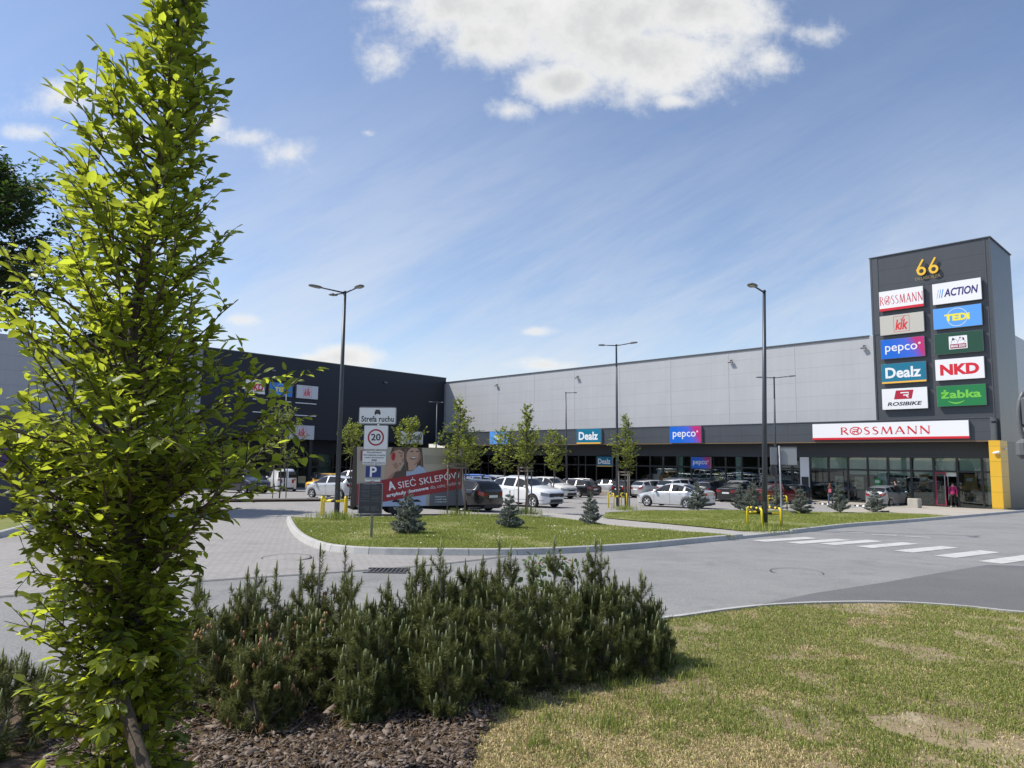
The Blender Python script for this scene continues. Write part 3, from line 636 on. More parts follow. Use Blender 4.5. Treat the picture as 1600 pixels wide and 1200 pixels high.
def sign_box(W, t0, t1, z0, z1, o, depth, face, label, group=None, name='shop_sign'):
    M_ = W @ Matrix.Translation(((t0 + t1) / 2, -o, (z0 + z1) / 2)); w, h = t1 - t0, z1 - z0
    m = MB(); m.mi = 1; m.box(-w / 2, w / 2, .006, depth, -h / 2, h / 2); m.mi = 0; m.box(-w / 2 + .008, w / 2 - .008, 0, .0055, -h / 2 + .008, h / 2 - .008)
    o_ = m.build(name, [face, CASE], M=M_); tag(o_, label, 'sign', group); return o_, w, h
def part(root, name, mt, fn):
    m = MB(); fn(m); return m.build(name, mt, root)
ROS = dict(
 R=(.70, [([(.13, 0), (.13, 1)], .13), ([(.13, .965), (.36, .965), (.52, .88), (.57, .75), (.5, .6), (.34, .52), (.13, .5)], [.05, .06, .1, .12, .1, .06, .04]), ([(.3, .52), (.70, .0)], .13), ([(0, .02), (.26, .02)], .035), ([(0, .98), (.2, .98)], .035)]),
 S=(.56, [([(.47, .84), (.40, .95), (.27, .985), (.14, .92), (.08, .78), (.16, .62), (.32, .5), (.45, .37), (.48, .22), (.40, .07), (.25, .012), (.1, .06), (.03, .19)], [.03, .04, .06, .09, .11, .12, .13, .12, .11, .08, .06, .04, .03])]),
 M=(1.0, [([(.08, 0), (.2, 1)], .055), ([(.2, 1), (.5, .04)], .13), ([(.5, .04), (.8, 1)], .055), ([(.8, 1), (.92, 0)], .13), ([(0, .02), (.17, .02)], .035), ([(.82, .02), (1.0, .02)], .035)]),
 A=(.82, [([(.06, 0), (.4, 1)], .055), ([(.4, 1), (.76, 0)], .14), ([(.2, .34), (.58, .34)], .05), ([(0, .02), (.16, .02)], .035), ([(.66, .02), (.85, .02)], .035)]),
 N=(.84, [([(.11, 0), (.11, 1)], .055), ([(.09, 1), (.70, .0)], .14), ([(.73, .0), (.73, 1)], .055), ([(0, .02), (.2, .02)], .035), ([(.64, .98), (.84, .98)], .035)]))
def rossmann(m, x0, x1, z0, z1, y):
    seq = 'ROSSMANN'; gap = .16; tot = sum((1.04 if c == 'O' else ROS[c][0]) for c in seq) + gap * 7; sx = (x1 - x0) / tot; sz = z1 - z0; x = x0; k = 0
    for c in seq:
        if c == 'O':
            cx, cz, r = x + .52 * sx, (z0 + z1) / 2, .5
            m.ring(cx, cz, r * sx, .08 * sx, y, 36, r * sz * 1.02)
            def P(l): return [(cx + (a - .5) * sx * .8, cz + (b - .5) * sz * .8) for a, b in l]
            m.poly(P([(.15, .45), (.3, .52), (.62, .5), (.78, .6), (.72, .38), (.45, .34), (.2, .36)]), y - .001)           # horse body
            m.poly(P([(.6, .5), (.78, .58), (.84, .8), (.7, .84), (.62, .7)]), y - .0015); m.ell(*P([(.78, .92)])[0], .07 * sx, .07 * sz, y - .002)
            for l in ([(.62, .72), (.35, .8), (.2, .74)], [(.22, .42), (.12, .25), (.22, .08)], [(.3, .38), (.34, .2), (.27, .05)], [(.66, .42), (.8, .3), (.7, .14)], [(.55, .4), (.62, .2), (.8, .06)], [(.16, .45), (.05, .6)]): m.stroke(P(l), .055 * sx, y - .0025 - .0004 * k); k += 1
            x += (1.04 + gap) * sx; continue
        w, st = ROS[c]
        for pts, wd in st:
            k += 1; q = [(x + a * sx, z0 + b * sz) for a, b in pts]; m.stroke(q, [v * sx for v in wd] if isinstance(wd, list) else (wd * sx if abs(pts[0][1] - pts[-1][1]) > .1 or len(pts) > 2 else wd * sz), y - .0004 * k)
        x += (w + gap) * sx
def kik_deco(r, w, h, s=1.0):
    def fr(m):
        a = .38 * h; m.stroke([(-a * .95, -a * 1.02), (a * .95, -a * 1.02), (a * .95, a * 1.05), (-a * .95, a * 1.05)], .022 * h, -.004, True)
    part(r, 'emblem', RED, fr)
    def tx(m):
        m.text('kik', -.30 * h, .30 * h, -.29 * h, .24 * h, -.005, .03, .25); a = .05 * h
        m.stroke([(-.055 * h, .27 * h), (.01 * h, .2 * h), (.16 * h, .40 * h)], [.03 * h, .06 * h, .02 * h], -.0065)
    part(r, 'lettering', cm('kik_red', (.66, .03, .03)), tx)
def tedi_deco(r, w, h):
    part(r, 'emblem', SW, lambda m: m.ring(0, 0, .42 * h, .022 * h, -.004))
    part(r, 'lettering', SYEL, lambda m: m.text('TEDi', -.52 * h, .52 * h, -.17 * h, .17 * h, -.006, .05))
def dealz_deco(r, w, h):
    part(r, 'lettering', SW, lambda m: m.text('Dealz', -.41 * w, .39 * w, -.24 * h, .30 * h, -.004, .028))
    part(r, 'stripe', SORA, lambda m: m.box(-w / 2 + .01, w / 2 - .01, -.006, .0, -h / 2 + .008, -h / 2 + .09 * h))
def pepco_deco(r, w, h):
    def f(m):
        m.text('pepco', -.40 * w, .34 * w, -.27 * h, .17 * h, -.004, .006); m.ring(.39 * w, .17 * h, .05 * h, .018 * h, -.004, 20); m.ell(.39 * w, .17 * h, .03 * h, .03 * h, -.005)
    part(r, 'lettering', SW, f)
def action_deco(r, w, h):
    part(r, 'lettering', SNAVY, lambda m: m.text('ACTION', -.26 * w, .44 * w, -.18 * h, .2 * h, -.004, .03, .2))
    def f(m):
        for k in range(3): x = -.415 * w + k * .045 * w; m.poly([(x, -.2 * h), (x + .008 * w + k * .006 * w, -.2 * h), (x + .05 * w + k * .006 * w, .2 * h), (x + .042 * w, .2 * h)], -.004)
    part(r, 'emblem', cm('sign_sky', (.05, .3, .7)), f)
def nkd_deco(r, w, h):
    part(r, 'lettering', RED, lambda m: m.text('NKD', -.40 * w, .40 * w, -.27 * h, .25 * h, -.004, .05))
    part(r, 'emblem', SW, lambda m: m.poly([(.22 * w, -.1 * h), (.31 * w, 0), (.22 * w, .1 * h)], -.006))
def maxi_deco(r, w, h):
    pl = part(r, 'plaque', SW, lambda m: m.box(-.19 * w, .19 * w, -.02, 0, -.30 * h, .32 * h))
    def f(m): m.box(-.165 * w, .165 * w, -.026, -.02, -.26 * h, -.06 * h)
    part(r, 'band', cm('sign_maroon', (.28, .01, .04)), f)
    part(r, 'lettering', SW, lambda m: m.text('MAXI ZOO', -.15 * w, .15 * w, -.22 * h, -.10 * h, -.03, .04))
    def e(m):
        m.poly([(-.13 * w, .10 * h), (-.11 * w, .26 * h), (-.06 * w, .18 * h)], -.022); m.poly([(.02 * w, .22 * h), (.05 * w, .28 * h), (.06 * w, .2 * h)], -.0224)
        for l in ([(-.15 * w, -.03 * h), (-.12 * w, .12 * h), (-.05 * w, .17 * h), (.0, .05 * h), (-.02 * w, -.03 * h)], [(.0, .05 * h), (.04 * w, .2 * h), (.11 * w, .22 * h), (.15 * w, .02 * h), (.1 * w, -.03 * h)]): m.stroke(l, .014 * h, -.0228 - .0004 * l[0][0])
        m.ell(.11 * w, .16 * h, .018 * w, .07 * h, -.0236, 16); m.ell(-.08 * w, .06 * h, .008 * w, .016 * h, -.024, 10); m.ell(.06 * w, .1 * h, .008 * w, .016 * h, -.0244, 10)
    part(r, 'emblem', SBLK, e)
def zabka_deco(r, w, h):
    def f(m):
        m.text('żabka', -.41 * w, .41 * w, -.12 * h, .30 * h, -.004, .03)
        m.stroke([(-.27 * w + k * .034 * w, -.25 * h - .11 * h * sin(pi * k / 10)) for k in range(11)], [.02 * h + .05 * h * sin(pi * k / 10) for k in range(11)], -.006)
    part(r, 'lettering', SLIME, f)
def rosi_deco(r, w, h):
    part(r, 'emblem', cm('sign_crimson', (.42, .012, .04)), lambda m: m.poly([(-.23 * w, -.02 * h), (.16 * w, -.02 * h), (.21 * w, .40 * h), (-.18 * w, .40 * h)], -.004))
    def g(m): m.stroke([(-.08 * w, .28 * h), (.10 * w, .28 * h), (.09 * w, .17 * h), (-.02 * w, .16 * h)], .055 * h, -.006); m.stroke([(.04 * w, .16 * h), (.09 * w, .05 * h)], .055 * h, -.0066)
    part(r, 'letter_mark', SW, g)
    part(r, 'lettering', SBLK, lambda m: m.text('ROSIBIKE', -.38 * w, .38 * w, -.33 * h, -.15 * h, -.004, .03, .2))
def ross_deco(r, w, h, lx0=-.49, lx1=.49):
    part(r, 'lettering', RED, lambda m: rossmann(m, lx0 * w, lx1 * w, -.20 * h, .24 * h, -.006))
    part(r, 'stripe', RED, lambda m: m.box(-w / 2 - .005, w / 2 + .005, -.012, .05, -h / 2 - .01, -h / 2 + .12 * h))
def tower_sign(x0, x1, a, b, c, d, face, label, deco):
    q = lambda x, y: TR(1340 + x / 4, 360 + y / 4, .27)
    t0, t1 = q(x0, (a + c) / 2)[0], q(x1, (b + d) / 2)[0]; z1 = (q(x0, a)[1] + q(x1, b)[1]) / 2; z0 = (q(x0, c)[1] + q(x1, d)[1]) / 2
    r, w, h = sign_box(WR, t0, t1, z0, z1, .27, .2, face, label, 'signs on the pylon tower'); deco(r, w, h)
ts = [(135, 410, 385, 347, 508, 472, SW, 'white sign with thin red serif lettering, red base stripe, top of the left tower column', ross_deco),
 (468, 773, 337, 293, 467, 430, SW, 'white sign with slanted navy lettering and blue bars, top of the right tower column', action_deco),
 (140, 414, 540, 503, 657, 632, SKIK, 'silver-grey sign with slanted red lettering in a red square on the tower', kik_deco),
 (473, 776, 492, 457, 620, 592, SBLUE2, 'bright blue sign with yellow lettering over a white circle on the tower', tedi_deco),
 (146, 418, 688, 657, 806, 785, PEP, 'blue to pink gradient sign with round white lettering on the tower', pepco_deco),
 (480, 783, 650, 620, 777, 755, SDG, 'dark green sign with a small white pet emblem plaque', maxi_deco),
 (150, 428, 838, 815, 962, 942, SDEAL, 'teal sign with white lettering and orange base stripe on the tower', dealz_deco),
 (486, 792, 810, 785, 940, 922, SW, 'white sign with bold red capital letters on the tower', nkd_deco),
 (153, 437, 992, 977, 1123, 1110, SW, 'white sign with crimson slanted emblem, bottom of the left tower column', rosi_deco),
 (496, 802, 975, 957, 1103, 1090, SGRN, 'green sign with lime lettering and smile curve, bottom of right tower column', zabka_deco)]
for a in ts: tower_sign(*a)
# house number letters
q0, q1 = TR(1340 + 358 / 4, 360 + 230 / 4, .25), TR(1340 + 512 / 4, 360 + 225 / 4, .25); zt, zb = TR(1449, 360 + 175 / 4, .25)[1], TR(1449, 360 + 278 / 4, .25)[1]
hn = MB(); w_ = q1[0] - q0[0]; h_ = zt - zb
for s_ in (-1, 1):
    cx = s_ * w_ * .25; r_ = w_ * .19
    for yy in (0,):
        vs = [(cx + r_ * cos(a), -h_ * .2 + r_ * 1.05 * sin(a)) for a in [2 * pi * k / 24 for k in range(24)]]
        for ro, ri, in ((1.0, .50),):
            o_ = [(cx + r_ * ro * cos(2 * pi * k / 28), -h_ * .2 + r_ * ro * 1.05 * sin(2 * pi * k / 28)) for k in range(28)]; i_ = [(cx + r_ * ri * cos(2 * pi * k / 28), -h_ * .2 + r_ * ri * 1.05 * sin(2 * pi * k / 28)) for k in range(28)]
            V = [(x, 0, z) for x, z in o_ + i_] + [(x, .09, z) for x, z in o_ + i_]; F = []
            for k in range(28): j = (k + 1) % 28; F += [(k, 28 + k, 28 + j, j), (k, j, 56 + j, 56 + k), (28 + k, 84 + k, 84 + j, 28 + j)]
            hn.add(V, F)
    st = [(cx - r_ * .98, -h_ * .16), (cx - r_ * .55, h_ * .05), (cx + r_ * .45, h_ * .5)]
    for (a, b) in zip(st[:-1], st[1:]):
        d_ = Vector((b[0] - a[0], b[1] - a[1])).normalized(); q = Vector((-d_.y, d_.x)) * r_ * .2; c4 = [(a[0] + q.x, a[1] + q.y), (a[0] - q.x, a[1] - q.y), (b[0] - q.x, b[1] - q.y), (b[0] + q.x, b[1] + q.y)]
        hn.add([(x, -.003, z) for x, z in c4] + [(x, .088, z) for x, z in c4], [(0, 1, 2, 3), (0, 4, 5, 1), (1, 5, 6, 2), (2, 6, 7, 3), (3, 7, 4, 0)])
hno = hn.build('house_number', cm('number_yellow', (.85, .52, .04)), M=WR @ Matrix.Translation(((q0[0] + q1[0]) / 2, -.22, (zt + zb) / 2)), fixn=True)
tag(hno, 'raised yellow number 66 with street name at the top of the tower', 'sign')
part(hno, 'lettering', cm('number_bronze', (.30, .22, .08)), lambda m: m.text('DŁUGOSZA', -w_ * .52, w_ * .52, -h_ * .73, -h_ * .56, .02, .0))
# signs on canopy and shop windows of the right-hand building
def wall_sign(W, T, x0, x1, y0, y1, o, dep, face, label, deco, group=None, **kw):
    xm, ym = (x0 + x1) / 2, (y0 + y1) / 2
    t0, t1 = T(x0, ym, o)[0], T(x1, ym, o)[0]; z1, z0 = T(xm, y0, o)[1], T(xm, y1, o)[1]
    r, w, h = sign_box(W, t0, t1, z0, z1, o, dep, face, label, group); deco(r, w, h, **kw); return r
g = 'signs along the shop canopy'
wall_sign(WR, TR, 1269.5, 1514, 659.5, 686, 2.25, .24, SW, 'long white canopy sign with red serif lettering over the drugstore', ross_deco, g, lx0=-.30, lx1=.28)
wall_sign(WR, TR, 1046.5, 1095, 666, 692, 2.25, .24, PEP, 'blue to pink gradient sign on the canopy, white lettering', pepco_deco, g)
wall_sign(WR, TR, 901, 938.5, 670, 693.5, 2.25, .24, SDEAL, 'teal canopy sign with white lettering and orange stripe', dealz_deco, g)
wall_sign(WR, TR, 765, 794, 674, 694, 2.25, .24, SBLUE2, 'bright blue canopy sign with yellow lettering behind a young tree', tedi_deco, g)
g = 'hanging signs under the shop canopy'
wall_sign(WR, TR, 1080, 1110, 714.2, 732, .30, .16, PEP, 'smaller gradient sign above a shop door below the canopy', pepco_deco, g)
wall_sign(WR, TR, 932.5, 956.5, 713.5, 729, .30, .16, SDEAL, 'smaller teal sign above a shop door below the canopy', dealz_deco, g)
# signs on the left-hand building
g = 'signs on the dark building'
wall_sign(WL, TL, 384, 414.5, 594, 615, .25, .22, SW, 'white sign with red capitals half hidden by the tree on the dark building', nkd_deco, g)
wall_sign(WL, TL, 421.5, 457, 598.5, 619, .25, .22, SBLUE, 'deep blue sign with yellow lettering on the dark building', tedi_deco, g)
wall_sign(WL, TL, 463.5, 497, 602.5, 623, .25, .22, SGREYL, 'pale grey sign with slanted red lettering high on the dark building', kik_deco, g)
wall_sign(WL, TL, 452, 491, 664.5, 686.5, .25, .22, SGREYL, 'pale grey sign with slanted red lettering just above the dark shopfront', kik_deco, g)
wall_sign(WL, TL, 626, 661, 674, 694, .25, .22, SW, 'white sign with navy slanted lettering behind a small tree', action_deco, g)
def none(r, w, h): part(r, 'lettering', SBLK, lambda m: m.text('ACTION', -.35 * w, .35 * w, -.12 * h, .16 * h, -.004, .02))
wall_sign(WL, TL, 685.5, 695, 678, 696, .25, .22, mat('sign_dim', (.10, .11, .14), .4), 'small dim sign at the inner corner of the dark building', lambda r, w, h: part(r, 'border', CASE, lambda m: m.stroke([(-.45 * w, -.45 * h), (.45 * w, -.45 * h), (.45 * w, .45 * h), (-.45 * w, .45 * h)], .04 * h, -.004, True)), g)
# posters in the shop windows
def poster(x0, x1, y0, y1, face, label, fn, mt):
    t0, t1 = TR(x0, (y0 + y1) / 2, -.2)[0], TR(x1, (y0 + y1) / 2, -.2)[0]; xm = (x0 + x1) / 2; z1, z0 = TR(xm, y0, -.2)[1], TR(xm, y1, -.2)[1]; w, h = t1 - t0, z1 - z0
    m = MB(); m.box(-w / 2, w / 2, 0, .01, -h / 2, h / 2); r = m.build('poster', face, M=WR @ Matrix.Translation(((t0 + t1) / 2, .12, (z0 + z1) / 2)))
    tag(r, label, 'poster', 'posters in the shop windows'); m = MB(); fn(m, w, h); m.build('print', mt, r)
PB = cm('poster_beige', (.62, .58, .5)); PY = cm('poster_yellow', (.8, .6, .03)); PR = cm('poster_print', (.35, .16, .10)); PO = cm('poster_orange', (.32, .14, .03)); PDK = cm('poster_dark', (.06, .05, .05))
poster(1118, 1129.5, 738, 751, PY, 'yellow poster in the window right of the gradient sign', lambda m, w, h: (m.ell(-.15 * w, -.1 * h, .18 * w, .36 * h, -.004), m.poly([(.1 * w, .1 * h), (.4 * w, .1 * h), (.4 * w, .4 * h), (.1 * w, .4 * h)], -.005), m.ell(.2 * w, -.2 * h, .2 * w, .15 * h, -.006)), PR)
poster(1305.5, 1319, 744, 764.5, PB, 'pale poster behind the window beside the walking person', lambda m, w, h: (m.ell(-.1 * w, .05 * h, .25 * w, .25 * h, -.004), m.ell(.15 * w, -.25 * h, .22 * w, .15 * h, -.005)), PR)
poster(1336, 1350, 745, 765, PB, 'pale poster with dark print left of the green disc', lambda m, w, h: (m.stroke([(-.3 * w, .3 * h), (.25 * w, -.05 * h)], .1 * w, -.004), m.ell(-.05 * w, -.2 * h, .3 * w, .12 * h, -.005)), PR)
poster(1402, 1417, 747, 766, PB, 'pale poster showing two portraits behind the parked silver hatchback', lambda m, w, h: (m.ell(-.2 * w, .2 * h, .2 * w, .2 * h, -.004), m.ell(.2 * w, -.1 * h, .25 * w, .3 * h, -.005)), PR)
poster(1436, 1452, 741, 760, PO, 'brown poster with pale blue shape left of the open door', lambda m, w, h: (m.ell(-.1 * w, .1 * h, .28 * w, .13 * h, -.004), m.ell(.05 * w, .17 * h, .15 * w, .1 * h, -.005)), SGREYL)
poster(1508, 1527, 741, 766, PO, 'brown poster with pale blue shape right of the open door', lambda m, w, h: (m.ell(-.1 * w, .15 * h, .28 * w, .1 * h, -.004), m.ell(.05 * w, .2 * h, .15 * w, .08 * h, -.005)), SGREYL)
gd = TR(1371, 752.5, .05); m = MB(); m.lathe([(0, -.01), (.26, -.01), (.26, .0)], 28, axis='y'); r = m.build('window_sticker', SGRN, M=WR @ Matrix.Translation((gd[0], -.05, gd[1])) @ Matrix.Diagonal((1, 1, 1, 1)), fixn=True)
tag(r, 'round green sticker on the drugstore window', 'sticker'); part(r, 'lettering', SW, lambda m: [m.stroke([(-.16, z), (.16, z)], .03, -.014) for z in (.07, 0, -.07)])
w0 = TR(1189, 746, .06); m = MB(); m.text('OWCI', -.75, .75, -.17, .17, 0, .0, M=Matrix.Rotation(-pi / 2, 4, 'Y')); r = m.build('window_lettering', cm('vinyl_pale', (.42, .46, .45)), M=WR @ Matrix.Translation((w0[0], -.045, w0[1]))); tag(r, 'pale vertical lettering on the shop window behind the tall lamp post', 'lettering')
# floodlights and cameras on the walls
FL = mat('flood_grey', (.22, .225, .24), .4); FD = mat('flood_dark', (.05, .05, .055), .5)
def flood(W, T, px, py, label, dark=False):
    t, z = T(px, py, .2); r = empty('wall_floodlight', W @ Matrix.Translation((t, 0, z)), label, 'floodlight', 'floodlights on the facades')
    m = MB(); m.box(-.19, .19, -.34, -.12, -.05, .05, Matrix.Rotation(.5, 4, 'X')); m.build('lamp_head', FL, r)
    m = MB(); m.box(-.04, .04, -.2, -.002, -.04, .04); m.box(-.1, .1, -.02, -.001, -.1, .1); m.build('bracket', FD, r)
for px, py, lb in ((775, 601, 'small floodlight near the inner corner of the grey wall'), (901, 588.5, 'small floodlight on the grey wall above the teal canopy sign'), (1141, 563.5, 'small floodlight on the grey wall just left of the tall single-arm lamp'), (1349, 541, 'small floodlight on the grey wall beside the tower')): flood(WR, TR, px, py, lb)
for px, py, lb in ((428, 577, 'small floodlight on the dark wall near the tree'), (603, 596, 'small floodlight on the dark wall right of the left lamp post')): flood(WL, TL, px, py, lb)
def cctv(px, py, o, label, mt, s=1.0):
    t, z = TR(px, py, o); r = empty('security_camera', WR @ Matrix.Translation((t, -o, z)) @ Matrix.Diagonal((s, s, s, 1)), label, 'camera', 'cameras by the yellow fin')
    m = MB(); m.rbox(-.3, .1, -.16, -.04, -.06, .07, .03, Matrix.Rotation(-.25, 4, 'Y')); m.build('housing', mt, r); m = MB(); m.tube([(0, 0, -.12), (0, -.1, -.05)], .03, 6); m.build('bracket', mt, r)
cctv(1560, 706.5, 2.02, 'white camera on the yellow fin', WHITE); cctv(1571, 701, .9, 'white camera to the right of the yellow fin', WHITE); cctv(1556.5, 659, 1.0, 'dark camera on the canopy end', FD, .9)
# ---------------------------------------------------------------- street furniture
POLE = mat('pole_anthracite', (.045, .052, .062), .42, var=.12, vscale=2); HEADL = mat('lamp_head_grey', (.13, .13, .135), .45); LENS = mat('lamp_lens', (.36, .35, .33), .3)
YG = mat('guard_yellow', (.80, .62, .02), .35, var=.1, vscale=5); BLK = mat('rubber_black', (.018, .018, .018), .75); GALV = mat('galvanised', (.24, .255, .27), .5, metal=.15, var=.12, vscale=8)
def lamp(base, top_px, Y, arms, label, r0=.085, lean=0.0):
    x, y = base; z0 = gz(x, y); zt = R(top_px[0], top_px[1], y).z; h = zt - z0; xt = R(top_px[0], top_px[1], y).x
    r = empty('street_lamp', Matrix.Translation((x, y, z0)), label, 'street lamp', 'lamp posts of the car park')
    ox = xt - x
    m = MB(); m.tube([(0, 0, -.1), (ox * .5, 0, h * .5), (ox, 0, h)], [r0, r0 * .78, r0 * .55], 14); m.tube([(ox, 0, h), (ox, 0, h + .06)], [r0 * .7, r0 * .5], 12); m.build('pole', POLE, r, smooth=True)
    m = MB(); m.rbox(-r0 * 1.9, r0 * 1.9, -r0 * 1.9, r0 * 1.9, -.05, .02, .02); m.build('base_plate', GALV, r)
    m = MB(); m.rbox(-r0 * .55, r0 * .55, -r0 * 1.03, -r0 * .6, .55, .95, .02); m.build('hatch', POLE, r)
    for dx, dy, up in arms:
        L_ = sqrt(dx * dx + dy * dy); d = Vector((dx / L_, dy / L_, 0)); a = MB(); p0 = Vector((ox, 0, h - .02)); p1 = p0 + d * L_ * .62 + Vector((0, 0, up * .62)); p2 = p0 + d * L_ + Vector((0, 0, up))
        a.tube([p0, p1], [.032, .026], 8); am = a.build('arm', POLE, r, smooth=True)
        hd = MB(); ex = (p2 - p1).normalized(); ey = Vector((0, 0, 1)).cross(ex).normalized(); ez = ex.cross(ey); M_ = Matrix(((ex.x, ey.x, ez.x, p1.x), (ex.y, ey.y, ez.y, p1.y), (ex.z, ey.z, ez.z, p1.z), (0, 0, 0, 1)))
        n_ = (p2 - p1).length; prof = [(0, .035, .03), (.12, .06, .035), (.2, .13, .045), (.55, .15, .045), (.88, .12, .035), (1, .05, .02)]
        vs = []; fs = []
        for s_, w_, t_ in prof: vs += [M_ @ Vector((s_ * n_, b * w_, c * t_)) for b, c in ((-1, -.6), (1, -.6), (1, .3), (.6, 1), (-.6, 1), (-1, .3))]
        for i in range(len(prof) - 1): fs += [(i * 6 + k, i * 6 + (k + 1) % 6, i * 6 + 6 + (k + 1) % 6, i * 6 + 6 + k) for k in range(6)]
        fs += [(5, 4, 3, 2, 1, 0), tuple(len(vs) - 6 + k for k in range(6))]; hd.add(vs, fs); hh = hd.build('lamp_head', HEADL, r, fixn=True)
        ln = MB(); ln.box(.25 * n_, .85 * n_, -.09, .09, -.034, -.028, M_); ln.build('lens', LENS, hh)
    return r
b = G(526, 806); lamp((b.x, b.y), (539, 457), 0, [(-1.2, -.75, .12), (.85, -.8, .12), (-.75, .75, .08)], 'tall three-armed lamp post inside the yellow guard at the left of the grass island', .105)
b = G(1195, 829); lamp((b.x, b.y), (1194, 456), 0, [(-.72, -.7, .12)], 'tallest lamp post with a single arm beside the crossing', .095)
b = G(965, 792); lamp((b.x, b.y), (963, 539.5), 0, [(-1.05, -.0, .02), (1.1, -.7, .1)], 'two-armed lamp post behind the staked tree in the turf strip', .09)
lamp((R(886, 720, 60).x, 60), (884, 613.5), 0, [(.95, -.1, .02)], 'distant single-armed lamp post left of the teal canopy sign')
lamp((R(1211, 720, 47).x, 47), (1209.5, 590), 0, [(-1.2, .0, .03), (1.25, -.5, .1)], 'two-armed lamp post directly behind the crossing lamp')
lamp((R(681, 720, 68).x, 68), (683, 628.5), 0, [(-.75, -.2, .04), (.6, .1, .02)], 'distant two-armed lamp post before the inner corner of the buildings')
lamp((R(446, 720, 60).x, 60), (448, 604.5), 0, [(-.45, -.2, .03), (.75, -.6, .1)], 'thin two-armed lamp post before the blue sign on the dark building')
lamp((R(110, 720, 45).x, 45), (115, 569), 0, [(-.5, -.2, .03), (.4, -.6, .1)], 'lamp post half hidden behind the foreground tree')

def guard(x, y, rz, label, w=.85, d=.85, h=.72):
    r = empty('pole_guard', place(x, y, rz), label, 'guard rail', 'yellow steel guards round the lamp posts')
    for s_ in (-1, 1):
        m = MB(); X = s_ * w / 2; c = .1; pts = [(X, -d / 2, -.1), (X, -d / 2, h - c)] + [(X, -d / 2 + c - c * cos(a), h - c + c * sin(a)) for a in (.5, 1.05, 1.57)] + [(X, d / 2 - c + c * sin(a), h - c + c * cos(a)) for a in (0, .5, 1.05, 1.57)] + [(X, d / 2, -.1)]
        m.tube(pts, .038, 10); hp = m.build('hoop', YG, r, smooth=True)
        m = MB(); m.tube([(X, -.1, h), (X, .1, h)], .042, 10); m.tube([(X, -d / 2 + .1, h), (X, -d / 2 + .2, h)], .0415, 10); m.tube([(X, d / 2 - .2, h), (X, d / 2 - .12, h)], .0415, 10); m.build_each('black_tape', BLK, hp)
    for s_ in (-1, 1):
        m = MB(); m.tube([(-w / 2 + .03, s_ * d * .38, h - .16), (w / 2 - .03, s_ * d * .38, h - .16)], .036, 10); cb = m.build('crossbar', YG, r, smooth=True)
        m = MB(); m.tube([(-.09, s_ * d * .38, h - .16), (.07, s_ * d * .38, h - .16)], .0395, 10); m.build('black_tape', BLK, cb)
    return r
b = G(526, 806); guard(b.x - .1, b.y + .0, .16, 'yellow tubular guard round the three-armed lamp post')
b = G(1196, 828); guard(b.x - .0, b.y + .1, .28, 'yellow tubular guard round the single-armed lamp post by the crossing', .72, .8)
b = G(965, 794); guard(b.x, b.y, .25, 'yellow tubular guard behind the wooden tree stakes', .75, .75, .8)
b = G(1215, 797); guard(b.x, b.y, .25, 'yellow tubular guard behind a small blue spruce', .75, .7, .8)
b = G(440, 766); guard(b.x, b.y, .25, 'yellow tubular guard in front of the white van', .95, .8, .85)

# signpost with five plates
b = G(579, 848); SP = empty('traffic_signpost', Matrix.Translation((b.x, b.y, gz(b.x, b.y))) @ Matrix.Rotation(radians(-4), 4, 'Z'), 'grey signpost carrying a zone sign, a 20 limit, text plates and a dark notice board', 'traffic sign')
SB = gz(b.x, b.y)
def spz(py): return R(585, py, b.y).z - SB
def spx(px): return R(px, 720, b.y).x - b.x
sw, sbk = mat('plate_white', (.70, .71, .70), .4, var=.04), mat('plate_back', (.30, .31, .32), .45, metal=.5)
m = MB(); m.tube([(0, .03, -.1), (.02, .03, 1.2), (.12, .03, spz(640))], .032, 12); m.build('post', GALV, SP, smooth=True)
def plate(x0, x1, y0, y1, face, name, y=-.03, rim=None, rr=.03):
    X0, X1, Z0, Z1 = spx(x0), spx(x1), spz(y1), spz(y0); cx, cz, w, h = (X0 + X1) / 2, (Z0 + Z1) / 2, X1 - X0, Z1 - Z0
    def rr_(e, r_):
        a, c = w / 2 - e, h / 2 - e; o = []
        for sx, sz, a0 in ((1, 1, 0), (-1, 1, 90), (-1, -1, 180), (1, -1, 270)):
            o += [(cx + sx * (a - r_) + r_ * cos(radians(a0 + q)), cz + sz * (c - r_) + r_ * sin(radians(a0 + q))) for q in (0, 30, 60, 90)]
        return o
    M_ = MB(); O = rr_(0, rr); n = len(O); M_.mi = 1; V = [(x, y, z) for x, z in O] + [(x, y + .022, z) for x, z in O]
    M_.add(V, [tuple(range(n)), tuple(reversed(range(n, 2 * n)))] + [(k, (k + 1) % n, n + (k + 1) % n, n + k) for k in range(n)])
    M_.mi = 0; M_.poly(rr_(.012 if rim is None else rim, max(rr - .01, .004)), y - .003)
    p = M_.build(name, [face, sbk], SP); return p, cx, cz, w, h, y - .006
def deco(p, name, mt, fn): m = MB(); fn(m); return m.build(name, mt, p)
p, cx, cz, w, h, y = plate(558.5, 618, 636, 663, sw, 'zone_sign', rr=.04)
deco(p, 'lettering', SBLK, lambda m: m.text('Strefa ruchu', cx - w * .43, cx + w * .44, cz - h * .36, cz - h * .02, y, .022, spacing=1.05))
def carp(m):
    m.poly([(cx - .045, cz + .14), (cx + .045, cz + .14), (cx + .065, cz + .09), (cx - .065, cz + .09)], y); m.poly([(cx - .072, cz + .088), (cx + .072, cz + .088), (cx + .072, cz + .04), (cx - .072, cz + .04)], y - .001); m.poly([(cx - .065, cz + .04), (cx - .035, cz + .04), (cx - .035, cz + .02), (cx - .065, cz + .02)], y - .002); m.poly([(cx + .035, cz + .04), (cx + .065, cz + .04), (cx + .065, cz + .02), (cx + .035, cz + .02)], y - .003)
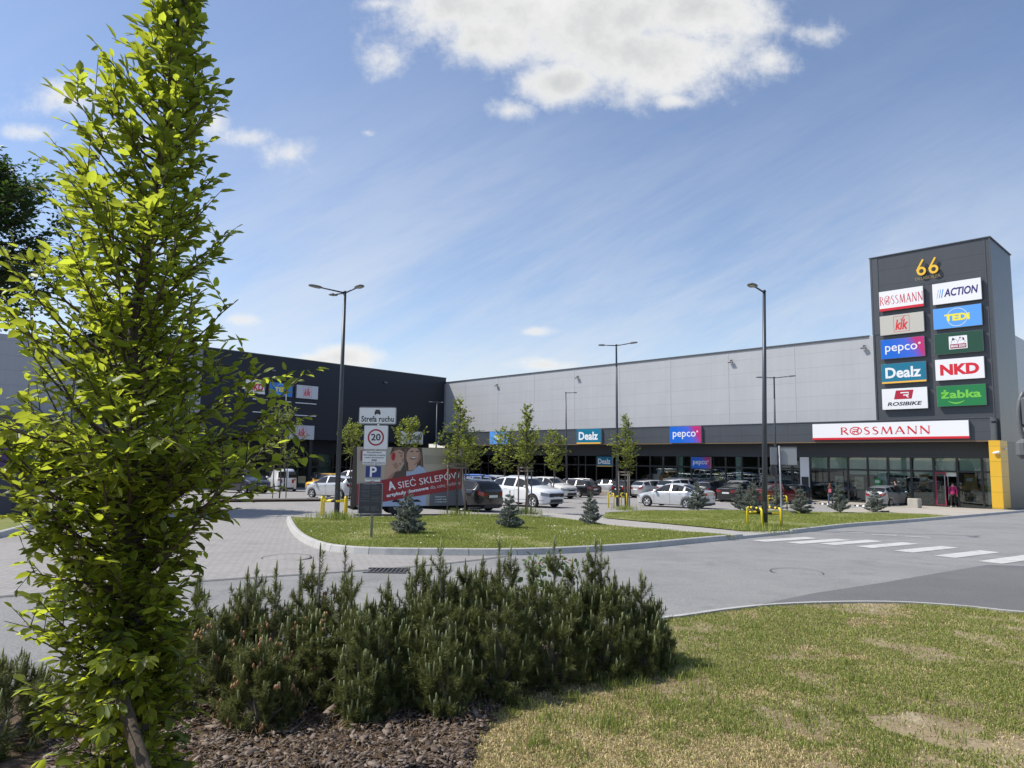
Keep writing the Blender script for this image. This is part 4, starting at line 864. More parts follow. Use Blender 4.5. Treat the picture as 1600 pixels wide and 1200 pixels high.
deco(p, 'car_symbol', SBLK, carp)
deco(p, 'border', SBLK, lambda m: m.stroke([(cx - w * .485, cz - h * .46), (cx + w * .485, cz - h * .46), (cx + w * .485, cz + h * .46), (cx - w * .485, cz + h * .46)], .008, y - .001, True))
p, cx, cz, w, h, y = plate(567.5, 606, 664.5, 702.5, sw, 'speed_limit_sign')
deco(p, 'red_ring', mat('ring_red', (.33, .008, .02), .4), lambda m: m.ring(cx, cz, h * .31, h * .065, y)); deco(p, 'lettering', SBLK, lambda m: m.text('20', cx - h * .20, cx + h * .20, cz - h * .13, cz + h * .15, y - .001, .02))
p, cx, cz, w, h, y = plate(566, 604.5, 704, 726.5, sw, 'text_plate')
def txt(m):
    for i, (t, f) in enumerate((('Na parkingu', .30), ('obowiązują przepisy', .46), ('ruchu drogowego', .40), ('oraz', .11), ('regulamin parkingu', .45))):
        zc = cz + h * (.36 - i * .18); m.text(t, cx - w * f, cx + w * f, zc - h * .065, zc + h * .065, y, .018)
deco(p, 'lettering', SBLK, txt)
p, cx, cz, w, h, y = plate(571.5, 597, 727.5, 746.5, mat('plate_blue', (.012, .03, .17), .4), 'parking_sign', rr=.012); deco(p, 'lettering', SW, lambda m: m.text('P', cx - w * .2, cx + w * .22, cz - h * .42, cz + h * .42, y, .02))
p, cx, cz, w, h, y = plate(571, 596.5, 746.8, 753, sw, 'small_plate', rr=.01); deco(p, 'lettering', SBLK, lambda m: [m.stroke([(cx - f * w, cz + z), (cx + f * w, cz + z)], .012, y) for f, z in ((.4, .02), (.15, -.025))])
p, cx, cz, w, h, y = plate(562.5, 600, 754.5, 803, mat('board_dark', (.028, .03, .042), .35), 'notice_board', rim=.012)
def lines(m):
    q = random.Random(3)
    for col_ in (-1, 1):
        z = cz + h * .43
        while z > cz - h * .12:
            if q.random() < .85: m.stroke([(cx + col_ * w * .04, z), (cx + col_ * w * (.3 + .15 * q.random()), z)], .006, y)
            z -= .021
        for k in range(6): zz = cz - h * (.26 + .028 * k); m.stroke([(cx + col_ * w * .03, zz), (cx + col_ * w * (.2 + .22 * q.random()), zz)], .007, y)
    m.stroke([(cx - w * .3, cz + h * .46), (cx + w * .25, cz + h * .46)], .022, y)
deco(p, 'fine_print', mat('print_grey', (.14, .145, .16), .5), lines)
deco(p, 'border', mat('plate_back', (.3, .3, .3), .5), lambda m: m.stroke([(cx - w * .485, cz - h * .488), (cx + w * .485, cz - h * .488), (cx + w * .485, cz + h * .488), (cx - w * .485, cz + h * .488)], .012, y - .001, True))
# sign seen from behind near the crossing, round sign further back
b = G(1222, 828); r = empty('sign_post', Matrix.Translation((b.x, b.y, gz(b.x, b.y))), 'grey signpost seen from behind with a square plate beside the tall lamp', 'traffic sign')
zt, zb = R(1218, 698, b.y).z - gz(b.x, b.y), R(1218, 727, b.y).z - gz(b.x, b.y)
m = MB(); m.tube([(0, 0, -.1), (0, 0, .75), (0, 0, .76), (-.0, 0, 1.2), (-.02, 0, zt + .03)], [.038, .038, .032, .032, .032], 10); m.build('post', GALV, r, smooth=True)
for x0, x1, rz_ in ((-.31, -.06, .25), (.02, .24, -.95)):
    m = MB(); m.box(x0 if rz_ > 0 else -.02, x1 if rz_ > 0 else .52, .06, .085, zb, zt, Matrix.Rotation(rz_ * .5, 4, 'Z')); pl = m.build('plate', mat('plate_back', (.30, .31, .32), .45), r)
    m = MB(); X0, X1 = (x0, x1) if rz_ > 0 else (-.02, .52); m.box(X0 - .01, X1 + .01, .045, .059, zb - .01, zb + .02, Matrix.Rotation(rz_ * .5, 4, 'Z')); m.box(X0 - .01, X1 + .01, .045, .059, zt - .02, zt + .01, Matrix.Rotation(rz_ * .5, 4, 'Z')); m.build('rim', FD, pl)
b = G(1213, 795.5); r = empty('sign_post', Matrix.Translation((b.x, b.y, gz(b.x, b.y))), 'dark signpost with a round plate seen from behind, half hidden', 'traffic sign'); zc = R(1211, 735, b.y).z - gz(b.x, b.y)
m = MB(); m.tube([(0, 0, -.1), (0, 0, zc + .35)], .035, 8); m.build('post', POLE, r); m = MB(); m.lathe([(0, .0), (.33, 0), (.33, .02), (0, .02)], 24, Matrix.Translation((-.08, .05, zc)) @ Matrix.Rotation(.5, 4, 'Z'), 'y'); m.build('plate', FD, r, fixn=True)
# bollard, concrete block, wheel stops
t, z = TR(1569, 785, .35); m = MB(); hgt = 1.05; r = empty('striped_bollard', WR @ Matrix.Translation((t, -.35, FLOOR - .05)), 'black and yellow striped post at the building corner', 'bollard')
m.tube([(0, 0, 0), (0, 0, hgt)], .085, 14); m.build('post', YG, r, smooth=True); m = MB()
for k in range(5): m.add([(.089 * cos(a), .089 * sin(a), .08 + k * .2 + zz + .05 * sin(a)) for zz in (0, .1) for a in [2 * pi * i / 14 for i in range(14)]], [(i, (i + 1) % 14, 14 + (i + 1) % 14, 14 + i) for i in range(14)])
m.build_each('stripe', BLK, r)
c = G(1429.5, 796); m = MB(); hh = 42 / FOC * 1 and (796 - 778.5) / FOC * c.y; w_ = 15.5 / FOC * c.y
m.rbox(-w_ / 2, w_ / 2, -w_ / 2, w_ / 2, 0, hh * .97, .04); r = m.build('concrete_block', mat('concrete_bin', (.42, .39, .33), .9, var=.15, vscale=6, bump=.5, bscale=40), M=place(c.x, c.y, .72)); tag(r, 'square beige concrete litter bin on the drugstore pavement', 'concrete bin')
m = MB(); m.box(-w_ * .3, w_ * .3, -w_ * .3, w_ * .3, hh * .972, hh * 1.01); m.build('opening', BLK, r)
for px, py, lb in ((1266, 787.5, 'black and white wheel stop nearest the red car'), (1290, 788.5, 'black and white wheel stop left of the walking person'), (1345, 791.5, 'black and white wheel stop right of the walking person'), (990, 772.5, 'black and white wheel stop left of the silver hatchback')):
    c = G(px, py); r = empty('wheel_stop', place(c.x, c.y, atan2(-UR.y, -UR.x)), lb, 'wheel stop', 'wheel stops along the shop terrace'); m = MB(); m.add([(x, yy * s_, z) for x in (-.42, .42) for yy, s_, z in ((-.09, 1, 0), (-.05, 1, .1), (.05, 1, .1), (.09, 1, 0))], [(0, 1, 5, 4), (1, 2, 6, 5), (2, 3, 7, 6), (3, 2, 1, 0), (4, 5, 6, 7)]); m.build('block', BLK, r)
    m = MB(); [m.box(x - .07, x + .07, -.055, .055, .101, .106) for x in (-.2, .2)]; [m.add([(x + q, -.0925 + .0015, .004) if 0 else (x + q, -.092, .004) if k == 0 else (x + q, -.053, .102) for k in (0, 1) for q in (-.07, .07)], [(0, 1, 3, 2)]) for x in (-.2, .2)]; m.build_each('white_stripe', WHITE, r)
# advertising trailer
c = G(556, 806); TRL = empty('advertising_trailer', Matrix.Translation((c.x, c.y, gz(c.x, c.y))) @ Matrix.Rotation(radians(23), 4, 'Z'), 'large advertising trailer with a printed poster of two women and a red slogan band', 'trailer')
TLn, z0, z1 = 4.35, .32, (806 - 699) / FOC * c.y
lean = .34; PT = .0
BK = mat('trailer_black', (.012, .012, .013), .95, var=.2, vscale=3, spec=.15)
y0b, y0t, y1b, y1t = 0.0, lean, 1.25, 1.25 - lean * .9
m = MB(); m.add([(x, yy, z) for x in (0, TLn) for yy, z in ((y0b, z0), (y0t, z1), (y1t, z1), (y1b, z0))], [(0, 3, 2, 1), (4, 5, 6, 7), (0, 1, 5, 4), (1, 2, 6, 5), (2, 3, 7, 6), (3, 0, 4, 7)]); m.build('board_frame', BK, TRL, fixn=True)
m = MB(); m.box(-.1, TLn + .05, .06, 1.2, z0 - .1, z0 - .01); m.box(TLn, TLn + 1.1, .55, .68, z0 - .1, z0 - .02); m.build('chassis', BK, TRL)
for x in (1.55, 2.35):
    for yy in (.1, 1.05):
        m = MB(); m.lathe([(.12, -.1), (.27, -.1), (.31, -.06), (.31, .06), (.27, .1), (.12, .1)], 24, Matrix.Translation((x, yy, .31)), 'y', cap=False); wh = m.build('wheel', BLK, TRL, smooth=False, fixn=True); m = MB(); m.lathe([(0, -.06), (.19, -.07), (.19, .07), (0, .06)], 16, Matrix.Translation((x, yy, .31)), 'y'); m.build('rim', GALV, wh, fixn=True)
m = MB(); m.tube([(.2, .1, -.05), (.2, .1, z0)], .03, 6); m.tube([(TLn - .3, .1, -.05), (TLn - .3, .1, z0)], .03, 6); m.build_each('prop_stand', GALV, TRL)
# the poster: printed flat on the leaning front face
fz = sqrt((z1 - z0) ** 2 + lean ** 2); ang = atan2(lean, z1 - z0); PM = Matrix.Translation((0, -.006, z0)) @ Matrix.Rotation(-ang, 4, 'X')
XL = lambda yy: 120 + (yy - 85) * .065; XRr = lambda yy: 1420 + (yy - 90) * .103; YT = lambda f: 85 + 10 * f; YB = lambda f: 930 - 60 * f
def pp(x, yy):
    f = (x - XL(yy)) / (XRr(yy) - XL(yy)); v = (yy - YT(f)) / (YB(f) - YT(f)); return (f * TLn, (1 - v) * fz)
pc = [0]
def pprint(name, col, polys):
    m = MB()
    for l in polys:
        pc[0] += 1; Q = [pp(x, yy) for x, yy in l]; Q = [(min(max(a, .02), TLn - .02), min(max(c_, .02), fz - .02)) for a, c_ in Q]; m.poly(Q, -.0012 * pc[0])
    return m.build(name, cm('print_' + name, col, .55), poster_o, PM)
m = MB(); m.poly([(.015, .015), (TLn - .015, .015), (TLn - .015, fz - .015), (.015, fz - .015)], 0); poster_o = m.build('poster', mat('poster_sand', (.44, .38, .29), .5, var=.12, vscale=.8), TRL, PM)
PMk = PM; PM = Matrix.Identity(4) if False else PM
poster_o.matrix_local = PM; PM = Matrix.Identity(4)
def el(cx_, cy_, rx, ry, n=22, rot=0): return [(cx_ + rx * cos(a) * cos(rot) - ry * sin(a) * sin(rot), cy_ + rx * cos(a) * sin(rot) + ry * sin(a) * cos(rot)) for a in [2 * pi * k / n for k in range(n)]]
pprint('hair_brown', (.085, .05, .035), [[(680, 88), (900, 90), (925, 240), (940, 370), (880, 400), (740, 420), (700, 330), (690, 200)], [(540, 88), (690, 90), (690, 150), (560, 190), (520, 200)]])
pprint('skin_light', (.50, .31, .22), [el(805, 215, 88, 125), [(745, 300), (860, 300), (850, 400), (760, 410)], [(548, 160), (620, 115), (672, 150), (690, 240), (694, 292), (668, 310), (660, 350), (640, 400), (600, 430), (540, 480), (500, 560), (480, 560), (470, 300)]])
pprint('skin_shade', (.36, .20, .14), [[(860, 120), (893, 200), (880, 290), (840, 335), (815, 338), (855, 270), (868, 190)], [(600, 430), (640, 402), (640, 430), (560, 560), (500, 560), (545, 480)], [(690, 240), (694, 292), (668, 310), (672, 285), (662, 250)], [(600, 300), (640, 360), (600, 400), (560, 330)]])
pprint('hair_light', (.17, .10, .065), [[(690, 120), (722, 110), (715, 330), (735, 400), (712, 390), (700, 300)], [(900, 130), (912, 240), (925, 350), (905, 360), (893, 240)], [(560, 110), (640, 96), (660, 110), (560, 150)]])
pprint('backdrop_dark', (.33, .29, .22), [[(935, 200), (1425, 210), (1428, 300), (960, 320)]])
pprint('hair_long', (.10, .06, .04), [[(660, 420), (700, 320), (735, 420), (750, 560), (700, 700), (600, 700), (570, 520), (600, 440)]])
pprint('shirt_blue', (.38, .45, .60), [[(735, 425), (790, 440), (880, 340), (940, 370), (980, 430), (1020, 700), (1000, 850), (760, 800), (735, 600)], [(480, 820), (800, 760), (1000, 740), (1010, 890), (480, 915)]])
pprint('red_disc', (.42, .02, .03), [el(562, 222, 24, 58)])
pprint('red_tab', (.42, .02, .03), [[(172, 145), (222, 135), (222, 290), (180, 290)]])
pprint('panel_grey', (.12, .125, .135), [[(1045, 720), (1440, 640), (1500, 866), (1050, 896)]])
pprint('features', (.09, .03, .025), [el(780, 150, 20, 7), el(850, 148, 20, 7), el(805, 243, 38, 15), el(655, 215, 16, 7), [(636, 318), (664, 322), (650, 338)], [(618, 160), (668, 178), (668, 186), (618, 170)]])
pprint('teeth', (.72, .70, .68), [el(805, 238, 30, 8)])
pprint('band_red', (.30, .022, .026), [[(150, 612), (735, 492), (1432, 338), (1445, 645), (530, 838), (172, 912)]])
def ptext(t, x0, y0, x1, y1, hpx, bold, mt):      # text along a slanted baseline (photo px on the board)
    A_, B_, H_ = pp(x0, y0), pp(x1, y1), pp(x0, y0 - hpx); d_ = Vector((B_[0] - A_[0], B_[1] - A_[1])); a = atan2(d_.y, d_.x); pc[0] += 1
    m = MB(); hh_ = H_[1] - A_[1]; M_ = Matrix.Translation((A_[0], 0, A_[1])) @ Matrix.Rotation(-a, 4, 'Y'); m.text(t, 0, d_.length, 0, hh_, -.0012 * pc[0], bold, M=M_); return m.build('lettering', mt, poster_o)
ptext('A', 540, 695, 622, 672, 120, .04, SW); ptext('SIEĆ SKLEPÓW', 655, 665, 1425, 498, 122, .0, SW)
ptext('artykuły domowe', 526, 800, 1030, 680, 62, .035, SW); ptext('dla całej rodziny', 1050, 678, 1432, 596, 60, .0, cm('print_pale', (.62, .55, .53)))
for i, t in enumerate(('Zeskanuj teraz', 'i znajdź sklep', 'w Twojej okolicy')): ptext(t, 1115, 776 + i * 34, 1250 + i * 14, 768 + i * 34, 20, .02, SW)
# kiosk at the far left edge
c = G(12, 812); r = empty('kiosk', place(c.x - .6, c.y + .3, .1), 'dark blue container cabinet with a violet top panel at the far left edge', 'cabinet'); m = MB(); m.rbox(-1.2, .75, -.5, .7, .12, 2.55, .04); m.build('cabinet', mat('cabinet_navy', (.02, .026, .05), .5), r)
m = MB(); m.box(-1.15, .70, -.525, -.502, 1.55, 2.3); m.build('top_panel', mat('cabinet_violet', (.045, .012, .12), .4), r); m = MB(); [m.box(x - .06, x + .06, yy - .06, yy + .06, 0, .12) for x in (-1.1, .65) for yy in (-.4, .6)]; m.build_each('foot', BLK, r)
# lorry whose mirrors reach into the frame from the right
LY = 10.4; lx = 7.75; r = empty('lorry', place(lx, LY - 1.1, pi), 'lorry cab outside the right edge with grey wing mirrors reaching into view', 'lorry')
PW = mat('lorry_paint', (.62, .63, .65), .3, coat=.5)
m = MB(); m.add([(x, yy, z) for yy in (-1.1, 1.1) for x, z in ((-.0, .55), (-.04, 1.3), (-.18, 2.75), (-.5, 2.95), (-2.0, 2.95), (-2.0, .55))], [(0, 1, 2, 3, 4, 5), tuple(reversed(range(6, 12)))] + [(i, 6 + i, 6 + (i + 1) % 6, (i + 1) % 6) for i in range(6)]); m.build('cab', PW, r, M=Matrix.Identity(4), fixn=True)
m = MB(); m.add([(-.03, -.98, 1.42), (-.03, .98, 1.42), (-.15, .95, 2.6), (-.15, -.95, 2.6)], [(0, 1, 2, 3)]); m.build('windscreen', mat('car_glass', (.012, .015, .017), .03), r)
m = MB(); m.box(-.1, .04, -1.12, 1.12, .35, .8); m.box(-1.9, -.1, -1.0, 1.0, .3, .54); m.build('bumper', BLK, r)
for yy in (-1.0, 1.0): m = MB(); m.lathe([(.2, -.14), (.45, -.14), (.5, -.1), (.5, .1), (.45, .14), (.2, .14)], 24, Matrix.Translation((-1.1, yy * .95, .5)), 'y'); m.build('wheel', BLK, r, fixn=True)
MG = mat('mirror_grey', (.13, .135, .14), .4); zb_ = gz(lx, LY)
def lz(px, py): 
    P = R(px, py, LY); return P.x, P.z - gz(lx, LY - 1.1)
x0, za = lz(1591.5, 611); _, zbm = lz(1591.5, 690); xl = lambda X: -(X - lx)
m = MB(); zz = (za + zbm) / 2; hh_ = (za - zbm) / 2; R2 = xl(lz(1606, 650)[0]); C_ = xl(lz(1591.5, 650)[0])
m.tube([(R2 + (C_ - R2) * cos(a), -1.1, zz + hh_ * sin(a)) for a in [pi / 2 - k * pi / 14 for k in range(15)]] , .028, 10); m.tube([(R2, -1.1, zz + hh_), (-.2, -1.05, zz + hh_ * .9)], .028, 8); m.tube([(R2, -1.1, zz - hh_), (-.1, -1.05, zz - hh_)], .028, 8); m.build_each('mirror_arm', MG, r)
m = MB(); m.rbox(xl(lz(1612, 650)[0]), xl(lz(1594.5, 650)[0]), -1.18, -1.02, lz(1595, 668)[1], lz(1595, 618)[1], .05); mm_ = m.build('mirror', MG, r)
m = MB(); X1_ = xl(lz(1590, 700)[0]); m.rbox(X1_ - .32, X1_, -1.2, -1.0, lz(1595, 717)[1], lz(1595, 686)[1], .06); m2 = m.build('mirror', MG, r)
m = MB(); m.rbox(X1_ - .3, X1_ - .03, -1.0 + .001, -.985, lz(1595, 714)[1], lz(1595, 689)[1], .03); m.build('mirror_glass', mat('mirror_dark', (.05, .055, .06), .1), m2); m = MB(); m.rbox(X1_ - .3, X1_ - .03, .985 - 2.2, 1.0 - 2.2 - .001 - .0, lz(1595, 714)[1], lz(1595, 689)[1], .03)
# ---------------------------------------------------------------- cars
CG = mat('car_glass', (.012, .015, .017), .03, spec=.8); TYRE = mat('tyre', (.02, .02, .02), .85); RIM = mat('alloy_rim', (.55, .56, .57), .35, metal=.35); PLASTIC = mat('black_plastic', (.02, .02, .022), .55)
TAIL = mat('tail_lamp', (.30, .012, .015), .12, coat=.6); HEADM = mat('head_lamp', (.22, .24, .27), .08, coat=.8); PLATE = mat('number_plate', (.70, .71, .72), .4); CHROME = mat('chrome', (.7, .71, .72), .12, metal=1.)
def paint(name, c, metal=.0): return mat('paint_' + name, c, .22 if metal else .28, metal=metal, coat=.9)
PA = dict(silver=paint('silver', (.56, .575, .59), .25), white=paint('white', (.74, .75, .76)), black=paint('black', (.010, .010, .011)), grey=paint('grey', (.04, .045, .05), .3), red=paint('red', (.13, .010, .014), .2),
          yellow=paint('yellow', (.78, .42, .01)), blue=paint('blue', (.03, .14, .55)), lsilver=paint('light_silver', (.46, .47, .475), .3), cream=paint('cream', (.62, .60, .55)), navy=paint('navy', (.03, .035, .05), .3), yaris=paint('grey_silver', (.33, .345, .36), .4))
# type: L, W, H, wheelbase, front overhang, wheel r, roofline (s from front), belt, (windscreen s0,s1), (rear glass s0,s1), side window s0..s1, pillars
TY = dict(
 sedan=(4.67, 1.81, 1.46, 2.69, .9, .32, [(0, .58), (.012, .68), (.05, .76), (.25, .96), (.30, 1.05), (.42, 1.38), (.50, 1.45), (.60, 1.455), (.72, 1.37), (.88, 1.10), (.975, 1.07), (1, .98)], [(0, .6), (.25, .90), (.6, .96), (.95, 1.0), (1, .93)], (.275, .43), (.70, .87), (.31, .845), (.54, .73)),
 wagon=(4.80, 1.81, 1.50, 2.74, .93, .33, [(0, .58), (.012, .70), (.05, .78), (.24, .98), (.29, 1.07), (.40, 1.40), (.48, 1.48), (.68, 1.50), (.88, 1.45), (.93, 1.37), (.985, 1.02), (1, .92)], [(0, .62), (.25, .93), (.6, .98), (.95, 1.02), (1, .9)], (.265, .41), (.915, .982), (.30, .92), (.50, .70)),
 suv=(4.52, 1.87, 1.66, 2.68, .92, .36, [(0, .80), (.012, .92), (.05, 1.0), (.23, 1.13), (.28, 1.22), (.39, 1.55), (.47, 1.64), (.68, 1.65), (.86, 1.57), (.92, 1.46), (.975, 1.14), (1, 1.02)], [(0, .8), (.25, 1.06), (.6, 1.1), (.95, 1.18), (1, 1.0)], (.255, .40), (.90, .972), (.29, .90), (.51, .72)),
 hatch=(3.95, 1.70, 1.50, 2.50, .80, .31, [(0, .60), (.012, .72), (.05, .82), (.21, 1.02), (.26, 1.12), (.39, 1.42), (.48, 1.50), (.70, 1.49), (.88, 1.41), (.93, 1.31), (.98, 1.04), (1, .92)], [(0, .64), (.22, .95), (.6, 1.0), (.95, 1.06), (1, .9)], (.235, .40), (.915, .978), (.27, .91), (.53, .76)),
 boxy=(3.6, 1.58, 1.42, 2.30, .68, .28, [(0, .56), (.01, .74), (.04, .80), (.25, .90), (.28, .96), (.38, 1.36), (.43, 1.41), (.85, 1.40), (.92, 1.33), (.985, .95), (1, .86)], [(0, .62), (.25, .86), (.95, .90), (1, .8)], (.27, .385), (.915, .983), (.30, .90), (.52, .74)),
 van=(4.25, 1.72, 1.84, 2.70, .80, .32, [(0, .66), (.012, .80), (.05, .90), (.18, 1.10), (.22, 1.20), (.35, 1.66), (.42, 1.80), (.60, 1.84), (.95, 1.82), (.985, 1.74), (1, 1.60)], [(0, .7), (.2, 1.02), (.95, 1.08), (1, 1.05)], (.21, .36), (2, 3), (.25, .43), (.5, .6)))
def lerp(tab, s):
    for (a, b), (c, d) in zip(tab[:-1], tab[1:]):
        if s <= c: t = (s - a) / (c - a); t = t if True else t; return b + (d - b) * t
    return tab[-1][1]
def sm(tab, s, w=.018): return (lerp(tab, max(s - w, 0)) + 2 * lerp(tab, s) + lerp(tab, min(s + w, 1))) / 4
def build_car(kind, pt, label, pos, rz, sc_=1.0, rim=None, roofrail=False, dark_roof=False, plate_front=True, glass=None, group='cars parked at the shops', bars=False, cladding=False, sx=1.0):
    L_, W, H, wb, fo, wr, roof, belt, ws, rg, sw_, pil = TY[kind]; paint_ = PA[pt]
    root = empty('parked_car', place(pos[0], pos[1], rz, sc_), label, 'car', group)
    xw = (L_ / 2 - fo, L_ / 2 - fo - wb); Ra = wr + .055; N = 116; zb = .19 if kind != 'suv' else .24
    S = [i / N for i in range(N + 1)]
    rows = []
    for s in S:
        x = L_ / 2 - s * L_; e = min(s, 1 - s); tp = 1 - .30 * max(0, 1 - e / .10) ** 2.2 - .05 * max(0, 1 - e / .3) ** 2; w = W / 2 * tp
        zt = sm(roof, s); zl = sm(belt, s); zl = min(zl, zt - .02); cab = max(0, min(1, (zt - zl - .05) / .3)); b0 = zb + .16 * max(0, 1 - e / .05) ** 2
        z1, z2 = b0 + .03, b0 + .2
        for xc in xw:
            dx = x - xc
            if abs(dx) < Ra: a = wr + sqrt(Ra * Ra - dx * dx); z1 = max(z1, a); z2 = max(z2, a + .015)
        z3 = max(zb + .38 + .0, z2 + .02); z3 = min(z3, zl - .05); z2 = min(z2, z3 - .01) if z2 > z3 else z2
        wr_ = w * (.90 - .20 * cab) ; wt = wr_ * (.78 if cab > .3 else .8)
        zr = zt - .035 - .03 * cab
        rows.append([(x, 0, b0), (x, w * .80, b0), (x, w * .955, z1), (x, w * .985, z2), (x, w, z3), (x, w * .99, max(zl - .17, z3 + .005)), (x, w * .972, zl), (x, w * .955 if cab > .1 else w * .94, zl + .018), (x, wr_ + .012, zr - .012), (x, wr_, zr), (x, wt, zt - .006), (x, 0, zt + .006)])
    K = 12; body = MB(); gl = {}
    def pid(i, j, sd): return (rows[i][j][0], rows[i][j][1] * sd, rows[i][j][2])
    def quad(m, i, j, sd):
        q = [pid(i, j, sd), pid(i + 1, j, sd), pid(i + 1, j + 1, sd), pid(i, j + 1, sd)]; m.add(q if sd > 0 else list(reversed(q)), [(0, 1, 2, 3)])
    G_ = {k: MB() for k in ('windscreen', 'rear_window', 'side_window_a', 'side_window_b', 'roof')}
    for i in range(N):
        s = (S[i] + S[i + 1]) / 2
        for sd in (1, -1):
            for j in range(K - 1):
                tgt = body
                if ws[0] < s < ws[1] and j >= 9: tgt = G_['windscreen']
                elif rg[0] < s < rg[1] and j >= 9: tgt = G_['rear_window']
                elif j == 7 and sw_[0] < s < sw_[1] and not any(abs(s - p) < .012 for p in pil) and rows[i][8][2] - rows[i][7][2] > .03: tgt = G_['side_window_a'] if sd > 0 else G_['side_window_b']
                elif dark_roof and j >= 8 and ws[1] <= s: tgt = G_['roof']
                quad(tgt, i, j, sd)
    for i, flip in ((0, False), (N, True)):
        for j in range(K - 1):
            q = [pid(i, j, 1), pid(i, j + 1, 1), pid(i, j + 1, -1), pid(i, j, -1)]; body.add(q if not flip else list(reversed(q)), [(0, 1, 2, 3)])
    body.mi = 1; m = body
    for sd in (1, -1):
        for s in (sw_[0] - .0, pil[0], pil[1] + .035):
            i = int(N * s)
            for j in (2, 3, 4, 5):
                a, b_ = pid(i, j, sd), pid(i, j + 1, sd); m.add([(a[0] - .006, a[1] + sd * .003, a[2]), (a[0] + .006, a[1] + sd * .003, a[2]), (b_[0] + .006, b_[1] + sd * .003, b_[2]), (b_[0] - .006, b_[1] + sd * .003, b_[2])], [(0, 1, 2, 3)] if sd > 0 else [(3, 2, 1, 0)])
    body.mi = 0
    # weld for smooth shading
    def weld(m, name, mt, parent, smooth=True):
        me = bpy.data.meshes.new(name); me.from_pydata(m.v, [], m.f); me.polygons.foreach_set('material_index', m.m); bm = bmesh.new(); bm.from_mesh(me); bmesh.ops.remove_doubles(bm, verts=bm.verts, dist=.0008); bmesh.ops.dissolve_degenerate(bm, edges=bm.edges, dist=.0005); bmesh.ops.recalc_face_normals(bm, faces=bm.faces); bm.to_mesh(me); bm.free()
        [me.materials.append(q) for q in (mt if isinstance(mt, tuple) else (mt,))]
        if smooth:
            me.polygons.foreach_set('use_smooth', [True] * len(me.polygons)); 
            try: me.set_sharp_from_angle(angle=radians(38))
            except Exception: pass
        return link(name, me, parent)
    bo = weld(body, 'body', (paint_, PLASTIC), root)
    for k, nme in (('windscreen', 'windscreen'), ('rear_window', 'rear_window'), ('side_window_a', 'side_window'), ('side_window_b', 'side_window'), ('roof', 'roof')):
        if G_[k].f: weld(G_[k], nme, CG if k != 'roof' else PA['black'], root)
    # dark floor, wheel wells
    m = MB(); m.box(-L_ / 2 + .25, L_ / 2 - .2, -W * .38, W * .38, zb - .02, zb + .45); m.build('underbody', PLASTIC, root)
    spokes = 5
    for xc in xw:
        for sd in (1, -1):
            Mw = Matrix.Translation((xc, sd * (W / 2 - .10), wr)); m = MB(); m.lathe([(wr * .66, -.09), (wr * .9, -.10), (wr, -.07), (wr, .07), (wr * .9, .10), (wr * .66, .09)], 28, Mw, 'y', cap=False); wh = m.build('wheel', TYRE, root, smooth=False, fixn=True)
            m = MB(); yo = sd * .075; m.lathe([(0, yo + sd * .014), (.05, yo + sd * .012), (.07, yo), (wr * .60, yo), (wr * .64, yo + sd * .014), (wr * .71, yo + sd * .014), (wr * .71, yo - sd * .03)], 30, Mw, 'y')
            ro = m.build('rim', rim or RIM, wh, fixn=True)
            m = MB()
            for k in range(spokes):
                a = 2 * pi * k / spokes + .3; q = [(wr * .20, -.16), (wr * .57, -.44), (wr * .59, 0), (wr * .57, .44), (wr * .20, .16)]
                m.add([Mw @ Vector((r_ * cos(a + da), yo + sd * .004, r_ * sin(a + da))) for r_, da in q], [(0, 1, 2, 3, 4)] if sd < 0 else [(4, 3, 2, 1, 0)])
            m.build('rim_gaps', PLASTIC, ro)
    # lamps: patches pushed out of the body surface
    def patch(name, mt, s0, s1, j0, j1, sd, cap=None, zc=None, out=.012):
        m = MB()
        for i in range(N):
            s = (S[i] + S[i + 1]) / 2
            if s0 <= s <= s1:
                for j in range(j0, j1):
                    q = []
                    for (a, b_) in ((i, j), (i + 1, j), (i + 1, j + 1), (i, j + 1)):
                        p = pid(a, b_, sd); n_ = out; q.append((p[0] + (n_ if s0 < .5 else -n_) * .5, p[1] + sd * n_, p[2]))
                    m.add(q if sd > 0 else list(reversed(q)), [(0, 1, 2, 3)])
        i = 0 if s0 < .5 else N; w_ = abs(rows[i][5][1]); xx = rows[i][0][0] + (out if s0 < .5 else -out)
        z0_, z1_ = zc if zc else (rows[i][5][2] + .01, rows[i][6][2] - .01)
        y0_, y1_ = (cap or (.55, .97))
        m.add([(xx, sd * w_ * y0_, z0_), (xx, sd * w_ * y1_, z0_), (xx, sd * w_ * y1_ * .98, z1_), (xx, sd * w_ * y0_, z1_)], [(0, 1, 2, 3)])
        return weld(m, name, mt, root)
    for sd in (1, -1):
        patch('headlight', HEADM, 0, .075, 5, 6, sd, (.58, .99))
        patch('taillight', TAIL, .958 if kind != 'van' else .978, 1, 5, 6, sd, (.66, .99), None if kind != 'van' else (.7, 1.0))
    xf, xr = L_ / 2, -L_ / 2; w0 = W / 2 * .65; zf = rows[0][4][2]
    m = MB(); m.box(xf - .02, xf + .012, -w0 * (.95 if cladding else .55), w0 * (.95 if cladding else .55), zf - .02, zf + (.17 if cladding else .12)); m.build('grille', PLASTIC, root); m = MB(); m.box(xf - .02, xf + .014, -w0 * .8, w0 * .8, zf - .30, zf - .13); m.build('lower_grille', PLASTIC, root)
    m = MB(); m.box(xf + .0125, xf + .024, -.26, .26, zf - .11, zf - .0); m.box(xr - .022, xr - .012, -.26, .26, rows[N][4][2] + .10, rows[N][4][2] + .21); m.build_each('number_plate', PLATE, root)
    m = MB(); m.box(xr - .014, xr + .05, -w0 * .95, w0 * .95, zb + .05, zb + .16); m.build('rear_bumper', PLASTIC, root)
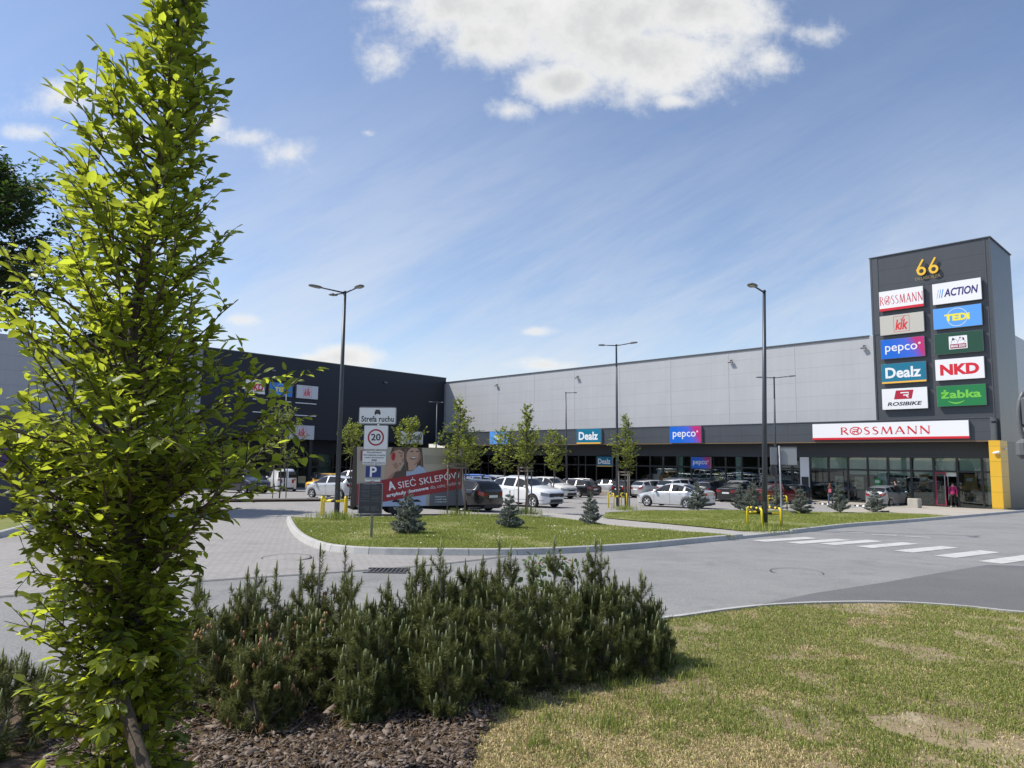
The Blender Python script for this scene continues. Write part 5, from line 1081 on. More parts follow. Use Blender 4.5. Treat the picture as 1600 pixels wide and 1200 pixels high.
    for sd in (1, -1):
        i = int(N * (ws[0] + .055)); y_ = rows[i][6][1]; zz = rows[i][6][2]
        m = MB(); m.rbox(rows[i][0][0] - .10, rows[i][0][0] + .07, sd * (y_ + .10) - .09, sd * (y_ + .10) + .09, zz - .0, zz + .14, .04); m.box(rows[i][0][0] - .03, rows[i][0][0] + .03, min(sd * y_ * .9, sd * (y_ + .04)), max(sd * y_ * .9, sd * (y_ + .04)), zz + .0, zz + .04); m.build('mirror', paint_, root)
    m = MB()
    for sd in (1, -1):
        for s in ((pil[0] - .03), (pil[1] - .05)):
            i = int(N * s); p = rows[i][6]; q_ = rows[i][4]; y_ = p[1] + .012; zz = (p[2] * .72 + q_[2] * .28); m.box(p[0] - .09, p[0] + .09, sd * y_ - .015, sd * y_ + .015, zz - .015, zz + .018)
    m.build_each('door_handle', CHROME if pt in ('black', 'grey') else paint_, root)
    if roofrail:
        m = MB()
        for sd in (1, -1):
            pts = [(rows[i][0][0], sd * rows[i][9][1] * .93, rows[i][11][2] + .045) for i in range(int(N * .42), int(N * .86), 6)]; pts = [(pts[0][0] + .1, pts[0][1], pts[0][2] - .06)] + pts + [(pts[-1][0] - .1, pts[-1][1], pts[-1][2] - .06)]; m.tube(pts, .02, 6)
        m.build_each('roof_rail', CHROME if roofrail == 'chrome' else PLASTIC, root)
    if bars:
        for s in (.48, .72):
            m = MB(); i = int(N * s); m.box(rows[i][0][0] - .03, rows[i][0][0] + .03, -W * .42, W * .42, rows[i][11][2] + .09, rows[i][11][2] + .13); [m.box(rows[i][0][0] - .06, rows[i][0][0] + .06, sd * W * .36 - .05, sd * W * .36 + .05, rows[i][11][2] + .0, rows[i][11][2] + .1) for sd in (1, -1)]
            m.build('roof_bar', PLASTIC, root)
    if cladding:
        for sd in (1, -1):
            m = MB()
            for i in range(N):
                s = (S[i] + S[i + 1]) / 2
                if .04 < s < .97:
                    q = [pid(i, 1, sd), pid(i + 1, 1, sd), pid(i + 1, 3, sd), pid(i, 3, sd)]; q = [(p[0], p[1] + sd * .008, p[2]) for p in q]; m.add(q, [(0, 1, 2, 3)])
            weld(m, 'sill_cladding', PLASTIC, root, False)
    if kind == 'van':
        m = MB(); [m.box(xr - .012, xr + .01, sd * .40 - .30, sd * .40 + .30, 1.12, 1.62) for sd in (1, -1)]; m.build_each('rear_window', CG, root)
    return root
hU = atan2(UR.y, UR.x); hN = atan2(-NR.y, -NR.x); hV = atan2(VL.y, VL.x)
def car(kind, pt, px, py, rz, label, o=None, Y=None, **k):
    if Y: p = R(px, 720, Y)
    elif o is None: p = G(px, py)
    else: t, z = TR(px, 722, o); p = WR @ Vector((t, -o, 0))
    return build_car(kind, pt, label, (p.x, p.y), rz, **k)
car('sedan', 'silver', 1055, 792.5, hU + .05, 'bright silver sedan parked side-on behind the turf strip', sc_=.97)
car('suv', 'white', 822, 791, hU + pi + .02, 'white sport utility with black grille facing right, behind the stakes', rim=None, cladding=True, sc_=.98, plate_front=True)
car('wagon', 'black', 714, 796.5, hU + .04, 'black estate car with black roof bars and chrome rails beside the trailer', roofrail='chrome', bars=True, sc_=1.0)
car('suv', 'grey', 846, 777, hU + pi + .04, 'dark grey car half hidden behind the white sport utility', sc_=.95)
car('wagon', 'black', 893, 776.5, hU + .1, 'black estate car with bright red tail lamp in the middle of the car park', roofrail='chrome', sc_=1.0)
car('hatch', 'lsilver', 945, 773, hU + .1, 'pale silver compact with black roof behind the staked tree', dark_roof=True, sc_=1.05)
car('suv', 'black', 975, 767, hU + pi, 'dark car behind the wooden tree stakes', sc_=.9)
car('hatch', 'lsilver', 1022, 770, hN - .25, 'silver hatchback parked nose-in below the smaller teal sign', sc_=1.05, o=5.6)
car('suv', 'silver', 1066, 772, hN - .2, 'silver sport utility with roof rails behind the bright silver sedan', roofrail='chrome', sc_=1.03, o=5.4)
car('hatch', 'grey', 1112, 775.5, hN + .05, 'dark grey hatchback parked between the silver sedan and black coupe', sc_=1.08, o=5.6)
car('sedan', 'black', 1153, 778.5, hN + .1, 'glossy black saloon with red tail lamps parked nose-in', sc_=1.03, o=5.9)
car('suv', 'lsilver', 1150, 768, hN + pi + .1, 'pale car behind the black saloon, close to the windows', sc_=1.0, o=3.2)
car('sedan', 'red', 1212, 780.5, hN - .28, 'dark red saloon parked nose-in behind the tall lamp post', sc_=1.02, o=6.2)
car('hatch', 'yaris', 1388, 790.5, hN - .12, 'silver-grey hatchback parked nose-in by the drugstore', sc_=1.0)
car('hatch', 'silver', 521, 778, hU + .28, 'silver hatchback behind the left lamp post and trailer', sc_=.98)
car('suv', 'white', 552, 771, hU + .35, 'white hatchback beyond the silver one, partly behind the trailer', sc_=1.15)
car('boxy', 'yellow', 514, 763.5, hV + pi + .2, 'small boxy yellow car before the dark shop windows', Y=61, sc_=1.12)
car('van', 'white', 441, 760.5, hU - .25, 'white panel van with twin rear windows parked near the dark building', Y=62, sc_=1.05)
car('hatch', 'navy', 379, 770, hU + pi + .25, 'dark car facing right below the foreground tree leaves', sc_=1.15)
car('suv', 'blue', 737, 768, hU, 'bright blue car with black rear window beyond the estate car', Y=56, sc_=1.06)
car('hatch', 'white', 700, 772, hU, 'white car visible between trailer and estate car', sc_=1.1)
car('suv', 'lsilver', 779, 769, hU + pi, 'pale silver car roof showing above the black estate car', Y=57, sc_=1.03)
car('suv', 'silver', 806, 769, hU, 'silver car roof just left of the stake frame, far row', Y=60, sc_=1.05)
car('hatch', 'grey', 912, 769, hN, 'dark hatchback in the far row below the teal canopy sign', o=5.0)
car('wagon', 'black', 992, 769, hN, 'dark estate car far behind the wooden stakes near the windows', o=5.4, sc_=1.05)
car('suv', 'cream', 860, 766.5, hU + pi, 'cream white car beyond the dark grey one', Y=56, sc_=1.0)
car('hatch', 'black', 893, 765, hN, 'black car near the shop windows left of the teal sign', sc_=1.0)
car('hatch', 'navy', 1238, 774, hN + pi, 'dark car close to the windows beyond the red saloon', sc_=.95, o=3.2)
# ---------------------------------------------------------------- plants
LEAF_V = np.array([(0, 0, 0), (.30, .40, .05), (.68, .36, .02), (1, 0, -.10), (.68, -.36, .02), (.30, -.40, .05), (.33, 0, -.05), (.68, 0, -.07)], dtype=np.float64)
LEAF_F = np.array([(0, 6, 1), (6, 7, 2), (6, 2, 1), (7, 3, 2), (0, 5, 6), (6, 4, 7), (6, 5, 4), (7, 4, 3)])
SIMPLE_V = np.array([(0, 0, 0), (.45, .42, .04), (1, 0, -.12), (.45, -.42, .04)]); SIMPLE_F = np.array([(0, 2, 1), (0, 3, 2)])
def norm(a): return a / np.maximum(np.linalg.norm(a, axis=-1, keepdims=True), 1e-9)
def leaves(P, D, Nn, Ls, wid=.5, tmpl=(LEAF_V, LEAF_F)):
    """P roots, D axis, Nn rough normals, Ls lengths -> verts, faces"""
    V0, F0 = tmpl; P = np.asarray(P); D = norm(np.asarray(D)); S = norm(np.cross(np.asarray(Nn), D)); U = np.cross(D, S); Ls = np.asarray(Ls)[:, None, None]
    V = P[:, None, :] + Ls * (V0[None, :, 0:1] * D[:, None, :] + V0[None, :, 1:2] * wid * S[:, None, :] + V0[None, :, 2:3] * U[:, None, :])
    F = F0[None] + (np.arange(len(P)) * len(V0))[:, None, None]
    return V.reshape(-1, 3), F.reshape(-1, F0.shape[1])
BARK = mat('bark_grey', (.085, .075, .06), .9, var=.3, vscale=12, bump=.6, bscale=60); TWIG = mat('twig_brown', (.07, .05, .035), .85)
def grow(r_, trunk, env, nb, twigs, lsize, spread=.5, zlow=0.0, up=.9, leafgap=.035, curve=.25, rw=(.012, .003), tw_len=(.12, .30), droop=.1, squash=.85, jitter=.5, inset=0.0, frmin=.5):
    """trunk: list of points; env(z)->(left,right) reach; returns wood MB, leaf arrays"""
    T = [Vector(t) for t in trunk]; acc = [0]
    for a, b in zip(T[:-1], T[1:]): acc.append(acc[-1] + (b - a).length)
    def at(s):
        s *= acc[-1]
        for i in range(1, len(T)):
            if s <= acc[i] or i == len(T) - 1: return T[i - 1].lerp(T[i], min(1, (s - acc[i - 1]) / (acc[i] - acc[i - 1])))
    wood = MB(); P = []; D = []; N_ = []; Ls = []
    ga = 2.399963
    for b in range(nb):
        s = zlow + (1 - zlow) * (b + r_.random()) / nb; s = min(s, .995); az = b * ga + r_.uniform(-.4, .4); p0 = at(s)
        ex, ey = cos(az), sin(az)
        zt_ = p0.z + .2
        fr_ = r_.uniform(frmin, 1.04); upf = up * r_.uniform(.7, 1.25)
        for _ in range(6):
            l_, rr = env(zt_); l_, rr = max(.04, l_ - inset), max(.04, rr - inset)
            reach = sqrt((ex * (rr if ex > 0 else l_)) ** 2 + (ey * squash * (rr + l_) / 2) ** 2) * fr_; zt_ = .5 * zt_ + .5 * (p0.z + reach * upf)
        reach = max(reach, .05); rise = reach * upf + .03
        pts = []; n = 6
        for k in range(n + 1):
            t = k / n; h = reach * (t ** .85); pts.append(p0 + Vector((ex * h, ey * h, rise * (t ** (1 + curve)))) + Vector((r_.uniform(-1, 1), r_.uniform(-1, 1), r_.uniform(-1, 1))) * .015 * reach * (k > 0))
        Lb = sum((pts[i + 1] - pts[i]).length for i in range(n)); r0 = rw[1] + (rw[0] - rw[1]) * min(1, Lb / 1.0)
        wood.tube(pts, [r0 + (rw[1] * .6 - r0) * k / n for k in range(n + 1)], 5, False)
        def leafrow(a, bvec, Lr, start):
            m_ = int(max(2, Lr / leafgap)); d = bvec.normalized(); side = d.cross(Vector((0, 0, 1))); side = side.normalized() if side.length > .05 else Vector((1, 0, 0)); up_ = side.cross(d)
            for k in range(m_):
                t = start + (1 - start) * (k + r_.random() * .6) / m_; p = a + bvec * t; sg = 1 if k % 2 else -1; last = k == m_ - 1
                dd = d * (.55 if not last else 1) + side * sg * (.75 if not last else .1) + Vector((r_.gauss(0, .22), r_.gauss(0, .22), r_.gauss(0, .22) - droop)); nn = up_ * .4 + Vector((0, 0, .8)) + Vector((r_.gauss(0, jitter), r_.gauss(0, jitter), r_.gauss(0, jitter * .6)))
                P.append(p); D.append(dd); N_.append(nn); Ls.append(lsize * r_.uniform(.5, 1.25) * (1 if t < .85 else .75))
        for i in range(2, n):
            leafrow(pts[i], pts[i + 1] - pts[i], (pts[i + 1] - pts[i]).length, 0)
        for k in range(max(1, int(twigs * min(1.2, .35 + Lb)))):
            t = r_.uniform(.25, 1); i = min(n - 1, int(t * n)); p = pts[i].lerp(pts[i + 1], t * n - i); bd = (pts[i + 1] - pts[i]).normalized()
            rv = Vector((r_.gauss(0, 1), r_.gauss(0, 1), r_.gauss(.3, .6))); tv = (bd * .8 + rv.normalized() * spread * 1.6).normalized() * r_.uniform(*tw_len) * min(1, .5 + Lb)
            wood.tube([p, p + tv], [rw[1] * .9, rw[1] * .4], 4, False); leafrow(p, tv, tv.length, .1)
    return wood, np.array([tuple(p) for p in P]), np.array([tuple(p) for p in D]), np.array([tuple(p) for p in N_]), np.array(Ls)

# --- foreground hornbeam
TY_ = 3.35
tp = [(226, 1290, 0), (220, 1180, .0), (212, 1000, .02), (206, 800, .03), (205, 700, .05), (208, 504, .06), (238, 340, .05), (266, 140, .05), (284, 0, .05), (292, -90, .05)]
trunk = [R(a, b, TY_ + c) for a, b, c in tp]; gzt = gz(trunk[0].x, trunk[0].y); trunk[0].z = gzt - .05
ED = [(-100, 268, 312), (0, 238, 332), (60, 196, 345), (100, 176, 342), (170, 95, 350), (250, 60, 330), (300, 18, 330), (330, -10, 352), (390, -10, 392), (440, -5, 382), (500, -35, 402), (550, -75, 458), (610, -80, 462), (680, -70, 450), (760, -60, 428), (830, 28, 350), (900, 45, 312), (960, 40, 292), (1020, 42, 300), (1100, 55, 300), (1200, 75, 285), (1300, 120, 270)]
def txc(z):
    for a, b in zip(trunk[:-1], trunk[1:]):
        if z <= b.z: t = max(0, (z - a.z) / (b.z - a.z)); return a.x + (b.x - a.x) * t
    return trunk[-1].x
EW = []
for y, l, r_ in ED:
    a, b_ = R(l, y, TY_), R(r_, y, TY_); EW.append((a.z, txc(a.z) - a.x, b_.x - txc(a.z)))
EW.sort()
def env_fg(z):
    if z <= EW[0][0]: return EW[0][1], EW[0][2]
    for a, b_ in zip(EW[:-1], EW[1:]):
        if z <= b_[0]: t = (z - a[0]) / (b_[0] - a[0]); return max(.05, a[1] + (b_[1] - a[1]) * t), max(.05, a[2] + (b_[2] - a[2]) * t)
    return .05, .05
LF = leafmat('leaf_hornbeam', (.055, .088, .016), (.15, .20, .04), (.56, .64, .05), .5, .42, .4)
FT = empty('hornbeam_tree', trunk[0].copy(), 'tall narrow young broadleaf tree with bright yellow-green leaves in the left foreground', 'tree')
TI = Matrix.Translation(-trunk[0])
wood, P, D, Nn, Ls = grow(random.Random(5), trunk[1:], env_fg, 340, 8, .068, .55, 0.02, .80, .027, jitter=.5, inset=.03, tw_len=(.07, .20), frmin=.30)
low = [trunk[0] + Vector((0, 0, .12))] + trunk[1:5]
w2, P2_, D2_, N2_, L2_ = grow(random.Random(6), low, env_fg, 190, 8, .07, .6, 0.0, .16, .030, jitter=.5, droop=.35, inset=.02, tw_len=(.08, .22), frmin=.4)
qs = random.Random(12); SP_ = [[], [], [], []]
for k in range(16):                                            # low sprays hanging in front of the stake
    e = R(qs.uniform(120, 235), qs.uniform(1015, 1150), qs.uniform(2.75, 3.05)); s0 = trunk[1].lerp(trunk[2], qs.uniform(.2, 1)); w2.tube([s0, s0.lerp(e, .5) + Vector((0, 0, .05)), e], [.005, .004, .002], 4, False)
    for j in range(15):
        t = qs.uniform(.45, 1); SP_[0].append(tuple(s0.lerp(e, t) + Vector((0, 0, .05 * (1 - abs(2 * t - 1)))))); SP_[1].append(((e - s0).x * .6 + qs.gauss(0, .25), (e - s0).y * .6 + qs.gauss(0, .25), qs.gauss(-.12, .12))); SP_[2].append((qs.gauss(0, .4), qs.gauss(0, .4), 1)); SP_[3].append(.07 * qs.uniform(.6, 1.2))
P2_, D2_, N2_, L2_ = np.concatenate([P2_, SP_[0]]), np.concatenate([D2_, SP_[1]]), np.concatenate([N2_, SP_[2]]), np.concatenate([L2_, SP_[3]])
P, D, Nn, Ls = np.concatenate([P, P2_]), np.concatenate([D, D2_]), np.concatenate([Nn, N2_]), np.concatenate([Ls, L2_])
o_ = len(wood.v); wood.v += w2.v; wood.f += [tuple(i + o_ for i in f) for f in w2.f]; wood.m += w2.m
# a handful of dense low leaves close to the stem
m = MB(); nt_ = len(trunk); m.tube(trunk, [.042 - .034 * i / (nt_ - 1) for i in range(nt_)], 10); m.build('trunk', BARK, FT, TI, smooth=True)
wood.build('branches', TWIG, FT, TI, smooth=True)
V, F = leaves(P, D, Nn, Ls, .58); npmesh('crown', V, F, LF, FT, TI)
# long bare whip shoot
# wooden stake leaning by the tree
a, b_ = R(243, 1260, 2.75), R(100, 800, 3.9); st = empty('tree_stake', a.copy(), 'weathered round wooden stake leaning beside the foreground tree', 'stake'); a2 = a.copy(); a2.z = gz(a.x, a.y) - .05
m = MB(); d_ = (b_ - a).normalized(); m.tube([a - d_ * .3, a, a.lerp(b_, .5), b_], [.027, .027, .026, .026], 12); m.build('post', mat('stake_wood', (.075, .054, .035), .85, var=.25, vscale=14, bump=.5, bscale=70), st, Matrix.Translation(-a), smooth=True)
p_ = R(212, 1062, 3.2); m = MB(); m.lathe([(.028, -.03), (.031, -.03), (.031, .03), (.028, .03)], 14, Matrix.Translation(a.lerp(b_, .32) - a)); m.build('rubber_strap', BLK, st)

# --- big dark tree at the far left and its neighbours
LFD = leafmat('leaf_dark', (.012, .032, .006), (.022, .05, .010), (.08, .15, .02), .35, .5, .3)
def big_tree(x, y, h, rad, zc0, label, seed, n=2600, ls=.24):
    r_ = random.Random(seed); root = empty('broadleaf_tree', Matrix.Translation((x, y, gz(x, y))), label, 'tree', None)
    T = [(r_.uniform(-.3, .3) * (k > 0), r_.uniform(-.3, .3) * (k > 0), h * k / 6) for k in range(7)]
    def env(z): t = max(0, min(1, (z - zc0) / (h - zc0))); v = rad * max(.08, sin(pi * min(1, .12 + t * .88)) ** .6 * (1 if t < .9 else .6)); return v, v
    wood, P, D, Nn, Ls = grow(r_, [Vector(t) for t in T], env, 80, 26, ls, .9, zc0 / h, .45, .11, rw=(.07, .012), tw_len=(.5, 1.5), squash=1, jitter=.7)
    m = MB(); m.tube(T, [.26 - .21 * k / 6 for k in range(7)], 10); m.build('trunk', BARK, root, smooth=True); wood.build('branches', TWIG, root)
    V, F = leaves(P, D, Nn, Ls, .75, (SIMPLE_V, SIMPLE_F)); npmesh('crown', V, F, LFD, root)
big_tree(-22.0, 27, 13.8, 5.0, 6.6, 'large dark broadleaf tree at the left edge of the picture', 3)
big_tree(-15.6, 29, 8.0, 1.8, 3.4, 'slim broadleaf tree behind the foreground tree that shades the paved drive', 9)

# --- young street trees with stakes
LFY = leafmat('leaf_young', (.085, .12, .018), (.16, .19, .035), (.40, .46, .06), .4, .5, .35)
STW = mat('stake_grey_wood', (.17, .145, .12), .9, var=.25, vscale=10)
def young(px, py_top, Y, wpx, label, stakes=True, col=0, z_clear=1.9, seed=1, shape='vase', base=None, g='young trees planted across the car park', nb=25):
    c = R(px, 720, Y); x, y = c.x, c.y; zt = R(px, py_top, Y).z - gz(x, y); rad = wpx / 2 / FOC * Y; r_ = random.Random(seed)
    root = empty('young_tree', Matrix.Translation((x, y, gz(x, y))), label, 'tree', g)
    T = [(0, 0, -.05)] + [(r_.uniform(-.05, .05), r_.uniform(-.05, .05), zt * k / 5) for k in range(1, 5)] + [(r_.uniform(-.1, .1), 0, zt * .97)]
    def env(z):
        t = max(0, min(1, (z - z_clear) / max(.3, zt - z_clear)))
        v = rad * ((.35 + .65 * min(1, t * 1.8)) * (1 if t < .75 else 1 - (t - .75) * 2.2) if shape == 'vase' else (.55 + .45 * sin(pi * min(1, t * 1.4))) * (1 if t < .5 else 1.25 - t * .9)); return max(v, .08), max(v, .08)
    wood, P, D, Nn, Ls = grow(r_, [Vector(t) for t in T], env, nb, 9, .125 if Y < 45 else .17, .8, z_clear / zt, .8, .052 if Y < 45 else .075, rw=(.02, .005), tw_len=(.2, .5), squash=1, jitter=.7)
    m = MB(); m.tube(T, [.045, .042, .036, .03, .022, .012], 8); m.build('trunk', BARK, root, smooth=True); wood.build('branches', TWIG, root)
    V, F = leaves(P, D, Nn, Ls, .8, (SIMPLE_V, SIMPLE_F)); npmesh('crown', V, F, LFY, root)
    return x, y
def stakes_(x, y, label, rz=.3, h=1.9, w=.62, n=3):
    root = empty('tree_stakes', place(x, y, rz), label, 'tree stakes', 'wooden stakes round the young trees')
    P_ = [(w * .55 * cos(a), w * .55 * sin(a)) for a in [2 * pi * k / n + pi / 6 for k in range(n)]]
    for a, b_ in P_: m = MB(); m.tube([(a, b_, -.1), (a, b_, h)], .032, 8); m.build('post', STW, root, smooth=True)
    for i in range(n):
        a, b_ = P_[i], P_[(i + 1) % n]
        for z in (h - .05, h - .2) if n == 3 else (h - .05,): m = MB(); A_, B_ = Vector((*a, z)), Vector((*b_, z)); d = (B_ - A_).normalized(); A_ -= d * .08; B_ += d * .08; q = Vector((-d.y, d.x, 0)) * .04; m.add([p + o + Vector((0, 0, zz)) for p in (A_, B_) for o, zz in ((q, -.035), (q * .4, -.035), (q * .4, .035), (q, .035))], [(0, 1, 2, 3), (7, 6, 5, 4), (0, 4, 5, 1), (1, 5, 6, 2), (2, 6, 7, 3), (3, 7, 4, 0)]); m.build('crossbar', STW, root)
def yt(px, base_py, *a, **k):
    Y = G(px, base_py).y; return young(px, a[0], Y, *a[1:], **k)
x, y = yt(822, 802, 632, 52, 'tallest young tree on the island, in a wooden stake frame', seed=2, shape='col', nb=38); stakes_(x, y, 'wooden stake frame between the black estate and the white sport utility', .2, 2.05)
x, y = yt(716, 806, 622, 62, 'young tree with a tall upright top at the right end of the trailer', seed=8, shape='col', nb=34); stakes_(x - .0, y, 'wooden stake frame overlapping the right end of the trailer', .9, 2.1, .75)
x, y = yt(977, 796, 648, 50, 'young tree with a rounded crown in the turf strip by the yellow guard', seed=4, shape='col', nb=34, z_clear=2.0); stakes_(x, y, 'wooden stake frame in the turf strip in front of the yellow guard', .5, 2.0)
x, y = yt(439, 780, 640, 84, 'young tree with a wide crown in the median before the white van', seed=6, z_clear=1.7, nb=26); stakes_(x, y, 'pair of thin grey stakes beside the median tree', 0, 2.1, .7, 2)
young(733, 688, 48, 60, 'young vase-shaped tree beyond the blue car', seed=12)
young(788, 676, 47, 66, 'young vase-shaped tree before the bright blue canopy sign', seed=13)
young(866, 678, 46, 50, 'young vase-shaped tree left of the distant single-arm lamp', seed=14)
young(548, 664, 44, 52, 'young tree just right of the left lamp post', seed=15, z_clear=2.6)
young(640, 660, 46, 58, 'young tree in front of the white navy-lettered sign', seed=16, z_clear=2.8)

# --- small blue spruces
SPR = leafmat('needle_blue', (.11, .13, .105), (.30, .33, .28), (.16, .20, .15), .15, .6, .3)
def spruce_mesh(seed, H=1.0):
    r_ = np.random.default_rng(seed); P, D, Nn, Ls = [], [], [], []; wood = MB(); tiers = 9
    wood.tube([(0, 0, 0), (0.01, 0, .5), (0, .01, 1.0)], [.022, .014, .004], 6)
    for t in range(tiers):
        z0_ = .05 + .86 * t / tiers; z = z0_; R_ = .40 * (1 - z) ** .8 * r_.uniform(.8, 1.15) + .02; nb = max(3, 8 - t // 2)
        for b in range(nb):
            az = 2 * pi * (b + r_.uniform(-.35, .35)) / nb + t * .7; z = z0_ + r_.uniform(-.05, .05); L_ = R_ * r_.uniform(.75, 1.1); rise = r_.uniform(.05, .55) * L_ + .01
            p0 = np.array((0, 0, z)); p1 = np.array((cos(az) * L_, sin(az) * L_, z + rise)); wood.tube([p0, p1], [.007, .003], 4, False)
            segs = [(p0 + (p1 - p0) * .15, p1)]
            for q in range(int(2 + L_ * 14)):
                tt = r_.uniform(.25, .95); a = p0 + (p1 - p0) * tt; sd = r_.choice((-1, 1)); dv = (p1 - p0) * .5 + sd * np.array((-sin(az), cos(az), 0)) * L_ * .55; dv = dv / np.linalg.norm(dv) * (1 - tt * .6) * L_ * .5; segs.append((a, a + dv + np.array((0, 0, r_.uniform(-.01, .03)))))
            for a, b_ in segs:
                n = int(10 + np.linalg.norm(b_ - a) * 260); tv = np.linspace(0, 1, n)[:, None]; pp_ = a + (b_ - a) * tv; d0 = (b_ - a) / np.linalg.norm(b_ - a); rd = r_.normal(size=(n, 3)); rd -= (rd @ d0)[:, None] * d0; rd = norm(rd); P.append(pp_); D.append(d0 * .55 + rd); Nn.append(r_.normal(size=(n, 3))); Ls.append(np.full(n, .042) * r_.uniform(.8, 1.2, n))
    n = 60; zz = r_.uniform(.86, 1.02, n); P.append(np.stack([zz * 0, zz * 0, zz], 1)); D.append(norm(r_.normal(size=(n, 3)) + np.array((0, 0, .8)))); Nn.append(r_.normal(size=(n, 3))); Ls.append(np.full(n, .035))
    V, F = leaves(np.concatenate(P), np.concatenate(D), np.concatenate(Nn), np.concatenate(Ls), .34, (SIMPLE_V, SIMPLE_F)); return wood, V, F
spr = []
for k in range(7):
    wood, V, F = spruce_mesh(20 + k); root = None; spr.append((wood, V, F))
spdone = {}
def spruce(px, py, top, label, k, wide=1.0, dy=0):
    c = G(px, py, .1); h = (R(px, top, c.y).z - c.z); M_ = Matrix.Translation((c.x, c.y, c.z - .02)) @ Matrix.Rotation(px * .7, 4, 'Z') @ Matrix.Diagonal((h * wide, h * wide, h, 1))
    if k not in spdone:
        root = empty('blue_spruce', M_, label, 'spruce', 'small blue spruces on the turf'); spr[k][0].build('trunk', BARK, root); npmesh('crown', spr[k][1], spr[k][2], SPR, root); spdone[k] = root
    else: dup(spdone[k], M_, label)
for a in ((637, 835, 766, 'bluish young spruce in front of the trailer wheels, with a tall thin leader', 4, 1.05), (796, 827, 766, 'young spruce in front of the black estate car', 1, .92), (923, 820, 768, 'young spruce in front of the footpath, left of the yellow guard', 2, .85),
          (1090, 796.5, 752, 'young spruce overlapping the rear of the bright silver sedan', 5, 1.05), (1157, 797, 755, 'slim young spruce in front of the black saloon', 1, .85), (1177, 804, 747, 'taller slim spruce just left of the tall lamp post', 6, .75), (1216, 795, 757, 'small spruce in front of the rear yellow guard', 3, .95),
          (1252, 803.5, 760, 'wide young spruce in front of the white window panel', 0, 1.1), (1313, 801.5, 752, 'slim young spruce right of the walking person', 1, .8), (1368, 800, 762, 'short wide spruce in front of the silver-grey hatchback', 3, 1.2)): spruce(*a)

# --- mountain pine hedge in the foreground
PN1 = leafmat('needle_pine', (.065, .085, .026), (.19, .205, .065), (.24, .26, .08), .27, .5, .3)
CAN = mat('candle_tan', (.25, .275, .125), .75, island=.35); BUD = mat('bud_rust', (.36, .19, .09), .7, island=.3); WOODG = mat('dead_wood', (.26, .23, .20), .9, var=.3, vscale=20)
def needle_shoots(P0, D0, L0, r_, per=120, nl=.042, nw=.0042):
    n = len(P0); P0 = np.asarray(P0); D0 = norm(np.asarray(D0)); L0 = np.asarray(L0); t = r_.uniform(.0, 1, (n, per)) ** .8
    C = P0[:, None] + D0[:, None] * (t * L0[:, None])[..., None]; rd = r_.normal(size=(n, per, 3)); rd -= (rd * D0[:, None]).sum(-1, keepdims=True) * D0[:, None]; rd = norm(rd)
    tip = (t[..., None] > .9); dirn = norm(D0[:, None] * np.where(tip, 1.6, .75) + rd * 1.0 + r_.normal(size=rd.shape) * .12); ln = nl * r_.uniform(.7, 1.15, (n, per, 1))
    side = norm(np.cross(dirn, r_.normal(size=dirn.shape))) * nw * .5; A = C + side; B = C - side; T = C + dirn * ln
    V = np.stack([A, B, T], 2).reshape(-1, 3); F = np.arange(len(V)).reshape(-1, 3); return V, F
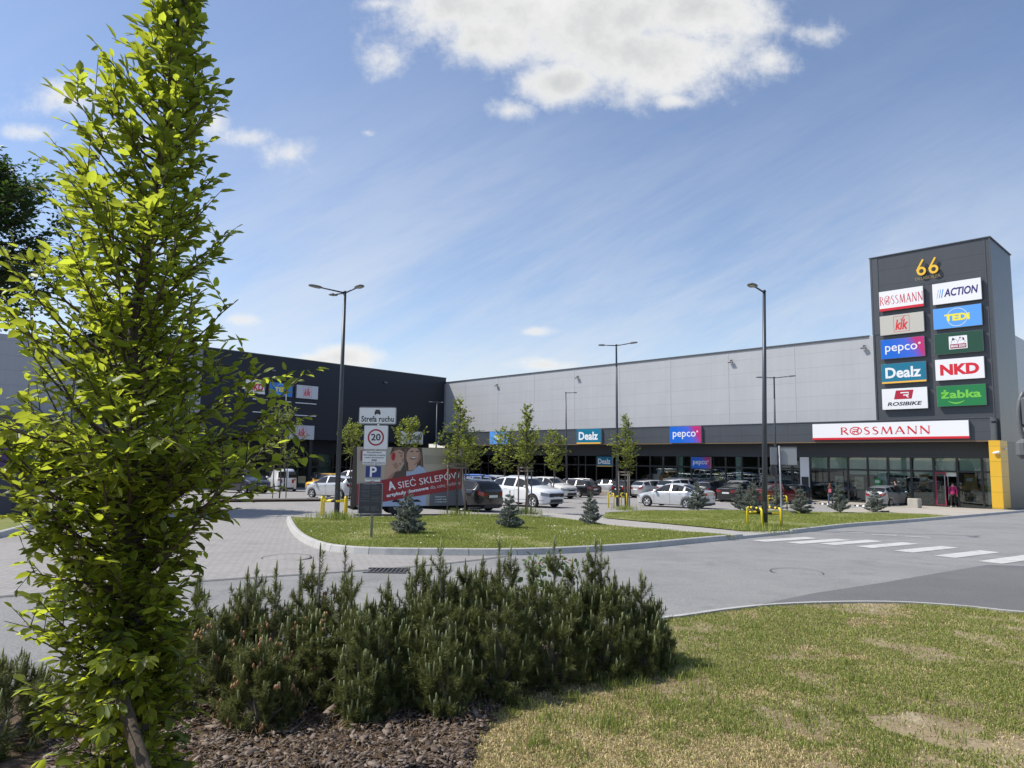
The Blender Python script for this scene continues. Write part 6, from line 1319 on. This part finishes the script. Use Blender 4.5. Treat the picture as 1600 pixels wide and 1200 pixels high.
def pine(cx_, cy_, rx, ry, h, label, seed, leaders=(), n=210, budp=.1, lowopen=.08, canp=.95):
    r_ = np.random.default_rng(seed); g0 = gz(cx_, cy_); root = empty('mountain_pine', Matrix.Translation((cx_, cy_, g0)), label, 'shrub', 'mountain pines of the foreground hedge')
    P, D, L_ = [], [], []; wood = MB(); can = MB(); bud = MB()
    for i in range(n):
        u = r_.uniform(-1, 1); az = r_.uniform(0, 2 * pi); zz = r_.uniform(lowopen, 1.0) ; rr = sqrt(max(0, 1 - (max(0, zz - .25) / .78) ** 2)) * r_.uniform(.55, 1.02) ** .5
        x, y = cos(az) * rr * rx, sin(az) * rr * ry; z = zz * h * r_.uniform(.88, 1.06); d = np.array((x / rx * .5, y / ry * .5, 1.0 if zz > .3 else .5)) + r_.normal(size=3) * .18; l = r_.uniform(.12, .24); d = d / np.linalg.norm(d)
        P.append(np.array((x, y, z)) - d * l); D.append(d); L_.append(l)
        if r_.random() < .75:                                   # forked side shoots
            for q in range(2): d2 = d + r_.normal(size=3) * .45; d2 /= np.linalg.norm(d2); l2 = l * .7; P.append(np.array((x, y, z)) - d * l * r_.uniform(.3, .9)); D.append(d2); L_.append(l2)
        if i % 4 == 0: wood.tube([(x * .15, y * .15, 0), (x * .5, y * .5, z * .35), tuple(P[-1] if False else np.array((x, y, z)) - d * l)], [.014, .01, .005], 5, False)
        if r_.random() < canp * (.25 + zz): e = np.array((x, y, z)); cd = np.array((d[0] * .3, d[1] * .3, 1)); cl = r_.uniform(.03, .085); can.tube([e - d * .02, e + cd * cl * .6, e + cd * cl], [.0065, .006, .003], 5)
        if r_.random() < budp:
            e = np.array((x, y, z))
            for q in range(5): o = r_.normal(size=3) * .016; bud.lathe([(0, 0), (.008, .008), (.008, .022), (0, .034)], 5, Matrix.Translation(tuple(e + o)))
    for lx, ly, lh in leaders:                                  # tall leading shoots
        z0 = h * .7; P += [np.array((lx, ly, z0 + (lh - z0) * k / 3)) for k in range(3)]; D += [np.array((r_.normal() * .06, r_.normal() * .06, 1)) for _ in range(3)]; L_ += [(lh - z0) / 3 * 1.1] * 3
        for k in range(13): a = r_.uniform(0, 2 * pi); tq = r_.uniform(-.1, .75); zq = z0 + (lh - z0) * tq; lq = r_.uniform(.09, .2) * (1.15 - tq * .7); dq = np.array((cos(a) * .75, sin(a) * .75, 1)); P.append(np.array((lx, ly, zq))); D.append(dq); L_.append(lq); eq = np.array((lx, ly, zq)) + dq / np.linalg.norm(dq) * lq; can.tube([eq, eq + np.array((0, 0, .05))], [.006, .003], 5)
        can.tube([(lx, ly, lh - .02), (lx, ly, lh + .05), (lx, ly, lh + .085)], [.007, .0065, .003], 5)
        for q in range(2): a = r_.uniform(0, 6.28); can.tube([(lx, ly, lh - .02), (lx + .02 * cos(a), ly + .02 * sin(a), lh + .03)], [.006, .003], 5)
        wood.tube([(lx * .4, ly * .4, 0), (lx, ly, z0), (lx, ly, lh)], [.016, .01, .004], 5, False)
    V, F = needle_shoots(P, D, L_, r_); mi_ = [0] * len(F)
    for k, q in ((1, can), (2, bud)):
        if not q.f: continue
        tri = [t for f in q.f for t in ([f] if len(f) == 3 else [(f[0], f[i], f[i + 1]) for i in range(1, len(f) - 1)])]; F = np.concatenate([F, np.array(tri) + len(V)]); V = np.concatenate([V, np.array(q.v)]); mi_ += [k] * len(tri)
    npmesh('foliage', V, F, [PN1, CAN, BUD], root, mi=mi_); wood.build('stems', WOODG, root)
    return root
def pn(px, base, top, wpx, dep, label, seed, leaders=(), **k):
    c = G(px, base + (38 if px > 300 else 0)); Y = c.y + dep * .55; x = R(px, 720, Y).x; h = R(px, top, Y).z - gz(x, Y); rx = wpx / FOC * Y; Ld = [(R(a, 720, Y).x - x, r_y, R(a, t_, Y).z - gz(x, Y)) for a, t_, r_y in leaders]
    pine(x, Y, rx, dep * .5, h, label, seed, Ld, **k)
pn(25, 1240, 1042, 75, .9, 'mountain pine at the bottom left corner beside the tree', 31, ((30, 1036, 0),), n=150, budp=.03)
pn(345, 1108, 962, 82, 1.1, 'mountain pine beside the foreground tree, at the left end of the hedge', 32, ((322, 905, 0), (396, 903, .0)), n=200, budp=.12)
pn(425, 1132, 1010, 62, .6, 'low sprawling pine with rusty buds at the front of the hedge', 33, (), n=130, budp=.2, canp=.3)
pn(452, 1095, 958, 74, 1.0, 'mountain pine with two upright rust-tipped leaders', 34, ((440, 893, 0), (470, 890, .1), (415, 925, -.1)), n=190, budp=.16)
pn(525, 1095, 945, 64, 1.1, 'tall forked pine with two dark leaders standing above the hedge', 35, ((506, 866, 0), (540, 868, .1), (560, 905, -.1), (490, 890, .1)), n=200, budp=.15)
pn(612, 1108, 955, 68, 1.2, 'broad dense pine in the middle of the hedge', 36, ((612, 915, .0), (580, 945, 0), (645, 915, .1)), n=220, budp=.03)
pn(695, 1098, 922, 72, 1.3, 'dense pine with a thin tall leader, right of the hedge centre', 37, ((692, 862, 0), (662, 890, .1), (730, 890, 0), (650, 885, .2)), n=230, budp=.0)
pn(775, 1085, 912, 72, 1.3, 'tall pine of the hedge below the brown-leaved sapling', 38, ((782, 852, 0), (757, 882, 0), (800, 868, .1), (745, 900, .1)), n=230, budp=.0)
pn(862, 1060, 915, 74, 1.3, 'pine carrying the broadleaf sapling in its crown', 39, ((868, 855, .1), (835, 880, 0), (895, 885, 0)), n=230, budp=.0)
pn(935, 1045, 918, 60, 1.2, 'tall pine near the right end of the hedge with a spiky top', 40, ((930, 852, 0), (940, 858, .05), (918, 868, 0), (960, 905, 0)), n=200, budp=.0)
pn(995, 1035, 950, 48, 1.0, 'low rounded pine closing the right end of the hedge', 41, ((1000, 902, 0), (985, 920, .1), (1015, 950, 0)), n=140, budp=.0)
pn(395, 1075, 950, 42, .7, 'small pine clump with twin leaders between the two left pines', 51, ((385, 925, 0), (402, 900, .1)), n=90, budp=.2)
pn(578, 1118, 985, 44, .6, 'low bright pine clump at the front centre of the hedge', 52, ((570, 962, 0),), n=90, budp=.05)
pn(705, 1108, 985, 46, .6, 'low pine clump spreading over the mulch edge', 53, (), n=90, budp=.0)
pn(1022, 1018, 968, 30, .7, 'smallest pine at the far right tip of the hedge', 54, ((1020, 945, 0),), n=70, budp=.0)
# dead twigs at the foot of the hedge
m = MB(); q = random.Random(4)
for k in range(26):
    c = G(q.uniform(330, 520), q.uniform(1095, 1125)); a = q.uniform(0, 6.28); l = q.uniform(.12, .34); e = Vector((cos(a) * l, sin(a) * l * .5, q.uniform(.02, .3))); m.tube([c, c + e * .5 + Vector((0, 0, .04)), c + e], [.007, .005, .002], 5)
a = G(470, 1110); m.tube([a, R(478, 1075, a.y + .1), R(488, 1044, a.y + .2)], [.009, .007, .004], 6)
tag(m.build('dead_twigs', WOODG), 'bare grey dead twigs lying at the foot of the hedge', 'twigs', kind='stuff')
# broadleaf sapling growing through the hedge
c = G(858, 1010); SPY = c.y - .3; root = empty('sapling', Matrix.Translation((c.x, SPY, gz(c.x, SPY))), 'broadleaf sapling with pale green and reddish leaves growing through the pines', 'sapling')
TI2 = Matrix.Translation((-c.x, -SPY, -gz(c.x, SPY))); q = random.Random(8); m = MB(); P, D, Nn, Ls = [], [], [], []
P2, D2, N2, L2 = [], [], [], []
for tip, n_ in (((838, 878), 42), ((870, 868), 30), ((822, 935), 26), ((905, 882), 18), ((812, 965), 16), ((845, 990), 18), ((850, 905), 34)):
    b0 = Vector((c.x, SPY, gz(c.x, SPY) + .1)); e = R(tip[0], tip[1], SPY - .25 + q.uniform(-.1, .1)); mid = b0.lerp(e, .55) + Vector((0, -.05, .1)); m.tube([b0, mid, e], [.008, .005, .002], 5, False)
    for k in range(n_):
        t = q.uniform(.62, 1); p = mid.lerp(e, t) if t > .5 else b0.lerp(mid, t); o = Vector((q.gauss(0, .05), q.gauss(0, .05), q.gauss(0, .04))); d = (o.normalized() + Vector((0, 0, -.3))); nn = Vector((q.gauss(0, .4), -.5 + q.gauss(0, .3), .7))
        red = tip[1] < 890 and q.random() < .3 and p.z + o.z > e.z - .06
        (P2 if red else P).append(p + o); (D2 if red else D).append(d); (N2 if red else Nn).append(nn); (L2 if red else Ls).append(q.uniform(.04, .07))
m.build('stem', TWIG, root, TI2)
V, F = leaves(np.array([tuple(v) for v in P]), np.array([tuple(v) for v in D]), np.array([tuple(v) for v in Nn]), Ls, .8); npmesh('leaves', V, F, leafmat('leaf_sapling', (.06, .10, .035), (.12, .17, .06), (.16, .24, .06), .3, .45, .25), root, TI2)
V, F = leaves(np.array([tuple(v) for v in P2]), np.array([tuple(v) for v in D2]), np.array([tuple(v) for v in N2]), L2, .7); npmesh('red_leaves', V, F, leafmat('leaf_red', (.16, .03, .03), (.25, .07, .04), (.4, .06, .05), .35, .45, .25), root, TI2)

# --- grass
def poly_mask(X, Y, poly):
    ins = np.zeros(len(X), dtype=bool); n = len(poly); j = n - 1
    for i in range(n):
        xi, yi = poly[i][0], poly[i][1]; xj, yj = poly[j][0], poly[j][1]
        if yi != yj: ins ^= ((yi > Y) != (yj > Y)) & (X < (xj - xi) * (Y - yi) / (yj - yi) + xi)
        j = i
    return ins
def vnoise(X, Y, s, seed):
    r_ = np.random.default_rng(seed); g_ = r_.random((64, 64)); x, y = X * s + 1000, Y * s + 1000; xi, yi = np.floor(x).astype(int), np.floor(y).astype(int); fx, fy = x - xi, y - yi; fx, fy = fx * fx * (3 - 2 * fx), fy * fy * (3 - 2 * fy)
    a = lambda i, j: g_[(xi + i) % 64, (yi + j) % 64]; return (a(0, 0) * (1 - fx) + a(1, 0) * fx) * (1 - fy) + (a(0, 1) * (1 - fx) + a(1, 1) * fx) * fy
def fbm(X, Y, s, seed): return .5 * vnoise(X, Y, s, seed) + .3 * vnoise(X, Y, s * 2.1, seed + 1) + .2 * vnoise(X, Y, s * 4.3, seed + 2)
def blades(X, Y, off, h, w, r_, lean=.5):
    n = len(X); Z = -(GK * Y + GM * X) + off; az = r_.uniform(0, 2 * pi, n); le = r_.uniform(.1, 1, n) * lean; fz_ = r_.uniform(0, 2 * pi, n); sx_, sy_ = np.cos(fz_) * w / 2, np.sin(fz_) * w / 2
    A = np.stack([X - sx_, Y - sy_, Z], 1); B = np.stack([X + sx_, Y + sy_, Z], 1); mx, my = X + np.cos(az) * le * h * .35, Y + np.sin(az) * le * h * .35
    Cc = np.stack([mx + sx_ * .7, my + sy_ * .7, Z + h * .6], 1); Dd = np.stack([mx - sx_ * .7, my - sy_ * .7, Z + h * .6], 1); T = np.stack([X + np.cos(az) * le * h, Y + np.sin(az) * le * h, Z + h * np.maximum(.25, 1 - .5 * le)], 1)
    V = np.stack([A, B, Cc, Dd, T], 1).reshape(-1, 3); i = np.arange(n)[:, None] * 5; F = np.concatenate([i + np.array([[0, 1, 2]]), i + np.array([[0, 2, 3]]), i + np.array([[3, 2, 4]])]); return V, F
GRN = leafmat('grass_green', (.15, .19, .04), (.36, .37, .10), (.30, .38, .08), .3, .6, .3); STR = leafmat('grass_straw', (.22, .155, .07), (.80, .68, .35), (.55, .46, .2), .25, .7, .25)
GR2 = leafmat('grass_island', (.17, .215, .045), (.36, .375, .09), (.32, .40, .07), .3, .6, .3)
ng = np.random.default_rng(3)
nb_ = 560000; Yb = 3.3 + (ng.random(nb_) ** 1.35) * 7.2; Xb = ng.uniform(-.22, 1.05, nb_) * Yb
lp = [(p[0], p[1] - .12) for p in near_s] + [(14, -14), (-14, -14)]; mk = poly_mask(Xb, Yb, lp)
mulp = [(p[0], p[1]) for p in mul]; mk &= ~poly_mask(Xb, Yb, mulp)
den = fbm(Xb, Yb, .9, 1); bare = fbm(Xb, Yb, 1.6, 9); edge_ = np.clip((Yb - 3.2) / 6, 0, 1)
green = fbm(Xb, Yb, .7, 5) + .12 * np.clip((Xb / Yb - .15) * 3, 0, 1) + .35 * np.clip((Yb - 4.6) / 3.5, 0, .55) + .55 * (fbm(Xb, Yb, 2.6, 15) - .5) + .45 * (fbm(Xb, Yb, 7., 25) - .5)
bs_ = G(1445, 1140); bs2 = G(1500, 1170); hole = np.minimum(((Xb - bs_.x) / .30) ** 2 + ((Yb - bs_.y) / .24) ** 2, ((Xb - bs2.x) / .22) ** 2 + ((Yb - bs2.y) / .13) ** 2) + (fbm(Xb, Yb, 5., 41) - .5) * 2.2
edgeb = fbm(Xb, Yb, 2.2, 51)
keep = mk & ((hole > 1) | (ng.random(nb_) < .08)) & (ng.random(nb_) < np.clip((bare - .27) * 5, .22, 1) * (.5 + .5 * np.clip(green * 1.5 - .3, 0, 1)))
isg = ng.random(nb_) < np.clip((green - .555) * 3.2, .08, .80)
for sel, mt, nm, hh_ in ((keep & isg, GRN, 'lawn_grass', .024), (keep & ~isg, STR, 'straw_grass', .015)):
    X, Y = Xb[sel], Yb[sel]; h = hh_ * ng.uniform(.5, 1.5, len(X)) * (.7 + .7 * den[sel]); V, F = blades(X, Y, .03, h, .0045 + .0004 * Y, ng, 1.5 if nm != 'lawn_grass' else 1.1)
    tag(npmesh(nm, V, F, mt), 'short green grass of the foreground lawn' if nm == 'lawn_grass' else 'dry straw-coloured grass of the foreground lawn', 'grass', kind='stuff')
# taller weedy tufts along the hedge and on the lawn
X, Y = [], []
for k in range(95):
    if k < 45: c = G(ng.uniform(760, 1080), ng.uniform(1040, 1150))
    else: c = G(ng.uniform(800, 1580), ng.uniform(985, 1190))
    n = int(ng.uniform(25, 80)); s_ = ng.uniform(.03, .11); X.append(c.x + ng.normal(0, s_, n)); Y.append(c.y + ng.normal(0, s_, n))
X, Y = np.concatenate(X), np.concatenate(Y); V, F = blades(X, Y, .03, ng.uniform(.03, .10, len(X)), .006, ng, .7); tag(npmesh('weed_tufts', V, F, GRN), 'taller green weed tufts in the dry lawn', 'weeds', kind='stuff')
# island grass
for nm, Q, n in (('island_grass', ISL_POLY, 230000), ('verge_grass', VERGE_POLY, 110000)):
    xs, ys = [p.x for p in Q], [p.y for p in Q]; X, Y = ng.uniform(min(xs), max(xs), n * 2), ng.uniform(min(ys), max(ys), n * 2); mk = poly_mask(X, Y, [(p.x, p.y) for p in Q]); X, Y = X[mk], Y[mk]
    d_ = fbm(X, Y, .6, 33); k_ = ng.random(len(X)) < np.clip((d_ - .28) * 4, .15, 1); X, Y, d_ = X[k_], Y[k_], d_[k_]; st_ = ng.random(len(X)) < np.clip(.55 - d_ * 1.1, .06, .5)
    for sel, mt, n2 in ((~st_, GR2, nm), (st_, STR, nm.replace('grass', 'straw'))):
        V, F = blades(X[sel], Y[sel], ih - .01, ng.uniform(.035, .085, sel.sum()) * (.5 + .9 * d_[sel]), .015, ng, .9); tag(npmesh(n2, V, F, mt), ('green' if mt is GR2 else 'dry') + ' grass blades on the ' + ('large island' if 'island' in nm else 'turf strip'), 'grass', kind='stuff')
# taller grass round the guard and trees
X, Y = [], []
for px, py, n in ((526, 812, 260), (1195, 830, 150), (822, 803, 200), (977, 797, 160), (716, 807, 160)):
    c = G(px, py, ih); X.append(c.x + ng.normal(0, .32, n)); Y.append(c.y + ng.normal(0, .3, n))
X, Y = np.concatenate(X), np.concatenate(Y); V, F = blades(X, Y, ih - .01, ng.uniform(.15, .42, len(X)), .02, ng, .6); tag(npmesh('rough_grass', V, F, GR2), 'tall uncut grass round posts and stakes', 'grass', kind='stuff')
# daisies
dm = MB(); nd2 = 0
while nd2 < 90:
    x, y = ng.uniform(-5, 8), ng.uniform(14.5, 27)
    if not (poly_mask(np.array([x]), np.array([y]), [(p.x, p.y) for p in ISL_POLY])[0] or poly_mask(np.array([x]), np.array([y]), [(p.x, p.y) for p in VERGE_POLY])[0]) or fbm(np.array([x]), np.array([y]), .8, 77)[0] < .5: continue
    nd2 += 1; r__ = ng.uniform(.008, .014); zt_ = gz(x, y) + ih + ng.uniform(.07, .10); dm.add([(x + r__ * cos(a_), y + r__ * sin(a_) * .8, zt_ + r__ * .6 * sin(a_) ) for a_ in [2 * pi * k / 7 for k in range(7)]], [tuple(range(7))])
tag(dm.build('daisies', mat('petal_white', (.75, .75, .70), .7)), 'tiny white daisies scattered over the island turf', 'daisies', kind='stuff')
# fallen needles and thatch
n = 9000; Yn = 3.5 + ng.random(n) * 3.4; Xn = ng.uniform(-.62, .35, n) * Yn; mk = poly_mask(Xn, Yn, [(p.x, p.y) for p in mul]); Xn, Yn = Xn[mk], Yn[mk]; V, F = blades(Xn, Yn, .06 + ng.uniform(0, .025, len(Xn)), ng.uniform(.02, .05, len(Xn)), .0035, ng, 3.2)
tag(npmesh('needle_litter', V, F, leafmat('litter_brown', (.12, .07, .035), (.34, .23, .12), (.1, .08, .05), .0, .9, .3)), 'fallen brown pine needles strewn over the mulch', 'litter', kind='stuff')
# --- bark mulch chips
nc = 21000; Yc = 3.5 + ng.random(nc) ** 1.3 * 3.6; Xc = ng.uniform(-.62, .30, nc) * Yc; mk = poly_mask(Xc, Yc, mulp); Xc, Yc = Xc[mk], Yc[mk]; n = len(Xc)
lc = ng.uniform(.006, .024, n) * np.where(ng.random(n) < .05, 2.2, 1); wc = lc * ng.uniform(.25, .75, n); az = ng.uniform(0, 2 * pi, n); ti = ng.normal(0, .3, n); Zc = -(GK * Yc + GM * Xc) + .05 + ng.uniform(0, .03, n)
base = np.array([(-1, -.5), (-.2, -1), (1, -.7), (.85, .6), (-.5, 1)])
jit = base[None] * ng.uniform(.45, 1.4, (n, 5, 1)); bx_, by_ = jit[..., 0] * lc[:, None], jit[..., 1] * wc[:, None]; th = .12 * wc[:, None] + .002
def chip(zo): return np.stack([Xc[:, None] + bx_ * np.cos(az)[:, None] - by_ * np.sin(az)[:, None], Yc[:, None] + bx_ * np.sin(az)[:, None] + by_ * np.cos(az)[:, None], Zc[:, None] + bx_ * ti[:, None] + by_ * (ti * .7)[:, None] + zo + .06 * np.abs(by_)], 2)
V = np.concatenate([chip(0 * th), chip(th)], 1).reshape(-1, 3); o = np.arange(n)[:, None] * 10
F = np.concatenate([o + np.array([[5, 5 + i, 6 + i]]) for i in range(1, 4)] + [o + np.array([[i, (i + 1) % 5, 5 + (i + 1) % 5]]) for i in range(5)] + [o + np.array([[i, 5 + (i + 1) % 5, 5 + i]]) for i in range(5)])
tag(npmesh('bark_chips', V, F, leafmat('bark_chip', (.05, .034, .025), (.27, .215, .175), (.1, .08, .06), .0, .85, .3)), 'loose weathered bark chips covering the mulch bed', 'bark chips', kind='stuff')
# ---------------------------------------------------------------- people
SKIN = mat('skin', (.48, .29, .21), .55)
def skinned(name, joints, edges, parent, mt, sub=2, root_i=0):
    """joints: (x,y,z,r) grown into one continuous surface"""
    me = bpy.data.meshes.new(name); me.from_pydata([j[:3] for j in joints], edges, []); o = bpy.data.objects.new(name, me); COL.objects.link(o)
    md = o.modifiers.new('s', 'SKIN'); md.use_smooth_shade = True; ss = o.modifiers.new('u', 'SUBSURF'); ss.levels = ss.render_levels = sub
    if not me.skin_vertices: me.attributes.new if False else None
    for i, j in enumerate(joints):
        sv = me.skin_vertices[0].data[i]; r = j[3]; sv.radius = r if isinstance(r, tuple) else (r, r); sv.use_root = (i == root_i)
    dg = bpy.context.evaluated_depsgraph_get(); m2 = bpy.data.meshes.new_from_object(o.evaluated_get(dg)); bpy.data.objects.remove(o); m2.materials.clear(); m2.materials.append(mt)
    m2.polygons.foreach_set('use_smooth', [True] * len(m2.polygons)); return link(name, m2, parent)
def person(M_, label, top, legs, hair, stride=.16, armb=.12, long_hair=True, back=None):
    root = empty('person', M_, label, 'person')
    s = stride; J = [(0, 0, .93, (.15, .11)), (0, 0, 1.10, (.13, .095)), (0, .01, 1.30, (.155, .10)), (0, .0, 1.43, (.09, .07)), (0, .01, 1.50, (.05, .05)), (0, .02, 1.57, (.075, .08)), (0, .03, 1.66, (.08, .095)), (0, .02, 1.71, (.05, .06))]
    E_ = [(i, i + 1) for i in range(7)]
    def add(pts, at):
        k = len(J)
        for i, p in enumerate(pts): J.append(p); E_.append((at if i == 0 else k + i - 1, k + i))
        return k
    for sd, f in ((1, 1), (-1, -1)):
        add([(sd * .09, 0, .86, .085), (sd * .095, f * s * .5, .48, .058), (sd * .095, f * s - .06 * (f < 0), .10, .040), (sd * .10, f * s + .13, .045, .036)], 0)
        k = add([(sd * .19, 0, 1.38, .052), (sd * .235, -f * armb * .3, 1.12, .042), (sd * .235, -f * armb + .06, .88, .032), (sd * .235, -f * armb + .09, .81, (.018, .032))], 3)
        h = len(J) - 1
        for q in range(4): fx = sd * .235 + (q - 1.5) * .016; add([(fx, -f * armb + .10, .765 - .004 * abs(q - 1.4), .0085), (fx, -f * armb + .095, .735, .008), (fx - sd * .006, -f * armb + .085, .715 + .006 * (q == 3), .007)], h)
        add([(sd * .21, -f * armb + .12, .80, .011), (sd * .205, -f * armb + .135, .765, .009)], h)
    skinned('body', J, E_, root, SKIN, 1)
    # clothes
    T = [(0, 0, .82, (.185, .145)), (0, 0, .92, (.175, .135)), (0, 0, 1.10, (.15, .115)), (0, .01, 1.30, (.17, .115)), (0, .0, 1.42, (.10, .085)), (0, .005, 1.465, (.065, .06))]; TE = [(i, i + 1) for i in range(5)]
    for sd, f in ((1, 1), (-1, -1)):
        k = len(T); T += [(sd * .195, 0, 1.385, .066), (sd * .24, -f * armb * .3, 1.12, .056), (sd * .237, -f * armb + .065, .86, .044)]; TE += [(4, k), (k, k + 1), (k + 1, k + 2)]
    skinned('jacket', T, TE, root, top, 1)
    Lg = [(0, 0, .97, (.165, .125))]; LE = []
    for sd, f in ((1, 1), (-1, -1)): k = len(Lg); Lg += [(sd * .09, 0, .84, .098), (sd * .095, f * s * .5, .48, .072), (sd * .095, f * s - .06 * (f < 0), .11, .056)]; LE += [(0, k), (k, k + 1), (k + 1, k + 2)]
    skinned('trousers', Lg, LE, root, legs, 1)
    for sd, f in ((1, 1), (-1, -1)): m = MB(); m.rbox(sd * .10 - .045, sd * .10 + .045, f * s - .10 - .06 * (f < 0), f * s + .18, 0, .085, .03); m.build('shoe', mat('shoe_pale', (.55, .55, .55), .6), root)
    H_ = [(0, -.0, 1.74, (.075, .08)), (0, -.02, 1.66, (.098, .10)), (0, -.05, 1.56, (.09, .07))] + ([(0, -.075, 1.42, (.10, .05)), (0, -.085, 1.30, (.07, .03))] if long_hair else [])
    skinned('hair', H_, [(i, i + 1) for i in range(len(H_) - 1)], root, hair, 1)
    m = MB(); [m.lathe([(0, 0), (.011, .004), (0, .008)], 8, Matrix.Translation((sx_ * .03, .115, 1.665)), 'y') for sx_ in (-1, 1)]; m.build('eyes', BLK, root); m = MB(); m.tube([(0, .12, 1.65), (0, .142, 1.625)], [.01, .014], 6); m.box(-.02, .02, .10, .113, 1.585, 1.593); m.build('nose_and_mouth', SKIN, root)
    if back: m = MB(); m.rbox(-.12, .12, -.135, -.118, 1.0, 1.30, .03); m.build('back_panel', back, root)
CL = lambda n, c: mat('cloth_' + n, c, .85, var=.12, vscale=12)
c = G(1298, 789.5); person(Matrix.Translation((c.x, c.y, c.z)) @ Matrix.Rotation(-.7, 4, 'Z') @ Matrix.Scale((789.5 - 754.5) / FOC * c.y / 1.78, 4), 'person with long reddish hair, dark jacket with pink back and blue jeans walking away', CL('black', (.02, .02, .022)), CL('denim', (.035, .06, .10)), CL('auburn', (.16, .06, .03)), .16, .1, True, CL('pink', (.50, .14, .17)))
tt, zz_ = TR(1489.5, 792, .35); person(WR @ Matrix.Translation((tt, -.25, FLOOR)) @ Matrix.Scale(1.02, 4), 'person in a magenta top and black trousers entering the drugstore door', CL('magenta', (.34, .02, .13)), CL('trouser_black', (.012, .012, .014)), CL('hair_dark', (.02, .013, .01)), .1, .06, False)
c = G(1401, 788); tt, zz_ = TR(1401, 789, 1.2); person(WR @ Matrix.Translation((tt, -1.2, FLOOR)) @ Matrix.Rotation(1.4, 4, 'Z') @ Matrix.Scale(1.0, 4), 'dark-haired person in black standing behind the silver-grey hatchback', CL('black', (.02, .02, .022)), CL('trouser_black', (.012, .012, .014)), CL('hair_dark', (.02, .013, .01)), .05, .03, False)
# goods racks in front of and behind the windows
RK = mat('rack_metal', (.25, .25, .26), .4, metal=.6); GD = [mat('goods_' + n, c_, .7) for n, c_ in (('pink', (.4, .1, .15)), ('white', (.55, .55, .55)), ('navy', (.03, .04, .09)), ('green', (.05, .16, .08)), ('tan', (.35, .26, .16)))]
def rack(M_, w, label, seed, group):
    q = random.Random(seed); r = empty('goods_rack', M_, label, 'display rack', group); m = MB()
    for x in (-w / 2, w / 2): m.box(x - .02, x + .02, -.2, .2, 0, 1.7)
    for z in (.25, .7, 1.15, 1.6): m.box(-w / 2 + .021, w / 2 - .021, -.22, .22, z, z + .03)
    m.build('frame', RK, r)
    for z in (.281, .731, 1.181):
        m = MB(); x = -w / 2 + .06
        while x < w / 2 - .2: ww = q.uniform(.08, .22); m.mi = q.randrange(5); m.box(x, x + ww, -.17, .15, z, z + q.uniform(.15, .36)); x += ww + .02
        m.build('goods', GD, r)
for px, lb in ((503, 'display rack of clothes outside the dark shop, left one'), (528, 'display rack of clothes outside the dark shop, behind the yellow car')):
    t, z = TL(px, 745, -2.4); rack(WL @ Matrix.Translation((t, 2.4, gz(*(WL @ Vector((t, 2.4, 0))).xy))), 2.2, lb, px, 'display racks at the shopfronts')
for px, lb in ((945, 'goods rack inside the window left of the smaller teal sign'), (1005, 'goods rack inside the window behind the silver hatchback'), (1046, 'goods rack inside the window left of the small gradient sign'), (1120, 'goods rack inside the window behind the yellow poster'), (1200, 'goods rack inside the window behind the tall lamp post'), (1310, 'goods rack inside the drugstore window by the walking person'), (1440, 'goods rack inside the drugstore left of the open door'), (1515, 'goods rack inside the drugstore right of the open door')):
    t, z = TR(px, 760, -2.); rack(WR @ Matrix.Translation((t, 2.0, FLOOR)), 2.6, lb, px, 'display racks at the shopfronts')
sc.cycles.use_denoising = True; sc.cycles.sample_clamp_indirect = 2.0
sc.cycles.max_bounces = 8; sc.cycles.transparent_max_bounces = 12
